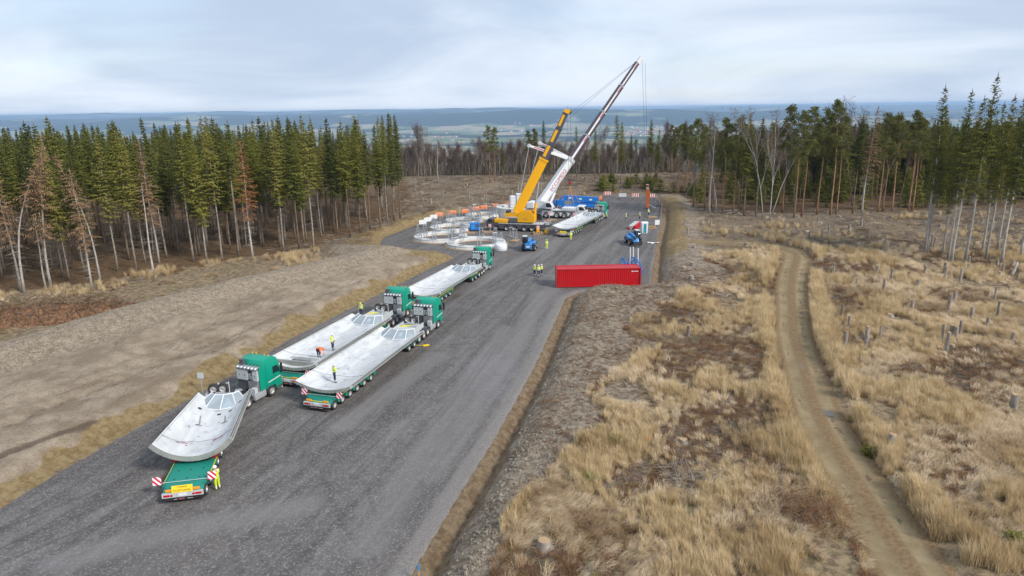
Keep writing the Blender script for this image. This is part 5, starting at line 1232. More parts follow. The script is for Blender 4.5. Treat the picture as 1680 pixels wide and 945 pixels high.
def make_trailer(L, sign=False, amber=True, name='low_loader_trailer'):
    o = empty(name); hw = 1.375
    NB = 8.0 if L > 16 else 6.7
    bevelled(MB().prism([(0.0, 0.62), (0.10, 0.80), (1.0, 1.02), (NB, 1.02), (NB + .5, .9), (NB + .5, .6), (0.0, .58)], 'x', -hw + .12, hw - .12), 'deck', M['deck'], .03, 1, o)
    pl = MB(); rnd = Rnd(4)
    for y in np.arange(1.4, NB - .3, 1.15):
        for x in (-.8, 0, .8): pl.box(x - .07, x + .07, y - .045, y + .045, 1.018, 1.032)
    pl.build('lashing_pockets', M['black'], o)['kind'] = 'stuff'
    axs = [0.72 + 1.3 * k for k in range(6 if L > 16 else 5)]
    for s in (-1, 1):
        yl = MB(); yl.box(s * hw - .04, s * hw + .02, .95, NB + .4, .90, .985); yl.build('reflective_strip', M['yline'], o)
        sd = MB(); sd.box(s * (hw - .12) - .02, s * (hw - .02), .6, NB + .45, .86, 1.015); sd.build('side_rail', M['deck'], o)
        for y in axs:
            wheel(o, s * 1.13, y, .41, .41, .42)
            MB().prism([(y + .42, .62), (y + .46, .99), (y + .86, .99), (y + .86, .45), (y + .62, .40)], 'x', s * .95, s * 1.36).build('mudguard', M['deck'], o)
    for y in axs + [L - 3.45, L - 2.15]: MB().tube((-1.1, y, .41), (1.1, y, .41), .08, None, 8).build('axle', M['dark'], o)
    for y in (L - 3.45, L - 2.15):
        for s in (-1, 1):
            wheel(o, s * 1.13, y, .41, .41, .42)
            MB().prism([(y - .5, .85), (y + .62, .85), (y + .62, .5), (y + .5, .5), (y + .42, .8), (y - .42, .8), (y - .5, .5)], 'x', s * .92, s * 1.36).build('mudguard', M['deck'], o)
    MB().prism([(NB + .3, .55), (NB + .3, .93), (L - 4.1, .98), (L - 4.1, .6)], 'x', -.72, .72).build('main_beam', M['deck'], o)
    MB().box(-1.2, 1.2, L - 4.15, L - 1.25, .84, 1.06).build('front_dolly', M['deck'], o)
    for s in (-1, 1):
        MB().box(s * 1.2 - .03, s * 1.23 + .01, L - 4.1, L - 1.3, .93, 1.0).build('reflective_strip', M['yline'], o)
    gn = MB(); gn.prism([(L - 3.2, 1.06), (L - 2.3, 1.72), (L + .75, 1.72), (L + .75, 1.40), (L - .9, 1.28), (L - 1.3, 1.06)], 'x', -1.18, 1.18)
    bevelled(gn, 'gooseneck', M['lgrey'], .03, 1, o)
    wl = MB()
    for s in (-1, 1): wl.box(s * 1.16 - .03, s * 1.16 + .03, L - 2.2, L + .7, 1.72, 2.0)
    wl.box(-1.14, 1.14, L - 2.22, L - 2.17, 1.72, 1.98); wl.box(-1.14, 1.14, L - .62, L - .57, 1.72, 1.96); wl.build('tray_wall', M['lgrey'], o)
    tb = MB(); tb.box(-.38, .38, L - .5, L + .1, 1.74, 2.12); tb.build('toolbox', M['grey'], o)
    for x in (-.62, .12):
        w_ = wheel(o, x, L + .52, 2.26, .46, .30, 0, 'spare_wheel'); w_.rotation_euler = (0, 0, -math.pi / 2)
    rl = MB()
    for x in (-.25, .6): rl.tube((x, L + .68, 1.72), (x, L + .68, 2.75), .028, None, 6)
    rl.tube((-.25, L + .68, 2.62), (.6, L + .68, 2.62), .028, None, 6); rl.build('rail', M['white'], o)
    # tail
    MB().box(-hw + .1, hw - .1, -.06, .06, .47, .78).build('tail_panel', M['lgrey'], o)
    MB().box(-hw + .05, hw - .05, -.11, .04, .27, .45).build('underrun_bar', M['black'], o)
    for s in (-1, 1):
        MB().box(s * .98 - .19, s * .98 + .19, -.085, -.062, .56, .70).build('tail_light', M['redlamp'], o)
        MB().lathe([(0, -.10), (.07, -.095), (.08, -.062)], (s * .68, 0, .62), 'y', 12).build('reflector', M['redlamp'], o)
    MB().box(-.27, .27, -.09, -.062, .55, .76).build('number_plate', M['white'], o)
    text('bumper_lettering', 'www.', .10, M['white'], o, (-.45, -.114, .36), (R(90), 0, 0))
    text('bumper_lettering', 'MAX', .17, M['redlamp'], o, (-.08, -.114, .36), (R(90), 0, 0)); text('bumper_lettering', 'MAX', .172, M['white'], o, (-.075, -.1125, .357), (R(90), 0, 0))
    text('bumper_lettering', 'trailer.eu', .10, M['white'], o, (.46, -.114, .36), (R(90), 0, 0))
    if amber:
        for s in (-1, 1): MB().cbox((s * .82, .12, .90), (.50, .12, .13), 0, .02).build('warning_beacon_bar', M['amber'], o)
        MB().box(-.56, .56, .10, .16, .84, .88).build('beacon_bracket', M['yline'], o)
    if sign:
        sg = MB(); Ms = Matrix.Translation((0, .02, 1.02)) @ Matrix.Rotation(R(-22), 4, 'X'); sg.cbox((0, 0, 0), (1.3, .03, .46), 0, 0, Ms); sg.build('sign_board', M['ysign'], o)
        for tx, zz_ in (('CONVOI', .11), ('EXCEPTIONNEL', -.11)):
            q = text('sign_lettering', tx, .19, M['black'], o, Ms @ Vector((0, -.019, zz_)), (R(90 - 22), 0, 0), .002, 'CENTER', .82)
    for s in (-1, 1):
        bo = MB(); bo.box(s * 1.72 - .27, s * 1.72 + .27, -.012, .012, 0, .54); q = bo.build('marker_board', M['chev'], o); q.location = (0, .82, 1.02); q.rotation_euler = (R(-12), 0, 0)
        if s < 0: q.scale = (-1, 1, 1); q.location.x = 0; 
        if s < 0:
            q.data = q.data.copy(); q.scale = (1, 1, 1)
    br = MB(); br.tube((-1.6, .9, 1.10), (1.6, .9, 1.10), .022, None, 6); br.build('marker_crossbar', M['lgrey'], o)
    MB().path([(-1.4, .9, 1.05), (-1.2, .5, .92), (-.9, .25, .86)], .012, 4).build('cable', M['black'], o); MB().path([(1.4, .9, 1.05), (1.1, .5, .92), (.8, .25, .86)], .012, 4).build('cable', M['black'], o)
    return o

def shell_fn(W, L, s, th, taper):
    hw = W / 2; Rr = (hw * hw + s * s) / (2 * s); A = math.asin(min(1, hw / Rr))
    def pt(u, v, off):      # u -1..1 across, v 0..1 along, off 0 inner, 1 outer
        k = 1 + (taper - 1) * v; a = A * u; r = Rr + th * off
        return Vector((k * r * math.sin(a), L * v, th + Rr * k - k * r * math.cos(a) + (k - 1) * 0))
    return pt
def make_shell(W, L, s, th=0.26, ports=0, taper=0.94, name='concrete_tower_shell'):
    o = empty(name); pt = shell_fn(W, L, s, th, taper); NU, NV = 28, 10
    b = MB(); vs_ = [];
    for off in (0, 1):
        for j in range(NV + 1):
            for i in range(NU + 1): vs_.append(pt(-1 + 2 * i / NU, j / NV, off))
    n1 = (NU + 1) * (NV + 1); q = lambda off, j, i: off * n1 + j * (NU + 1) + i
    fs = []; mi = []
    for j in range(NV):
        for i in range(NU):
            fs.append((q(0, j, i), q(0, j, i + 1), q(0, j + 1, i + 1), q(0, j + 1, i))); fs.append((q(1, j, i), q(1, j + 1, i), q(1, j + 1, i + 1), q(1, j, i + 1)))
    b.add(vs_, fs, 0); o_ = 0
    ef = [(q(0, 0, i), q(1, 0, i), q(1, 0, i + 1), q(0, 0, i + 1)) for i in range(NU)] + [(q(0, NV, i + 1), q(1, NV, i + 1), q(1, NV, i), q(0, NV, i)) for i in range(NU)]
    b.f += ef; b.m += [1] * len(ef)
    sf = [(q(0, j, 0), q(0, j + 1, 0), q(1, j + 1, 0), q(1, j, 0)) for j in range(NV)] + [(q(0, j + 1, NU), q(0, j, NU), q(1, j, NU), q(1, j + 1, NU)) for j in range(NV)]
    b.f += sf; b.m += [1] * len(sf)
    b.build('shell', [M['conc'], M['conc_edge']], o, 40)
    for u in (-1, 1):                                   # joint strips along both long edges
        for off, wd, mt in ((0.30, .035, 'dark'), (0.66, .03, 'dgrey')):
            st = MB(); st.path([pt(u * 1.002, v, off) + Vector((0, 0, .012)) for v in np.linspace(0.03, .97, 6)], wd, 4); st.build('joint_strip', M[mt], o)
        lp = MB(); lp.path([pt(u * .955, v, -.05) for v in np.linspace(0.06, .94, 6)], .025, 4); lp.build('edge_groove', M['conc_edge'], o)
    bo = MB()
    for i in range(15):
        p = pt(-.9 + 1.8 * i / 14, 0, .6); p2 = p + Vector((0, -.16, -.10)); bo.tube(p, p2, .012, None, 5)
    bo.build('starter_bars', M['galv'], o)['kind'] = 'stuff'
    rnd = Rnd(int(L * 10))
    for (u, v) in ((-.3, .16), (.35, .14), (-.55, .45), (.2, .55), (.55, .75), (-.15, .32)):
        p = pt(u, v, 0); n_ = (pt(u, v, -.5) - p).normalized(); MB().tube(p - n_ * .01, p + n_ * .012, .055, None, 8).build('lifting_anchor', M['dark'], o)
    # lashing across the rear end
    st = MB(); st.path([pt(u, .16, 0) + Vector((0, 0, .30 * (1 - abs(u)) + .03)) for u in np.linspace(-.97, .97, 5)], .018, 4); st.build('lashing_strap', M['dgrey'], o)
    if ports:
        for u, v in ((-.62, .78), (.05, .72), (.40, .74), (.66, .86)):
            p = pt(u, v, 0); n_ = (pt(u, v, -.5) - p).normalized(); MB().tube(p - n_ * .02, p + n_ * .014, .17, None, 14).build('port_opening', M['dark'], o)
        cn = MB()
        for u0 in (-.45, .3):
            c = [pt(u0, .66, -.1), pt(u0 + .05, .60, -.12), pt(u0 + .12, .52, -.1), pt(u0 + .02, .5, -.1), pt(u0 + .22, .50, -.1)]; cn.path(c, .022, 4)
        cn.build('lifting_chain', M['dgrey'], o)
        ch = MB()
        for u0 in (-.55, .35):
            ch.path([pt(u0, .17, 0) + Vector((0, 0, .1)), pt(u0 + .12, .17, 0) + Vector((0, 0, .16)), pt(u0 + .28, .17, 0) + Vector((0, 0, .14))], .028, 4)
        ch.build('red_chain', M['magenta'], o)
    return o, pt
def make_screen(r0, r1, h):
    """folding frame of clear panels that stands on the shell like half a lampshade"""
    o = empty('clear_panel_screen'); an = [R(-82), R(-38), R(0), R(38), R(82)]
    B = [Vector((r0 * math.sin(a), -r0 * .62 * math.cos(a), 0.03 + .16 * abs(math.sin(a)))) for a in an]; T = [Vector((r1 * math.sin(a), .95 - r1 * .62 * math.cos(a), h)) for a in an]
    for i in range(4):
        p = MB(); n_ = ((B[i + 1] - B[i]).cross(T[i] - B[i])).normalized() * .012
        p.add([B[i] + n_, B[i + 1] + n_, T[i + 1] + n_, T[i] + n_, B[i] - n_, B[i + 1] - n_, T[i + 1] - n_, T[i] - n_], [(0, 1, 2, 3), (7, 6, 5, 4), (0, 4, 5, 1), (1, 5, 6, 2), (2, 6, 7, 3), (3, 7, 4, 0)]); p.build('panel', M['pane'], o)
    for i in range(5): MB().tube(B[i], T[i] + (T[i] - B[i]) * .05, .045, None, 4).build('post', M['white'], o)
    for i in range(4):
        MB().tube(B[i], B[i + 1], .04, None, 4).build('bottom_bar', M['white'], o); MB().tube(T[i], T[i + 1], .04, None, 4).build('top_bar', M['white'], o)
    return o

TR0 = make_tractor(); RIGS = {}
def rig(key, rx, ry, hd, L, thd, sw, sl, ss, soff, desc, sign, amber, ports, lat=0.0, sz=1.34, sh_off=0.0):
    """trailer tail at (rx, ry), heading hd degrees clockwise from +Y, tractor heading thd"""
    a = R(hd); f = Vector((math.sin(a), math.cos(a), 0)); rgt = Vector((math.cos(a), -math.sin(a), 0)); base = Vector((rx, ry, 0.03))
    tr = make_trailer(L, sign, amber); move(tr, base, -a, 'green low-loader trailer ' + desc); tr['category'] = 'trailer'; tr['group'] = 'low-loader trailers'
    king = base + f * L; b_ = R(thd); ft = Vector((math.sin(b_), math.cos(b_), 0))
    tt = TR0 if not RIGS else copy_tree(TR0); move(tt, king + ft * 4.75, -b_, 'green heavy truck ' + desc); tt['category'] = 'truck'; tt['group'] = 'heavy haulage trucks'
    sh, pt = make_shell(sw, sl, ss, .38 if ports else .28, ports, .80 if ports else .95); sb_ = base + f * soff + rgt * lat + Vector((0, 0, sz)); a = a + R(sh_off); f = Vector((math.sin(a), math.cos(a), 0)); rgt = Vector((math.cos(a), -math.sin(a), 0)); move(sh, sb_, -a, 'curved pale concrete shell on the trailer ' + desc); sh['category'] = 'concrete shell'; sh['group'] = 'concrete tower shells on trailers'
    sd = MB()
    sup = []
    for v in (.12, .80):
        for s in (-1, 1):
            u = .42 * s; p = pt(u, v, 1.0); y_ = p.y + soff
            q = MB(); q.prism([(p.x - .28, 1.03), (p.x + .28, 1.03), (p.x + .22, sz + p.z - .06), (p.x - .22, sz + p.z - .06)], 'y', y_ - .16, y_ + .16); q.build('load_saddle', M['dark'], tr)
        for s in (-1, 1):
            q = MB(); q.prism([(s * 1.05, 1.03), (s * 1.38, 1.03), (s * 1.85, 1.52), (s * 1.55, 1.52)], 'y', soff + sl * v - .45, soff + sl * v + .45); q.build('red_support_pad', M['red'], tr)
    sc = make_screen(2.15 if ss < .9 else 1.95, 1.5 if ss < .9 else 1.1, .72); pm = pt(0, .93, 0)
    move(sc, sb_ + f * (sl * .93) + Vector((0, 0, pm.z + .02)), -a, 'clear panel screen on the shell ' + desc); sc['category'] = 'screen'; sc['group'] = 'clear panel screens'
    def on(u, v): p = pt(u, v, 0); return sb_ + rgt * p.x + f * p.y + Vector((0, 0, p.z))
    RIGS[key] = dict(f=f, r=rgt, on=on, base=base, king=king, tr=tr, sh=sh); return RIGS[key]
rig(1, -21.95, 40.25, -11.9, 13.7, 22, 5.05, 9.5, 1.2, 3.2, 'nearest the camera', True, True, 1, 0.05, 1.30, 3.0)
rig(2, -16.9, 54.2, 17.0, 19.2, 17, 5.3, 15.9, .60, 0.9, 'in the right lane, carrying the worker with phone', False, True, 0, .1)
rig(3, -21.2, 59.7, 17.6, 18.7, 16, 5.3, 15.6, .60, 0.8, 'in the left lane, carrying the stooping worker', False, True, 0)
rig(4, -12.15, 84.6, 19.0, 19.0, 16, 5.2, 15.6, .58, 1.0, 'second in the left lane', False, True, 0)
rig(5, 10.3, 134.2, 24.0, 21.6, 24, 5.0, 19.0, .52, 0.7, 'farthest away, under the crane', True, True, 0)
# deck hatch and end block on the left-lane shell where the men work
r3 = RIGS[3]; f3, g3 = r3['f'], r3['r']
p = r3['on'](0, .04)
o = empty('concrete_end_block', p, -R(17.6), 'raised grey concrete end block with dark slot, beside the stooping worker', 'concrete block')
bl = MB(); bl.prism([(-2.0, .02), (2.2, .02), (2.2, .52), (-2.0, .42)], 'y', -.15, .1); bl.build('front_wall', M['conc_edge'], o)
bl = MB(); bl.prism([(-1.2, .05), (1.9, .05), (1.9, .42), (-1.2, .36)], 'y', 1.2, 1.42); bl.build('rear_wall', M['conc'], o)
bl = MB(); bl.box(-1.3, 1.8, .1, 1.2, .05, .09); bl.build('dark_slot', M['dgrey'], o)
# small gear on and beside the trailers
for k, (u, v, lb) in {2: (0.15, 1.0, 'yellow folded sheet on the screen of the right lane shell'), 3: (0.1, 1.0, 'yellow folded sheet on the screen of the left lane shell')}.items():
    p = RIGS[k]['on'](u, v); b = MB(); rnd = Rnd(k)
    b.add([(.75 * math.cos(a) * rnd.uniform(.7, 1.1), .34 * math.sin(a) * rnd.uniform(.7, 1.1), rnd.uniform(0, .06)) for a in np.linspace(0, 6.28, 13)[:-1]] + [(0, 0, .12)], [(i, (i + 1) % 12, 12) for i in range(12)] + [tuple(range(11, -1, -1))])
    o = b.build('folded_sheet', M['yline']); move(o, p + Vector((0, 0, .80)), 0.2, lb, 'folded yellow sheets'); o['category'] = 'sheet'
x1, y1 = G(699, 568); b = MB(); b.cbox((0, 0, .06), (.7, .3, .12), 0, .05); b.path([(-.3, 0, .1), (-.8, .3, .05), (-1.2, .9, .04), (-1.3, 1.5, .5)], .03, 5)
o = b.build('yellow_hose', M['ysign']); move(o, (x1, y1, .05), 0.4, 'yellow hose and bag lying beside the right lane trailer'); o['category'] = 'hose'
x1, y1 = G(330, 625, 1.2)
o = empty('side_mirror_plate', (x1, y1, 0), 0, 'grey plate on a post at the left flank of the nearest trailer', 'plate'); MB().box(-.28, .28, -.03, .03, 1.45, 2.0).build('plate', M['lgrey'], o); MB().tube((0, 0, hz(x1, y1)), (0, 0, 1.5), .035, None, 6).build('post', M['grey'], o)

# ------------------------------------------------------------------ cranes
class Frame:
    """thing root with a helper that turns world points into its local space"""
    def __init__(s, name, loc, fwd, label, cat, group=None):
        s.rz = math.atan2(-fwd[0], fwd[1]); s.o = empty(name, loc, s.rz, label, cat, group)
        s.inv = (Matrix.Translation(loc) @ Matrix.Rotation(s.rz, 4, 'Z')).inverted()
    def __call__(s, p): return s.inv @ Vector(p)
def bar(mb, p0, p1, w0, h0, w1=None, h1=None, mi=0, hint=Vector((0, 0, 1)), cut=0.0):
    """box beam from p0 to p1; w across, h in the plane of hint"""
    p0 = Vector(p0); p1 = Vector(p1); w1 = w1 or w0; h1 = h1 or h0; d = (p1 - p0).normalized(); s = d.cross(hint).normalized(); u = s.cross(d)
    vs_ = []
    for p, w_, h_ in ((p0, w0, h0), (p1, w1, h1)):
        prof = [(-.5, .5), (.5, .5), (.5, -.22), (.28, -.5), (-.28, -.5), (-.5, -.22)] if cut else [(-.5, .5), (.5, .5), (.5, -.5), (-.5, -.5)]
        vs_ += [p + s * (a * w_) + u * (b_ * h_) for a, b_ in prof]
    n = len(vs_) // 2
    return mb.add(vs_, [tuple(range(n)), tuple(range(2 * n - 1, n - 1, -1))] + [(i, n + i, n + (i + 1) % n, (i + 1) % n) for i in range(n)], mi)
def carrier(F, y0, y1, axles, col, deckcol, r=.66, z0=.75, z1=1.55):
    o = F.o; hw = 1.38
    bevelled(MB().box(-hw + .1, hw - .1, y0, y1, z0, z1), 'chassis', M[col], .04, 1, o)
    MB().box(-hw, hw, y0 + .2, y1 - 2.4, z1, z1 + .1).build('deck_plate', M[deckcol], o)
    for s in (-1, 1):
        for y in axles: wheel(o, s * 1.12, y, r, r, .48)
        gs = sorted(axles)
        for a, b_ in zip(gs[:-1], gs[1:]):
            if b_ - a > r * 2 + .35: MB().box(s * hw - .2, s * hw, a + r + .1, b_ - r - .1, .55, z1 - .15).build('side_box', M[col], o)
    for y in axles: MB().tube((-1.1, y, r), (1.1, y, r), .12, None, 8).build('axle', M['dark'], o)
def outrigger(F, y, s, reach, col):
    o = F.o
    MB().box(*(sorted((s * 1.2, s * reach))), y - .17, y + .17, .78, 1.08).build('outrigger_beam', M[col], o)
    MB().tube((s * reach, y, .12), (s * reach, y, 1.25), .11, None, 10).build('outrigger_jack', M['silver'], o)
    MB().lathe([(0, .12), (.38, .12), (.42, .03), (0, .03)], (s * reach, y, .03), 'z', 14).build('outrigger_pad', M['dgrey'], o)
    MB().cbox((s * reach, y, .035), (1.5, 1.1, .07)).build('bearing_mat', M['wood'], o)
    q = MB().box(-.3, .3, -.02, .02, 0, .6).build('marker_board', M['chev'], o); q.location = (s * (reach + .08), y, 1.15); q.rotation_euler = (0, 0, -F.rz)
def mat_text_on(F, s, size, mat, P, d, nrm, name='boom_lettering'):
    """lettering along world direction d on a face with world normal nrm"""
    d = Vector(d).normalized(); nrm = Vector(nrm); nrm = (nrm - d * nrm.dot(d)).normalized(); up = nrm.cross(d)
    Mw = Matrix((d, up, nrm)).transposed().to_4x4(); Mw.translation = Vector(P) + nrm * .02
    q = text(name, s, size, mat, F.o, (0, 0, 0), (0, 0, 0), .004); q.matrix_local = F.inv @ Mw; return q

# yellow crane
F = Frame('yellow_mobile_crane', (1.3, 142.9, .03), (-.964, .266), 'yellow telescopic mobile crane with charcoal carrier, nearer of the two cranes', 'crane', 'mobile cranes'); Y_ = F.o
carrier(F, -6.0, 6.2, [4.35, 1.95, .3, -1.9, -3.55], 'dgrey', 'lgrey')
bevelled(MB().prism([(4.9, .8), (4.9, 2.55), (6.1, 2.5), (6.45, 1.7), (6.45, .7)], 'x', -1.3, 1.3), 'driver_cab', M['dgrey'], .06, 2, Y_)
for s in (-1, 1): MB().prism([(5.1, 1.7), (5.1, 2.4), (6.0, 2.35), (6.25, 1.7)], 'x', s * 1.31 - .012, s * 1.31 + .012).build('cab_window', M['glass'], Y_)
MB().prism([(6.12, 2.42), (6.43, 1.75), (6.47, 1.76), (6.16, 2.43)], 'x', -1.15, 1.15).build('windscreen', M['glass'], Y_)
MB().box(-1.32, 1.32, 6.38, 6.6, .55, .95).build('bumper', M['yellow'], Y_)
bevelled(MB().box(-1.25, 1.25, 1.7, 4.7, 1.7, 2.45), 'engine_cover', M['yellow'], .06, 2, Y_)
bevelled(MB().box(-1.3, 1.3, -.2, 1.6, 1.7, 2.35), 'counterweight', M['dgrey'], .05, 1, Y_)
MB().lathe([(0, 1.95), (1.15, 1.95), (1.15, 1.66), (0, 1.66)], (0, -2.0, 0), 'z', 24).build('turntable', M['dark'], Y_)
P0 = D(848, 349, 143.1); P1 = D(892.5, 261, 143.1); P2 = D(904.5, 237, 143.1); P3 = D(917, 211, 143.1); P4 = D(928, 186, 143.1)
l = [F(p) for p in (P0, P1, P2, P3, P4)]; hint = F.inv.to_3x3() @ Vector((0, 0, 1))
c0 = F(D(862, 361, 142.9))
ss = MB(); ss.prism([(-3.9, 1.95), (-3.95, 3.3), (-3.0, 4.3), (-.9, 4.2), (-.4, 3.3), (-.35, 1.95)], 'x', -1.15, -.75); ss.prism([(-3.9, 1.95), (-3.95, 3.3), (-3.0, 4.3), (-.9, 4.2), (-.4, 3.3), (-.35, 1.95)], 'x', .75, 1.15); ss.box(-.76, .76, -3.8, -.5, 1.95, 2.6)
ss.build('superstructure', M['yellow'], Y_)
wn_ = MB(); wn_.box(-1.0, 1.0, -.5, 2.4, 3.05, 3.75); wn_.build('winch_housing', M['yellow'], Y_)
wd_ = MB(); wd_.tube((-.8, 1.9, 3.95), (.8, 1.9, 3.95), .38, None, 16); wd_.build('winch_drum', M['dark'], Y_)
b = MB(); bar(b, l[0], l[1], 1.35, 1.95, 1.25, 1.8, 0, hint, 1); b.build('boom_base_section', M['yellow'], Y_)
b = MB(); bar(b, l[1] + (l[1] - l[0]).normalized() * -.35, l[1] + (l[1] - l[0]).normalized() * .1, 1.45, 2.05, None, None, 0, hint, 1); b.build('boom_collar', M['yellow'], Y_)
for i, (w_, h_) in enumerate(((1.08, 1.5), (.98, 1.32), (.88, 1.16))):
    b = MB(); bar(b, l[i + 1], l[i + 2], w_, h_, None, None, 0, hint, 1); b.build('telescopic_section', M['dgrey'], Y_)
    d = (l[i + 2] - l[i + 1]).normalized(); sd = d.cross(hint).normalized(); up = sd.cross(d)
    for sg in (-1, 1):
        b = MB(); bar(b, l[i + 1] + d * .5 + sd * sg * (w_ / 2 + .008) + up * h_ * .2, l[i + 2] - d * .4 + sd * sg * (w_ / 2 + .008) + up * h_ * .2, .016, h_ * .42, None, None, 0, hint); b.build('yellow_band', M['yellow'], Y_)
    b = MB(); bar(b, l[i + 2] - d * .12, l[i + 2] + d * .1, w_ + .12, h_ + .14, None, None, 0, hint, 1); b.build('boom_collar', M['dgrey'], Y_)
hd = F(D(931, 180, 143.1)); b = MB(); bar(b, l[4], hd, .8, 1.1, .8, .9, 0, hint); hx = F(D(935.5, 184, 143.1)); bar(b, hd, hx, .7, .5, .5, .4, 0, hint); b.build('boom_head', M['yellow'], Y_)
b = MB(); b.lathe([(0, -.1), (.34, -.1), (.34, .1), (0, .1)], tuple(hx), 'x', 14); b.build('sheave', M['dark'], Y_)
b = MB(); b.tube(hd, hd + Vector((0, 0, .9)), .02, None, 4); b.build('anemometer', M['dark'], Y_)
rA = [D(931, 184, 143.1), D(936, 186, 143.1)]; hk = D(935, 297, 143.1)
for k, r_ in enumerate(rA): MB().tube(F(r_), F(hk + Vector(((k - .5) * .5, 0, .4))), .028, None, 5).build('hoist_rope', M['rope'], Y_)
hb = MB(); h_ = F(hk); hb.cbox(tuple(h_ + Vector((0, 0, .1))), (.35, .8, .7), 0, .08); hb.build('hook_block', M['dgrey'], Y_)
hb = MB(); hb.tube(h_ + Vector((0, -.2, -.3)), h_ + Vector((0, .2, -.3)), .32, None, 14); hb.build('hook_sheave_cheek', M['redlamp'], Y_)
hb = MB(); hb.path([h_ + Vector((0, 0, -.5)), h_ + Vector((0, 0, -.9)), h_ + Vector((0, .22, -1.05)), h_ + Vector((0, .25, -.85))], .07, 6); hb.build('hook', M['dark'], Y_)
lo = F(D(876, 362, 142.4)); mi_ = F(D(879, 333, 142.7)); hi_ = F(D(884, 298, 143.0))
MB().tube(lo, mi_, .30, None, 14).build('lift_cylinder', M['yellow'], Y_, 40); MB().tube(mi_, hi_, .19, None, 12).build('lift_cylinder_rod', M['galv'], Y_, 40)
cbx = MB(); cbx.prism([(-5.0, 2.0), (-5.1, 2.8), (-4.8, 3.55), (-3.6, 3.55), (-3.5, 2.0)], 'x', 1.18, 1.98); bevelled(cbx, 'operator_cab', M['dgrey'], .05, 2, Y_)
MB().prism([(-5.02, 2.25), (-5.06, 2.8), (-4.8, 3.42), (-3.8, 3.42), (-3.72, 2.25)], 'x', 1.985, 2.0).build('cab_window', M['glass'], Y_)
q = MB().prism([(-5.02, 2.25), (-5.06, 2.8), (-4.8, 3.42), (-3.8, 3.42), (-3.72, 2.25)], 'x', 1.16, 1.175).build('cab_window', M['glass'], Y_)
for y, s in ((5.0, 1), (5.0, -1), (-5.3, 1), (-5.3, -1)): outrigger(F, y, s, 3.3, 'dgrey')
tb = MB(); tb.box(-1.2, 1.2, -7.2, -6.02, 1.1, 1.5); tb.build('tail_frame', M['dgrey'], Y_)
for x in (-.8, 0, .7): MB().box(x - .2, x + .2, -7.1, -6.3, 1.52, 2.1).build('tail_box', M['lgrey' if x else 'dark'], Y_)
q = text('superstructure_emblem', 'LTM', .45, M['dgrey'], Y_, (-1.16, -2.0, 2.55), (R(90), 0, R(-90))); q2 = text('superstructure_emblem', 'LTM', .45, M['dgrey'], Y_, (1.16, -2.0, 2.55), (R(90), 0, R(90)))
# slings from hook to the shell
SH5 = RIGS[5]
sl_o = empty('lifting_slings', hk + Vector((0, 0, -.95)), 0, 'orange lifting slings and chains hanging from the yellow crane hook', 'slings')
for k, (u, v) in enumerate(((-.5, .25), (.5, .25), (-.5, .62), (.5, .62))):
    a = SH5['on'](u, v) - sl_o.location; m1 = a * .42 + Vector((0, 0, .2)); MB().tube((0, 0, 0), m1, .045, None, 5).build('sling', M['sling'], sl_o); MB().tube(m1, a, .022, None, 5).build('chain', M['galv'], sl_o)

# white crane
F = Frame('white_mobile_crane', (10.9, 159.9, .03), (.947, -.32), 'white telescopic mobile crane with long dark boom and guying arms', 'crane', 'mobile cranes'); W_ = F.o
carrier(F, -7.2, 6.4, [3.9, 2.05, .2, -2.3, -4.1, -5.8], 'white', 'lgrey', .68, .8, 1.75)
bevelled(MB().prism([(5.0, .9), (5.0, 3.0), (6.6, 2.95), (7.1, 2.0), (7.1, .8)], 'x', -1.32, 1.32), 'driver_cab', M['white'], .08, 2, W_)
for s in (-1, 1): MB().prism([(5.5, 2.0), (5.5, 2.8), (6.5, 2.75), (6.85, 2.0)], 'x', s * 1.325 - .012, s * 1.325 + .012).build('cab_window', M['glass'], W_)
MB().prism([(6.66, 2.85), (7.08, 2.05), (7.13, 2.06), (6.72, 2.87)], 'x', -1.15, 1.15).build('windscreen', M['glass'], W_)
bevelled(MB().box(-1.25, 1.25, 1.4, 4.9, 1.88, 2.5), 'engine_cover', M['white'], .08, 2, W_)
for s in (-1, 1):
    for (a, b_) in ((-6.6, -3.3), (-.6, 4.7)):
        fd = MB(); fd.box(s * 1.0, s * 1.40, a, b_, 1.45, 1.72); fd.build('wheel_arch', M['dgrey'], W_)
MB().lathe([(0, 2.15), (1.2, 2.15), (1.2, 1.86), (0, 1.86)], (0, -2.6, 0), 'z', 24).build('turntable', M['dark'], W_)
ss = MB()
for s in (-1, 1): ss.prism([(-5.4, 2.15), (-5.2, 3.4), (-3.8, 4.0), (-1.6, 3.5), (-.9, 2.15)], 'x', s * .98 - .16, s * .98 + .16)
ss.box(-.84, .84, -5.2, -1.2, 2.16, 2.7); ss.build('superstructure', M['white'], W_)
cw = MB(); cw.box(-1.9, 1.9, -6.9, -5.3, 2.2, 3.6); bevelled(cw, 'counterweight', M['white'], .06, 1, W_)
oc_ = MB(); oc_.prism([(-2.4, 2.2), (-2.4, 3.7), (-1.2, 3.7), (-.7, 3.0), (-.7, 2.2)], 'x', 1.2, 2.05); bevelled(oc_, 'operator_cab', M['white'], .06, 2, W_)
for xx in (1.19, 2.06): MB().prism([(-2.2, 2.6), (-2.2, 3.6), (-1.3, 3.6), (-.85, 3.0), (-.85, 2.6)], 'x', xx - .012, xx + .012).build('cab_window', M['glass'], W_)
Q0 = D(876, 350, 161.0); QT = D(1048, 100, 174.0)
q = [Q0.lerp(QT, t_) for t_ in (0, .345, .50, .655, .83, .985)]
hint = F.inv.to_3x3() @ Vector((0, 0, 1)); l = [F(p) for p in q]
b = MB(); bar(b, l[0], l[1], 1.45, 2.0, 1.4, 1.85, 0, hint, 1); b.build('boom_base_section', M['white'], W_)
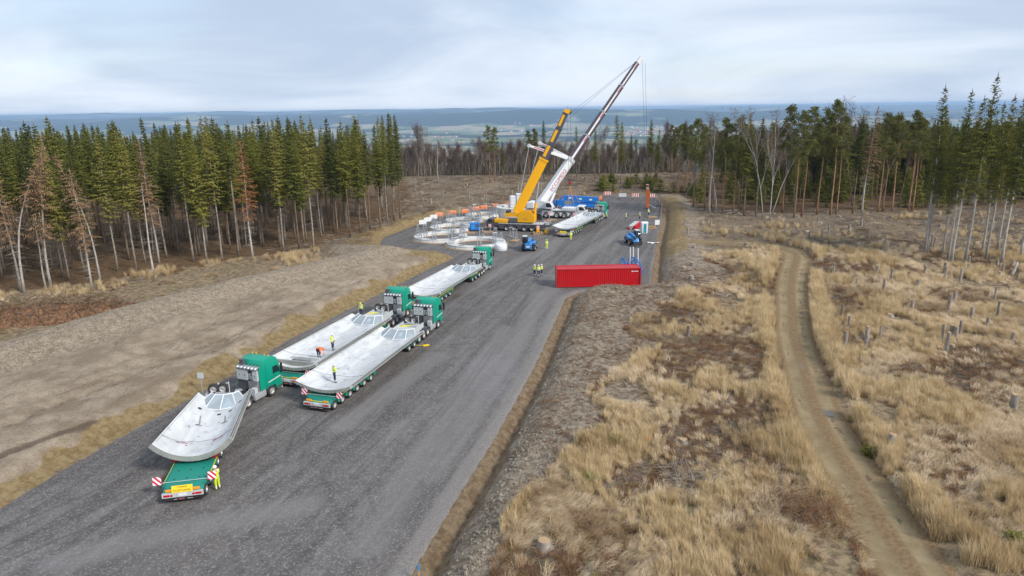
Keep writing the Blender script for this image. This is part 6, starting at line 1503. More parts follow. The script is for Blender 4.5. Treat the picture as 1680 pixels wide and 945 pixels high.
b = MB(); d0 = (l[1] - l[0]).normalized(); bar(b, l[1] - d0 * .5, l[1] + d0 * .35, 1.65, 2.15, None, None, 0, hint, 1); b.build('boom_collar', M['lgrey'], W_)
for i, (w_, h_) in enumerate(((1.2, 1.55), (1.08, 1.36), (.96, 1.2), (.84, 1.05))):
    b = MB(); bar(b, l[i + 1], l[i + 2], w_, h_, None, None, 0, hint, 1); b.build('telescopic_section', M['maroon'], W_)
    d = (l[i + 2] - l[i + 1]).normalized(); sd = d.cross(hint).normalized(); up = sd.cross(d)
    for sg in (-1, 1):
        b = MB(); bar(b, l[i + 1] + d * .3 + sd * sg * (w_ / 2 + .012) + up * h_ * .16, l[i + 2].lerp(l[i + 1], .04) + sd * sg * (w_ / 2 + .012) + up * h_ * .22, .02, h_ * .34, None, None, 0, hint); b.build('white_band', M['white'], W_)
        b = MB(); bar(b, l[i + 2].lerp(l[i + 1], .25) + sd * sg * (w_ / 2 + .026) + up * h_ * .16, l[i + 2].lerp(l[i + 1], .06) + sd * sg * (w_ / 2 + .026) + up * h_ * .16, .02, h_ * .16, None, None, 0, hint); b.build('magenta_print', M['magenta'], W_)
    b = MB(); bar(b, l[i + 2] - d * .1, l[i + 2] + d * .12, w_ + .12, h_ + .12, None, None, 0, hint, 1); b.build('boom_collar', M['lgrey'], W_)
th = F(D(1056, 98, 174.2)); b = MB(); bar(b, l[5], F(D(1052, 94, 174)), .8, .9, .7, .7, 0, hint); bar(b, F(D(1050, 97, 174)), th, .6, .5, .4, .4, 0, hint); b.build('boom_head', M['white'], W_)
dW = (QT - Q0).normalized(); nW = Vector((-.32, -.947, 0)); sW = dW.cross(Vector((0, 0, 1))).normalized(); sW = sW if sW.y < 0 else -sW
mat_text_on(F, 'ECCUMDO', 1.25, M['magenta'], Q0.lerp(QT, .215) + sW * .72, dW, sW)
for k in (0, 1, 2, 3): pass
el = q[1] + dW * .2; arms = [D(868, 239, 160.0), D(885.5, 234.5, 168.0)]
for a in arms:
    b = MB(); la, le = F(a), F(el); bar(b, le, la, .55, .75, .38, .45, 0, hint); b.build('guying_arm', M['white'], W_)
    dd_ = (la - le).normalized(); b = MB(); bar(b, le.lerp(la, .55), le.lerp(la, .9), .565, .25, .42, .2, 0, hint); b.build('magenta_print', M['magenta'], W_)
    MB().lathe([(0, -.2), (.42, -.2), (.42, .2), (0, .2)], tuple(la), 'x', 14).build('guy_drum', M['white'], W_)
    MB().tube(la, F(D(1049, 97, 174)), .03, None, 5).build('guy_rope', M['rope'], W_)
    MB().tube(la, F(Q0 + Vector(((a - el).x * .42, (a.y - el.y) * .45, -.3))), .05, None, 6).build('guy_rod', M['lgrey'], W_)
b = MB(); bar(b, F(el + Vector((0, 0, -.3))), F(el.lerp((arms[0] + arms[1]) / 2, .5)), 1.3, 1.0, .9, .7, 0, hint); b.build('guying_bracket', M['white'], W_)
for k, (px_, py_) in enumerate(((1053.5, 101), (1058.5, 103))):
    MB().tube(F(D(px_, py_, 174.1)), F(D(1060 + k * 3, 303, 174.1)), .03, None, 5).build('hoist_rope', M['rope'], W_)
hk = F(D(1062, 306, 174.1)); hb = MB(); hb.cbox(tuple(hk), (.8, .5, 1.1), 0, .12); hb.build('hook_block', M['white'], W_)
for sg in (-1, 1):
    hb = MB(); hb.tube(hk + Vector((sg * .40, 0, .15)), hk + Vector((sg * .43, 0, .15)), .32, None, 16); hb.build('hook_block_disc', M['redlamp'], W_)
lo = F(D(921, 341, 161.5)); mi_ = F(D(916.5, 316, 162.0)); hi_ = F(q[0].lerp(q[1], .72) + Vector((.2, 0, -.9)))
lo = F(D(897, 345, 161.5)); mi_ = lo.lerp(hi_, .55)
MB().tube(lo, mi_, .32, None, 14).build('lift_cylinder', M['white'], W_, 40); MB().tube(mi_, hi_, .2, None, 12).build('lift_cylinder_rod', M['galv'], W_, 40)
for y, s in ((4.9, 1), (4.9, -1), (-1.0, 1), (-1.0, -1)): outrigger(F, y, s, 3.4, 'white')

# ------------------------------------------------------------------ concrete rings and trestles
def ring_thing(cx, cy, ro, ri, h, label, mat='conc_ring'):
    o = empty('concrete_ring', (cx, cy, .05), .3, label, 'concrete ring', 'concrete tower rings')
    MB().lathe([(ri, 0), (ro + .12, 0), (ro + .12, h * .35), (ro, h * .5), (ro, h), (ri + .1, h), (ri, h * .85), (ri, 0)], n=56).build('ring', M[mat], o, 30)
    for k in range(2): MB().box(ri - .02, ro + .13, -.03, .03, h * .2, h + .01).build('joint', M['conc_edge'], o).rotation_euler = (0, 0, k * math.pi + .6)
    MB().lathe([(ro + .5, -.02), (ro + .5, .06), (ri - .4, .06), (ri - .4, -.02)], n=40).build('timber_bedding', M['wood'], o)
    return o
def trestle_parts():
    out = []
    for s in (-1, 1):
        a = MB(); a.tube((-.42, s * .35, 0), (-.06, s * .28, 1.75), .05, None, 5); a.tube((.42, s * .35, 0), (.06, s * .28, 1.75), .05, None, 5); a.tube((-.26, s * .32, .8), (.26, s * .32, .8), .04, None, 5); out.append(('side_frame', a.mesh('side_frame', M['galv'])))
    a = MB(); a.tube((0, -.45, 1.78), (0, .45, 1.78), .07, None, 6); out.append(('top_beam', a.mesh('top_beam', M['galv'])))
    a = MB(); a.box(-.5, .5, -.45, .45, -.01, .05); out.append(('base_plate', a.mesh('base_plate', M['galv']))); return out
TP = trestle_parts()
rg = [(781, 399, 5.6, 'nearest ring, in front of the others'), (723, 389, 5.3, 'leftmost ring, second from the front'), (741, 374, 4.6, 'third ring from the front'), (761, 362.5, 4.3, 'fourth ring from the front'), (791, 353.5, 3.9, 'smallest ring, fifth from the front')]
for i, (px, py, ro, lb) in enumerate(rg):
    x, y = G(px, py, .3); ring_thing(x, y, ro, ro * .70, .62, 'pale concrete ring lying on the pad, ' + lb)
    nT = 9 if i < 2 else 8
    for k in range(nT):
        a = 6.283 * k / nT + .35 * i; rr = ro * .85
        o = empty('steel_trestle', (x + rr * math.cos(a), y + rr * math.sin(a), .67), a + trs.uniform(-.4, .4), 'grey steel trestle standing on the ' + lb.split(',')[0], 'trestle', 'steel trestles on the rings'); o.scale = (1, 1, trs.uniform(.85, 1.2))
        for nm, me in TP: link(nm, me, o)
for i, (px, py) in enumerate([(700, 396), (712, 399), (771, 369), (783, 368), (797, 374), (806, 366), (812, 360), (772, 352), (838, 388), (846, 391)]):
    x, y = G(px, py); o = empty('steel_trestle', (x, y, .06), px * 1.0, 'grey steel trestle standing on the pad between the rings', 'trestle', 'trestles on the pad')
    for nm, me in TP: link(nm, me, o)
x, y = G(848, 352); ring_thing(x, y, 5.1, 3.6, 2.0, 'tall pale concrete ring segment behind the yellow crane')
for px, py, h, lb in ((841, 347, 4.7, 'white perforated block column, left one of the pair behind the yellow crane'), (851, 344, 4.9, 'white perforated block column, right one of the pair behind the yellow crane')):
    x, y = G(px, py + 6); o = empty('white_block_column', (x, y, .03), .25, lb, 'block stack', 'white block columns')
    n_ = 6; hh = h / n_
    for k in range(n_):
        bevelled(MB().box(-.62, .62, -.62, .62, k * hh, (k + 1) * hh - .03), 'block', M['white'], .03, 1, o)
        for xx in (-.35, 0, .35): MB().box(xx - .05, xx + .05, -.635, -.622, k * hh + hh * .3, k * hh + hh * .6).build('slot', M['dgrey'], o)

# ------------------------------------------------------------------ barriers round the pad
def barrier(x, y, rz, col, label, w_=1.9, z0=.55, h_=.95):
    o = empty('barrier', (x, y, max(hz(x, y), .02)), rz, label, 'barrier', 'barriers round the pad')
    for s in (-1, 1):
        MB().tube((s * w_ * .4, 0, 0), (s * w_ * .4, 0, z0 + h_), .03, None, 6).build('post', M['galv'], o); MB().cbox((s * w_ * .4, 0, .05), (.3, .8, .1), 0, .05).build('foot', M['dark'], o)
    MB().box(-w_ / 2, w_ / 2, -.03, .03, z0, z0 + h_).build('panel', M[col], o)
    if col != 'white' and col != 'barrier':
        for xx in (-.6, -.2, .2, .6): MB().box(xx - .09, xx + .09, -.045, .045, z0 + h_ * .62, z0 + h_ * .9).build('white_patch', M['white'], o)
    return o
_bl = [(300, 325, 'white'), (372, 288, 'white'), (458, 248, 'white'), (540, 210, 'orange'), (730, 180, 'orange'), (920, 160, 'orange'), (1070, 120, 'orange'), (1190, 100, 'orange'), (1355, 75, 'orange'), (1535, 48, 'orange')]
for i, (a, b_, c_) in enumerate(_bl):
    x, y = G(660 + a / 8.84, 330 + (b_ + 44) / 8.84)
    barrier(x, y, R(38 if i < 3 else 22), c_, '%s barrier panel left of the rings, %s of its row counted from the front' % (c_, ORD[i] if i else 'first'), 1.9)
for i, (a, b_, rz, c_) in enumerate([(120, 215, 0, 'barrier'), (300, 238, 0, 'white'), (450, 240, 0, 'barrier'), (640, 245, 0, 'barrier')]):
    x, y = G(980 + a / 7.27, 290 + (b_ + 24) / 7.27); barrier(x, y, rz, c_, 'red and white barrier at the far end of the pad, %s' % ORD[i] if c_ == 'barrier' else 'plain white barrier at the far end of the pad', 2.1)
for i, (a, b_) in enumerate([(985, 328), (978, 334)]):
    x, y = G(a, b_ + 3); barrier(x, y, R(60), 'orange', 'slanted orange barrier behind the far truck cab, %s' % ('far one' if i == 0 else 'near one'), 2.2)
x, y = G(900, 341); barrier(x, y, .1, 'barrier', 'red and white barrier behind the white crane', 2.4)

# ------------------------------------------------------------------ red container and the things around it
o = empty('shipping_container', (12.45, 96.1, .12), R(1.5), 'long bright red corrugated steel shipping container beside the mound', 'container')
CL, CW, CH = 12.0, 2.44, 2.62
def corr(n_, a, b_, dep):
    out = []; st = (b_ - a) / n_
    for k in range(n_):
        x0_ = a + k * st; out += [(x0_, 0), (x0_ + st * .3, 0), (x0_ + st * .42, dep), (x0_ + st * .88, dep)]
    return out + [(b_, 0)]
for s, nm in ((-1, 'front_wall'), (1, 'rear_wall')):
    p_ = corr(42, -CL / 2 + .08, CL / 2 - .08, .045); b = MB(); n_ = len(p_)
    vs_ = [(x_, s * (CW / 2 - .01 - d_), .16) for x_, d_ in p_] + [(x_, s * (CW / 2 - .01 - d_), CH - .1) for x_, d_ in p_]
    b.add(vs_, [(i, i + 1, n_ + i + 1, n_ + i) for i in range(n_ - 1)]); b.build(nm, M['red'], o)
p_ = corr(40, -CL / 2 + .08, CL / 2 - .08, -.03); n_ = len(p_); b = MB()
b.add([(x_, -CW / 2 + .05, CH - .05 + d_) for x_, d_ in p_] + [(x_, CW / 2 - .05, CH - .05 + d_) for x_, d_ in p_], [(i, i + 1, n_ + i + 1, n_ + i) for i in range(n_ - 1)]); b.build('roof', M['red'], o)
for s in (-1, 1):
    MB().box(-CL / 2, CL / 2, s * CW / 2 - .06, s * CW / 2 + .02, CH - .12, CH).build('top_rail', M['red'], o); MB().box(-CL / 2, CL / 2, s * CW / 2 - .06, s * CW / 2 + .02, .0, .17).build('bottom_rail', M['red'], o)
    for e in (-1, 1): MB().box(e * CL / 2 - .1, e * CL / 2 + .025, s * CW / 2 - .1, s * CW / 2 + .025, -.02, CH + .015).build('corner_post', M['red'], o)
    MB().box(s * CL / 2 - .05, s * CL / 2 + .015, -CW / 2 + .1, CW / 2 - .1, .02, CH - .02).build('end_wall', M['red'], o)
for y_ in (-.75, -.35, .35, .75): MB().tube((-CL / 2 - .04, y_, .1), (-CL / 2 - .04, y_, CH - .1), .025, None, 6).build('locking_bar', M['lgrey'], o)
MB().box(-CL / 2 + .1, CL / 2 - .1, -CW / 2 + .1, CW / 2 - .1, .1, .14).build('floor', M['dark'], o)
MB().lathe([(0, -CW / 2 - .03), (.1, -CW / 2 - .03), (.1, -CW / 2 - .01)], (4.75, 0, 2.12), 'y', 12).build('white_mark', M['white'], o)
MB().box(4.92, 5.6, -CW / 2 - .03, -CW / 2 - .012, 2.08, 2.17).build('white_mark', M['white'], o)
# blue steel cradles behind it
for i, (px, py, rz, lb) in enumerate([(1022, 440, .1, 'left blue steel lattice cradle behind the red container'), (1036, 438, .5, 'middle blue steel cradle with white posts behind the red container'), (1045, 440, -.3, 'right blue steel cradle at the end of the red container')]):
    x, y = G(px, py + 8); y = max(y, 99.2); o = empty('steel_cradle', (x, y, .04), rz, lb, 'steel cradle', 'blue steel cradles')
    for s in (-1, 1):
        a = MB(); a.tube((-.9, s * .6, .05), (.9, s * .6, .05), .07, None, 5); a.tube((-.9, s * .6, .05), (0, s * .5, 2.3), .07, None, 5); a.tube((.9, s * .6, .05), (0, s * .5, 2.3), .07, None, 5); a.tube((-.45, s * .55, 1.2), (.45, s * .55, 1.2), .06, None, 5); a.tube((-.45, s * .55, 1.2), (.3, s * .6, .1), .05, None, 5); a.build('side_frame', M['blue'], o)
    MB().tube((0, -.6, 2.3), (0, .6, 2.3), .1, None, 6).build('top_beam', M['blue'], o)
    MB().box(-.7, .7, -.5, .5, .5, .62).build('shelf', M['blue'], o)
    if i: 
        for xx in ((-.35, .25) if i == 1 else (0.1,)): MB().tube((xx, 0, .6), (xx - .05, 0, 3.9), .09, None, 8).build('white_post', M['white'], o)

# ------------------------------------------------------------------ telehandlers
def telehandler(x, y, rz, label, col, up):
    o = empty('telehandler', (x, y, .04), rz, label, 'telehandler', 'blue telehandlers')
    bevelled(MB().prism([(-2.2, .65), (-2.25, 1.35), (-1.2, 1.5), (1.6, 1.25), (1.9, .7)], 'x', -.62, .62), 'body', M[col], .06, 2, o)
    bevelled(MB().box(-.6, .6, -2.55, -2.1, .6, 1.5), 'counterweight', M[col], .08, 2, o)
    bevelled(MB().box(.55, 1.15, -1.1, 1.0, .8, 1.5), 'engine_cover', M[col], .08, 2, o)
    cb = MB(); cb.prism([(-.95, .75), (-1.0, 2.5), (.35, 2.5), (.75, 1.5), (.7, .75)], 'x', -1.18, -.42); bevelled(cb, 'cab', M['glass'], .05, 1, o)
    fr = MB()
    for xx in (-1.18, -.42):
        for ya, yb in ((-.97, -1.0), (.72, .36)): fr.tube((xx, ya, .8), (xx, yb, 2.5), .05, None, 5)
    fr.build('cab_frame', M['dark'], o); MB().cbox((-.8, -.32, 2.54), (.86, 1.5, .1), 0, .08).build('cab_roof', M['lgrey'], o)
    MB().box(-1.2, -.4, -1.0, .7, .55, 1.05).build('cab_base', M[col], o)
    for s in (-1, 1):
        for y_ in (-1.35, 1.35): wheel(o, s * 1.0, y_, .6, .6, .44)
        MB().prism([(-2.0, 1.28), (-1.8, 1.36), (-.9, 1.36), (-.7, 1.28)], 'x', s * .78, s * 1.22).build('mudguard', M['dark'], o); MB().prism([(.7, 1.28), (.9, 1.36), (1.8, 1.36), (2.0, 1.28)], 'x', s * .78, s * 1.22).build('mudguard', M['dark'], o)
        MB().box(s * .5 - .1, s * .5 + .1, -2.58, -2.56, 1.15, 1.3).build('tail_light', M['redlamp'], o)
    for y_ in (-1.35, 1.35): MB().tube((-1, y_, .6), (1, y_, .6), .12, None, 8).build('axle', M['dark'], o)
    pv = Vector((.12, -1.9, 1.75)); tip = Vector((.12, 2.6, 1.25 + up))
    b = MB(); bar(b, pv, pv.lerp(tip, .72), .42, .48); b.build('boom', M[col], o); b = MB(); bar(b, pv.lerp(tip, .68), tip, .32, .36); b.build('inner_boom', M['dgrey'], o)
    MB().tube((.12, -.3, 1.2), tuple(pv.lerp(tip, .5)), .08, None, 8).build('lift_ram', M['silver'], o)
    b = MB(); bar(b, tip, tip + Vector((0, .35, -.9)), .3, .3); b.build('boom_nose', M[col], o)
    bs_ = tip + Vector((0, .5, -.95)); MB().box(bs_.x - .65, bs_.x + .65, bs_.y - .06, bs_.y + .06, bs_.z - .25, bs_.z + .45).build('carriage', M['dark'], o)
    for s in (-1, 1): MB().prism([(bs_.y, bs_.z - .28), (bs_.y, bs_.z + .4), (bs_.y + .1, bs_.z + .4), (bs_.y + .12, bs_.z - .2), (bs_.y + 1.3, bs_.z - .26)], 'x', bs_.x + s * .4 - .06, bs_.x + s * .4 + .06).build('fork', M['dark'], o)
    MB().box(-.3, .3, -2.57, -2.555, .85, 1.1).build('rear_plate', M['white'], o)
    return o
x, y = G(869, 411); telehandler(x, y + .8, R(-8), 'blue telehandler seen from behind near the concrete rings', 'sky_blue', .5)
x, y = G(1040, 402); telehandler(x, y + 1, R(186), 'blue telehandler facing the camera right of the pad', 'sky_blue', .2)

# ------------------------------------------------------------------ blue boom lift, toilet, beams and small things
x, y = G(938, 348); o = empty('folded_boom_lift', (x + 1, y + 5, .04), R(-6), 'long blue folded boom machine behind the white crane', 'boom lift')
b = MB(); bar(b, (-2.6, 0, 2.9), (6.2, 0, 2.35), .9, 1.3); b.build('boom', M['blue'], o); b = MB(); bar(b, (6.0, .2, 1.4), (-.5, .2, 1.3), .8, .9); b.build('lower_boom', M['blue'], o)
MB().box(-3.2, 5.5, -1.2, 1.2, .6, 1.0).build('chassis', M['blue'], o); MB().box(-4.2, -2.4, -.9, .9, 1.0, 2.3).build('turret', M['blue'], o)
for y_ in (-.5, .1): b = MB(); bar(b, (-4.8, y_, 1.2), (-2.8, y_, 3.1), .3, .4); b.build('knuckle_arm', M['blue'], o)
for k in range(4): MB().tube((-6.2 + k * .55, -.3, .3), (-6.0 + k * .55, -.3, 2.4), .18, None, 8).build('blue_post', M['blue'], o)
for xx, zz_ in ((-1, 3.2), (1.6, 2.95), (4.2, 2.75)): MB().box(xx - .35, xx + .35, -.475, -.455, zz_ - .5, zz_ - .12).build('white_patch', M['white'], o)
for s in (-1, 1):
    for y_ in (-2.4, 4.6): wheel(o, y_, s * 1.0, .5, .5, .35).rotation_euler = (0, 0, math.pi / 2)
x, y = G(1057.5, 384); o = empty('portable_toilet', (x, y + .6, .04), R(4), 'white portable toilet with teal door beside the telehandler', 'toilet')
bevelled(MB().box(-.6, .6, -.6, .6, .08, 2.15), 'body', M['white'], .06, 2, o); MB().box(-.28, .30, -.625, -.604, .2, 2.0).build('door', M['teal'], o); MB().box(.2, .26, -.64, -.626, 1.0, 1.12).build('door_handle', M['dark'], o)
MB().prism([(-.68, 2.15), (-.5, 2.36), (.5, 2.36), (.68, 2.15)], 'x', -.66, .66).build('roof', M['white'], o); MB().box(-.64, .64, -.64, .64, 0, .1).build('base', M['dgrey'], o)
x, y = G(1042, 373); o = empty('beam_stack', (x, y, .04), R(-22), 'stack of red and silver steel beams lying on the pad', 'beams')
for k, (xx, zz_, c_) in enumerate(((-.75, .2, 'red'), (-.25, .2, 'lgrey'), (.25, .2, 'red'), (.75, .2, 'red'), (-.5, .62, 'lgrey'), (0, .62, 'lgrey'), (.5, .62, 'red'))): MB().box(xx - .2, xx + .2, -3.2, 3.2, zz_ - .18, zz_ + .18).build('beam', M[c_], o)
for y_ in (-2.2, 2.2): MB().box(-1.1, 1.1, y_ - .08, y_ + .08, -.05, .01).build('bearer', M['wood'], o)
x, y = G(1062, 342); o = empty('orange_lifting_mast', (x, y, .03), .1, 'orange upright steel mast under the white crane hook', 'mast')
MB().cbox((0, 0, 2.5), (.75, .55, 4.6), 0, .08).build('column', M['orange'], o); MB().box(-.6, .6, -.5, .5, .0, .25).build('base', M['dgrey'], o); MB().tube((0, 0, 4.75), (0, 0, 5.3), .14, None, 10).build('neck', M['white'], o)
b = MB(); bar(b, (.4, 0, .9), (2.0, -.6, .1), .25, .2); b.build('stay', M['lgrey'], o)
x, y = G(1070, 340); o = empty('frame_rack', (x + .3, y + 1.5, .03), .2, 'rack of grey upright scaffold frames at the pad edge', 'frames')
for k in range(9):
    a = MB(); xx = -1.5 + k * .5; a.path([(xx, -.7, 0), (xx, -.7, 2.3), (xx + .08, .7, 2.4), (xx, .7, 0)], .045, 5); a.tube((xx, -.7, 1.2), (xx, .7, 1.2), .035, None, 5); a.build('frame', M['dgrey' if k % 2 else 'galv'], o)
MB().box(-1.7, 2.8, -.9, .9, -.02, .06).build('base', M['dark'], o)
x, y = G(779, 379); o = empty('generator', (x, y, .04), .2, 'blue generator box with grey panel beside the rings', 'generator')
bevelled(MB().box(-1.0, 1.0, -.6, .6, .25, 1.75), 'housing', M['blue'], .05, 1, o); MB().box(-.85, -.1, -.615, -.602, .5, 1.4).build('panel', M['sky_blue'], o); MB().box(.1, .8, -.615, -.602, .9, 1.5).build('vent', M['dgrey'], o)
for s in (-1, 1): MB().box(s * .7 - .1, s * .7 + .1, -.65, .65, 0, .25).build('skid', M['dark'], o)
MB().tube((.6, 0, 1.75), (.6, 0, 2.1), .06, None, 8).build('exhaust', M['dark'], o)
x, y = G(822, 412); o = empty('wrapped_bundle', (x, y + .8, .04), 0, 'white film-wrapped round bundle at the corner of the pad', 'bundle')
MB().lathe([(0, 0), (1.05, 0), (1.15, .3), (1.12, .9), (.95, 1.12), (.3, 1.18), (0, 1.16)], n=20).build('wrapping', M['film'], o, 40); b = MB()
for zz_ in (.35, .8): b = MB(); b.lathe([(1.15, zz_ - .03), (1.17, zz_), (1.15, zz_ + .03)], n=20); b.build('strap', M['lgrey'], o)
for i, (px, py, rz, col, lb) in enumerate([(770, 383, .3, 'wood', 'timber pallet beside the blue generator'), (883, 384.5, .1, 'wood', 'timber bearer stack with yellow lifting block before the yellow crane'), (1070, 357, .2, 'wood', 'timber pallet beside the frame rack'), (1068, 375, .1, 'wood', 'timber pile behind the portable toilet'), (905, 362, .2, 'wood', 'timber outrigger mats beside the white crane'), (800, 381, .5, 'wood', 'timber pallet left of the yellow crane cab'), (786, 367, .9, 'wood', 'timber pallet between the rear rings'), (845, 396, 1.2, 'wood', 'timber pallet on the open pad before the yellow crane'), (920, 385, .3, 'wood', 'timber pile beside the farthest trailer tail')]):
    x, y = G(px, py); o = empty('timber_pallet', (x, y, .04), rz, lb, 'pallet', 'timber on the pad')
    for k in range(3): MB().box(-1.1, 1.1, -.6 + k * .52, -.44 + k * .52, 0, .12).build('bearer', M[col], o)
    for k in range(6): MB().box(-1.1 + k * .375, -.8 + k * .375, -.62, .62, .123, .2).build('plank', M[col], o)
    if i in (1, 3): 
        for k in range(4): MB().box(-1.0 + k * .5, -.65 + k * .5, -.6, .6, .205, .5).build('beam', M[col], o)
    if i == 1: MB().cbox((-.1, 0, .85), (.6, .5, .6), 0, .1).build('yellow_block', M['yellow'], o); MB().lathe([(0, -.2), (.4, -.2), (.4, .2), (0, .2)], (1.7, 0, .42), 'y', 16).build('yellow_drum', M['yellow'], o)
x, y = G(1078, 371); o = empty('white_board', (x, y, max(0, hz(x, y))), .3, 'plain white board standing at the right pad edge', 'board'); MB().box(-.55, .55, -.03, .03, .3, 1.35).build('board', M['white'], o)
for s in (-1, 1): MB().box(s * .45 - .04, s * .45 + .04, -.04, .04, -.1, .3).build('leg', M['wood'], o)
x, y = G(1072, 399); b = MB(); rnd = Rnd(2); b.add([(1.1 * (i / 6 - .5) * 2 * (1 if j else .8), .5 * (j / 2 - .5) * 2, .12 + rnd.uniform(-.1, .14)) for j in range(3) for i in range(7)], [(j * 7 + i, j * 7 + i + 1, (j + 1) * 7 + i + 1, (j + 1) * 7 + i) for j in range(2) for i in range(6)])
o = b.build('plastic_tarpaulin', M['film']); o.data.materials[0] = M['film']; move(o, (x, y, hz(x, y) + .15), .4, 'crumpled white tarpaulin lying over the ditch'); o['category'] = 'tarpaulin'
md = o.modifiers.new('thickness', 'SOLIDIFY'); md.thickness = .03
o = empty('timber_edging', (0, 0, 0), 0, 'low timber board edging along the right side of the pad', 'edging')
pp = [G(1084, 356), G(1086, 346), G(1084, 335), G(1080, 327)]
for k in range(3):
    for j in range(3):
        a = Vector((*pp[k], 0)).lerp(Vector((*pp[k + 1], 0)), j / 3); c_ = Vector((*pp[k], 0)).lerp(Vector((*pp[k + 1], 0)), (j + .95) / 3); b = MB(); bar(b, a + Vector((0, 0, .45)), c_ + Vector((0, 0, .45)), .06, .35); b.build('board', M['wood'], o); MB().tube(a + Vector((.08, 0, -.3)), a + Vector((.08, 0, .75)), .05, None, 5).build('post', M['wood'], o)

# ------------------------------------------------------------------ village in the valley
hm = []
for i in range(3):
    b = MB(); W2, D2, h2, r2 = ((7, 5, 5.5, 4.5), (9, 6, 6, 5), (14, 9, 6, 3))[i]
    b.box(-W2, W2, -D2, D2, -6, h2, 0); b.prism([(-D2 - .6, h2), (0, h2 + r2), (D2 + .6, h2)], 'x', -W2 - .6, W2 + .6, 1); hm.append(b)
M['hw'] = paint('house_render', (.70, .66, .60), .9, 0, .2); M['hr'] = paint('tiled_roof', (.35, .10, .06), .9, 0, .3); M['hd'] = paint('slate_roof', (.13, .12, .13), .9, 0, .3); M['hl'] = paint('metal_roof', (.62, .64, .66), .6, 0, .2)
hmesh = [hm[i].mesh('house', [M['hw'], M[r]]) for i, r in ((0, 'hr'), (1, 'hr'), (0, 'hd'), (1, 'hd'), (2, 'hl'))]
vil = []
for i in range(150):
    c = trs.random()
    px, py = (trs.gauss(1100, 26), trs.gauss(214, 3.5)) if c < .55 else (trs.gauss(1050, 14), trs.gauss(219, 2.5)) if c < .75 else (trs.gauss(840, 40), trs.gauss(212, 2.5)) if c < .9 else (trs.uniform(620, 760), trs.gauss(222, 4))
    x, y = G(px, py, -285); z_ = hz(x, y); x, y = G(px, py, z_); z_ = hz(x, y)
    me = hmesh[trs.choices(range(5), [5, 4, 2, 2, 1])[0]]; o = link('house', me); s = trs.uniform(1.5, 2.4); move(o, (x, y, z_), trs.uniform(0, 3.14), 'tiny distant house of the village in the valley', 'distant village houses', s); o['category'] = 'house'

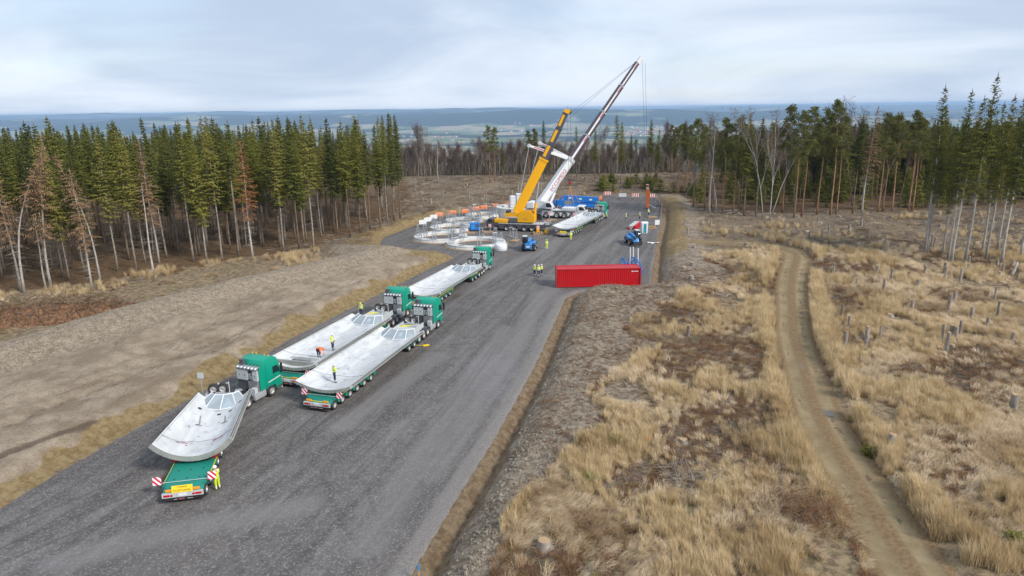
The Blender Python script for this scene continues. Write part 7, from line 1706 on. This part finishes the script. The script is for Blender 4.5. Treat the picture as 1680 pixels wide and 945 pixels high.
# ------------------------------------------------------------------ people
def person(loc, rz, label, pose='stand', jacket='hiviz', legs='navy', helmet='helmet', band=True, H=1.78):
    """one skinned body; pose moves the joints; clothing colour follows the nearest bone"""
    k = H / 1.78
    J = dict(pel=(0, 0, .98), spi=(0, .01, 1.18), che=(0, .0, 1.38), nek=(0, .02, 1.53), hed=(0, .05, 1.66),
             sl=(-.19, 0, 1.44), el=(-.25, -.02, 1.17), wl=(-.25, .1, .95), sr=(.19, 0, 1.44), er=(.25, -.02, 1.17), wr=(.25, .1, .95),
             hl=(-.10, 0, .93), kl=(-.12, .03, .52), al=(-.13, -.02, .10), tl=(-.14, .16, .05), hr=(.10, 0, .93), kr=(.12, .03, .52), ar=(.13, -.02, .10), tr=(.14, .16, .05))
    if pose == 'phone': J.update(er=(.24, .06, 1.18), wr=(.10, .30, 1.27), el=(-.24, .06, 1.18), wl=(-.02, .30, 1.24), hed=(0, .08, 1.65))
    if pose == 'walk': J.update(kl=(-.11, .20, .55), al=(-.12, .22, .12), tl=(-.12, .40, .10), kr=(.11, -.05, .52), ar=(.12, -.28, .14), tr=(.12, -.12, .05), wl=(-.26, -.15, .96), wr=(.26, .24, 1.0), er=(.25, .05, 1.17))
    if pose == 'talk': J.update(wr=(.14, .26, 1.12), er=(.26, .05, 1.16))
    if pose == 'stoop':
        J.update(pel=(0, -.10, .90), spi=(0, .10, 1.02), che=(0, .32, 1.02), nek=(0, .44, .98), hed=(0, .56, .93), sl=(-.19, .34, 1.02), el=(-.24, .44, .76), wl=(-.12, .58, .52), sr=(.19, .34, 1.02), er=(.24, .44, .76), wr=(.12, .60, .50), hl=(-.11, -.10, .87), hr=(.11, -.10, .87), kl=(-.14, .04, .48), kr=(.14, .04, .48))
    if pose == 'kneel':
        J.update(pel=(0, 0, .55), spi=(0, .06, .74), che=(0, .14, .92), nek=(0, .22, 1.05), hed=(0, .30, 1.15), sl=(-.19, .16, .98), el=(-.25, .28, .74), wl=(-.12, .46, .62), sr=(.19, .16, .98), er=(.25, .28, .74), wr=(.12, .46, .62), hl=(-.1, 0, .5), hr=(.1, 0, .5), kl=(-.14, .34, .36), al=(-.14, .10, .08), tl=(-.14, .26, .05), kr=(.14, .16, .10), ar=(.14, -.22, .09), tr=(.14, -.34, .04))
    names = list(J); ix = {n: i for i, n in enumerate(names)}
    E_ = [('pel', 'spi'), ('spi', 'che'), ('che', 'nek'), ('nek', 'hed'), ('che', 'sl'), ('sl', 'el'), ('el', 'wl'), ('che', 'sr'), ('sr', 'er'), ('er', 'wr'), ('pel', 'hl'), ('hl', 'kl'), ('kl', 'al'), ('al', 'tl'), ('pel', 'hr'), ('hr', 'kr'), ('kr', 'ar'), ('ar', 'tr')]
    Rr = dict(pel=(.17, .13), spi=(.155, .12), che=(.19, .13), nek=(.065, .065), hed=(.088, .105), sl=(.085, .085), el=(.062, .062), wl=(.042, .042), hl=(.115, .115), kl=(.082, .082), al=(.062, .062), tl=(.045, .04))
    me = bpy.data.meshes.new('body'); me.from_pydata([Vector(J[n]) * k for n in names], [(ix[a], ix[b]) for a, b in E_], [])
    ob = bpy.data.objects.new('body_tmp', me); COL.objects.link(ob)
    ob.modifiers.new('skin', 'SKIN'); sk = me.skin_vertices[0].data if me.skin_vertices else None
    if sk is None:
        bm = bmesh.new(); bm.from_mesh(me); bm.verts.layers.skin.verify(); bm.to_mesh(me); bm.free(); sk = me.skin_vertices[0].data
    for n in names:
        r = Rr.get(n) or Rr[n[0] + 'l']; sk[ix[n]].radius = (r[0] * k, r[1] * k); sk[ix[n]].use_root = n == 'pel'
    ss = ob.modifiers.new('sub', 'SUBSURF'); ss.levels = 1; ss.render_levels = 1
    dg = bpy.context.evaluated_depsgraph_get(); em = bpy.data.meshes.new_from_object(ob.evaluated_get(dg)); bpy.data.objects.remove(ob)
    # hands with palm, four fingers and thumb, plus a nose, joined into the same body mesh
    hb = MB()
    for s_, w_, e_ in ((-1, 'wl', 'el'), (1, 'wr', 'er')):
        W0 = Vector(J[w_]) * k; d = (W0 - Vector(J[e_]) * k).normalized(); sd = Vector((0, 1, 0)) if abs(d.y) < .8 else Vector((1, 0, 0)); sd = (sd - d * sd.dot(d)).normalized(); nn_ = d.cross(sd)
        bar(hb, W0 - d * .01, W0 + d * .09, .075, .03, .08, .026, 0, sd.cross(d))
        for q_, L_ in ((-.03, .07), (-.01, .08), (.01, .076), (.03, .06)):
            a = W0 + d * .085 + sd * q_; m1 = a + d * L_ * .5 + nn_ * .01 * s_; hb.path([a, m1, m1 + d * L_ * .4 + nn_ * .03 * s_], [.009, .0085, .007], 5)
        a = W0 + d * .02 + sd * .036; hb.path([a, a + d * .03 + sd * .03, a + d * .06 + sd * .035], [.011, .010, .008], 5)
    Hd = Vector(J['hed']) * k; fw = Vector((0, 1, 0)) if pose != 'stoop' else Vector((0, .6, -.8))
    upv = Vector((0, 0, 1)) if pose != 'stoop' else Vector((0, .8, .6))
    hb.tube(Hd + fw * .10, Hd + fw * .135 - upv * .03, .012, .018, 6)
    for s_ in (-1, 1): hb.tube(Hd + Vector((s_ * .085, 0, 0)), Hd + Vector((s_ * .102, 0, 0)), .03, .025, 7)
    hm_ = hb.mesh('hands', M['skin'], True)
    bm = bmesh.new(); bm.from_mesh(em); nb = len(bm.faces); bm.from_mesh(hm_); bm.faces.ensure_lookup_table()
    mats = [M[jacket], M[legs], M['boots'], M['skin'], M['reflect'], M['hiviz' if legs == 'navy' else legs]]
    bones = [(Vector(J[a]) * k, Vector(J[b]) * k, (0 if a in ('spi', 'che', 'sl', 'sr', 'el', 'er') and b != 'nek' else 3 if b in ('hed', 'nek') else 2 if a in ('al', 'ar') else 0 if (a, b) == ('pel', 'spi') else 1)) for a, b in E_]
    for i, f_ in enumerate(bm.faces):
        if i >= nb: f_.material_index = 3; continue
        c = f_.calc_center_median(); best = 1e9
        for a, b, mi in bones:
            t_ = max(0, min(1, (c - a).dot(b - a) / (b - a).length_squared)); dd_ = (c - a.lerp(b, t_)).length
            if dd_ < best: best = dd_; m_ = mi; tt = t_; bb = (a, b)
        if m_ == 0 and band and bb[1].z < bb[0].z + 1 and (.42 < tt < .62) and (bb[0] - bb[1]).length > .17 * k: m_ = 4
        if m_ == 1 and .62 < tt < .8 and bb[0].z < .75 * k: m_ = 4
        f_.material_index = m_
    out = bpy.data.meshes.new('body'); bm.to_mesh(out); bm.free()
    for m_ in mats: out.materials.append(m_)
    out.polygons.foreach_set('use_smooth', [True] * len(out.polygons))
    o = empty('person', loc, rz, label, 'person', 'site workers'); link('body', out, o)
    hl = MB(); Mh = Matrix.Translation(Hd + upv * .03) @ (Matrix.Rotation(R(-53) if pose == 'stoop' else R(-8), 4, 'X'))
    hl.lathe([(0, .135), (.05, .128), (.09, .10), (.115, .05), (.122, 0), (.15, -.008), (.15, -.016), (.118, -.016)], n=16); hl.v = [tuple(Mh @ Vector(v)) for v in hl.v]
    hl.build('helmet', M[helmet], o, 50)
    return o
def ppl(px, py, z=0.04): x, y = G(px, py, z); return (x, y, z)
r1, r2_, r3_ = RIGS[1], RIGS[2], RIGS[3]
person(ppl(358, 803), R(60), 'worker in yellow jacket and yellow trousers beside the nearest trailer tail', 'talk', 'hiviz', 'hiviz')
person(r2_['on'](.08, .105), R(-60), 'worker in yellow jacket looking at a phone on the right lane shell', 'phone', 'hiviz', 'navy')
person(r3_['on'](.62, .30), R(-100), 'worker in yellow and navy standing on the left lane shell', 'stand', 'hiviz', 'navy')
person(r3_['on'](.50, .17), R(-115), 'stooping worker in orange jacket and helmet on the left lane shell', 'stoop', 'hivor', 'navy', 'hivor')
x, y = G(592, 505, .9); person((x, y, hz(x, y)), R(170), 'worker in yellow jacket half hidden behind the left lane shell', 'stand', 'hiviz', 'navy', 'hiviz')
person(ppl(877, 453), R(-40), 'left worker of the group of three on the road', 'stand', 'hiviz', 'navy')
person(ppl(884, 453.5), R(10), 'middle worker of the group of three on the road, back turned', 'stand', 'hiviz', 'navy')
person(ppl(889, 452), R(60), 'right worker of the group of three on the road, dark trousers', 'talk', 'hiviz', 'navy')
person(ppl(897, 409), R(0), 'lone worker in yellow right of the telehandler near the rings', 'stand', 'hiviz', 'hiviz', 'hiviz')
person(ppl(936.5, 394), R(20), 'worker in yellow behind the tail of the farthest trailer', 'stand', 'hiviz', 'hiviz')
person(ppl(995, 362), R(90), 'worker in yellow beside the farthest truck cab', 'walk', 'hiviz', 'navy')
person(ppl(1027, 363), R(80), 'left worker carrying the dark pole on the pad', 'talk', 'hiviz', 'navy')
person(ppl(1049, 362), R(-80), 'right worker carrying the dark pole on the pad', 'talk', 'hiviz', 'navy')
person(ppl(1064, 355), R(40), 'worker in yellow beside the orange mast', 'stand', 'hiviz', 'navy')
a = Vector(ppl(1028, 363)) + Vector((.1, .25, 1.15)); c = Vector(ppl(1049, 362)) + Vector((-.1, .25, 1.15)); b = MB(); b.tube((0, 0, 0), c - a, .05, None, 6); o = b.build('carried_pole', M['dark']); move(o, a, 0, 'dark pole carried between two workers on the pad'); o['category'] = 'pole'
p = r2_['on'](.08, .105); b = MB(); b.cbox((0, 0, 0), (.075, .01, .15), 0, .008)
o = b.build('phone', M['black']); move(o, p + Matrix.Rotation(R(-60), 3, 'Z') @ Vector((.09, .37, 1.30)), R(-60), 'black phone held by the worker on the right lane shell'); o['category'] = 'phone'

# ------------------------------------------------------------------ haze over the whole landscape
hz_b = MB().box(-52000, 52000, -3200, 64000, -420, 46)
m, t = new_mat('pale_haze')
pv = t('ShaderNodeVolumePrincipled', {'Color': (0.50, 0.72, 1.0, 1), 'Density': 0.00006, 'Anisotropy': 0.0})
t('ShaderNodeOutputMaterial', {'Volume': pv.outputs[0]})
haze = tag(hz_b.build('haze', m), 'pale blue haze over the valley and hills', kind='stuff')
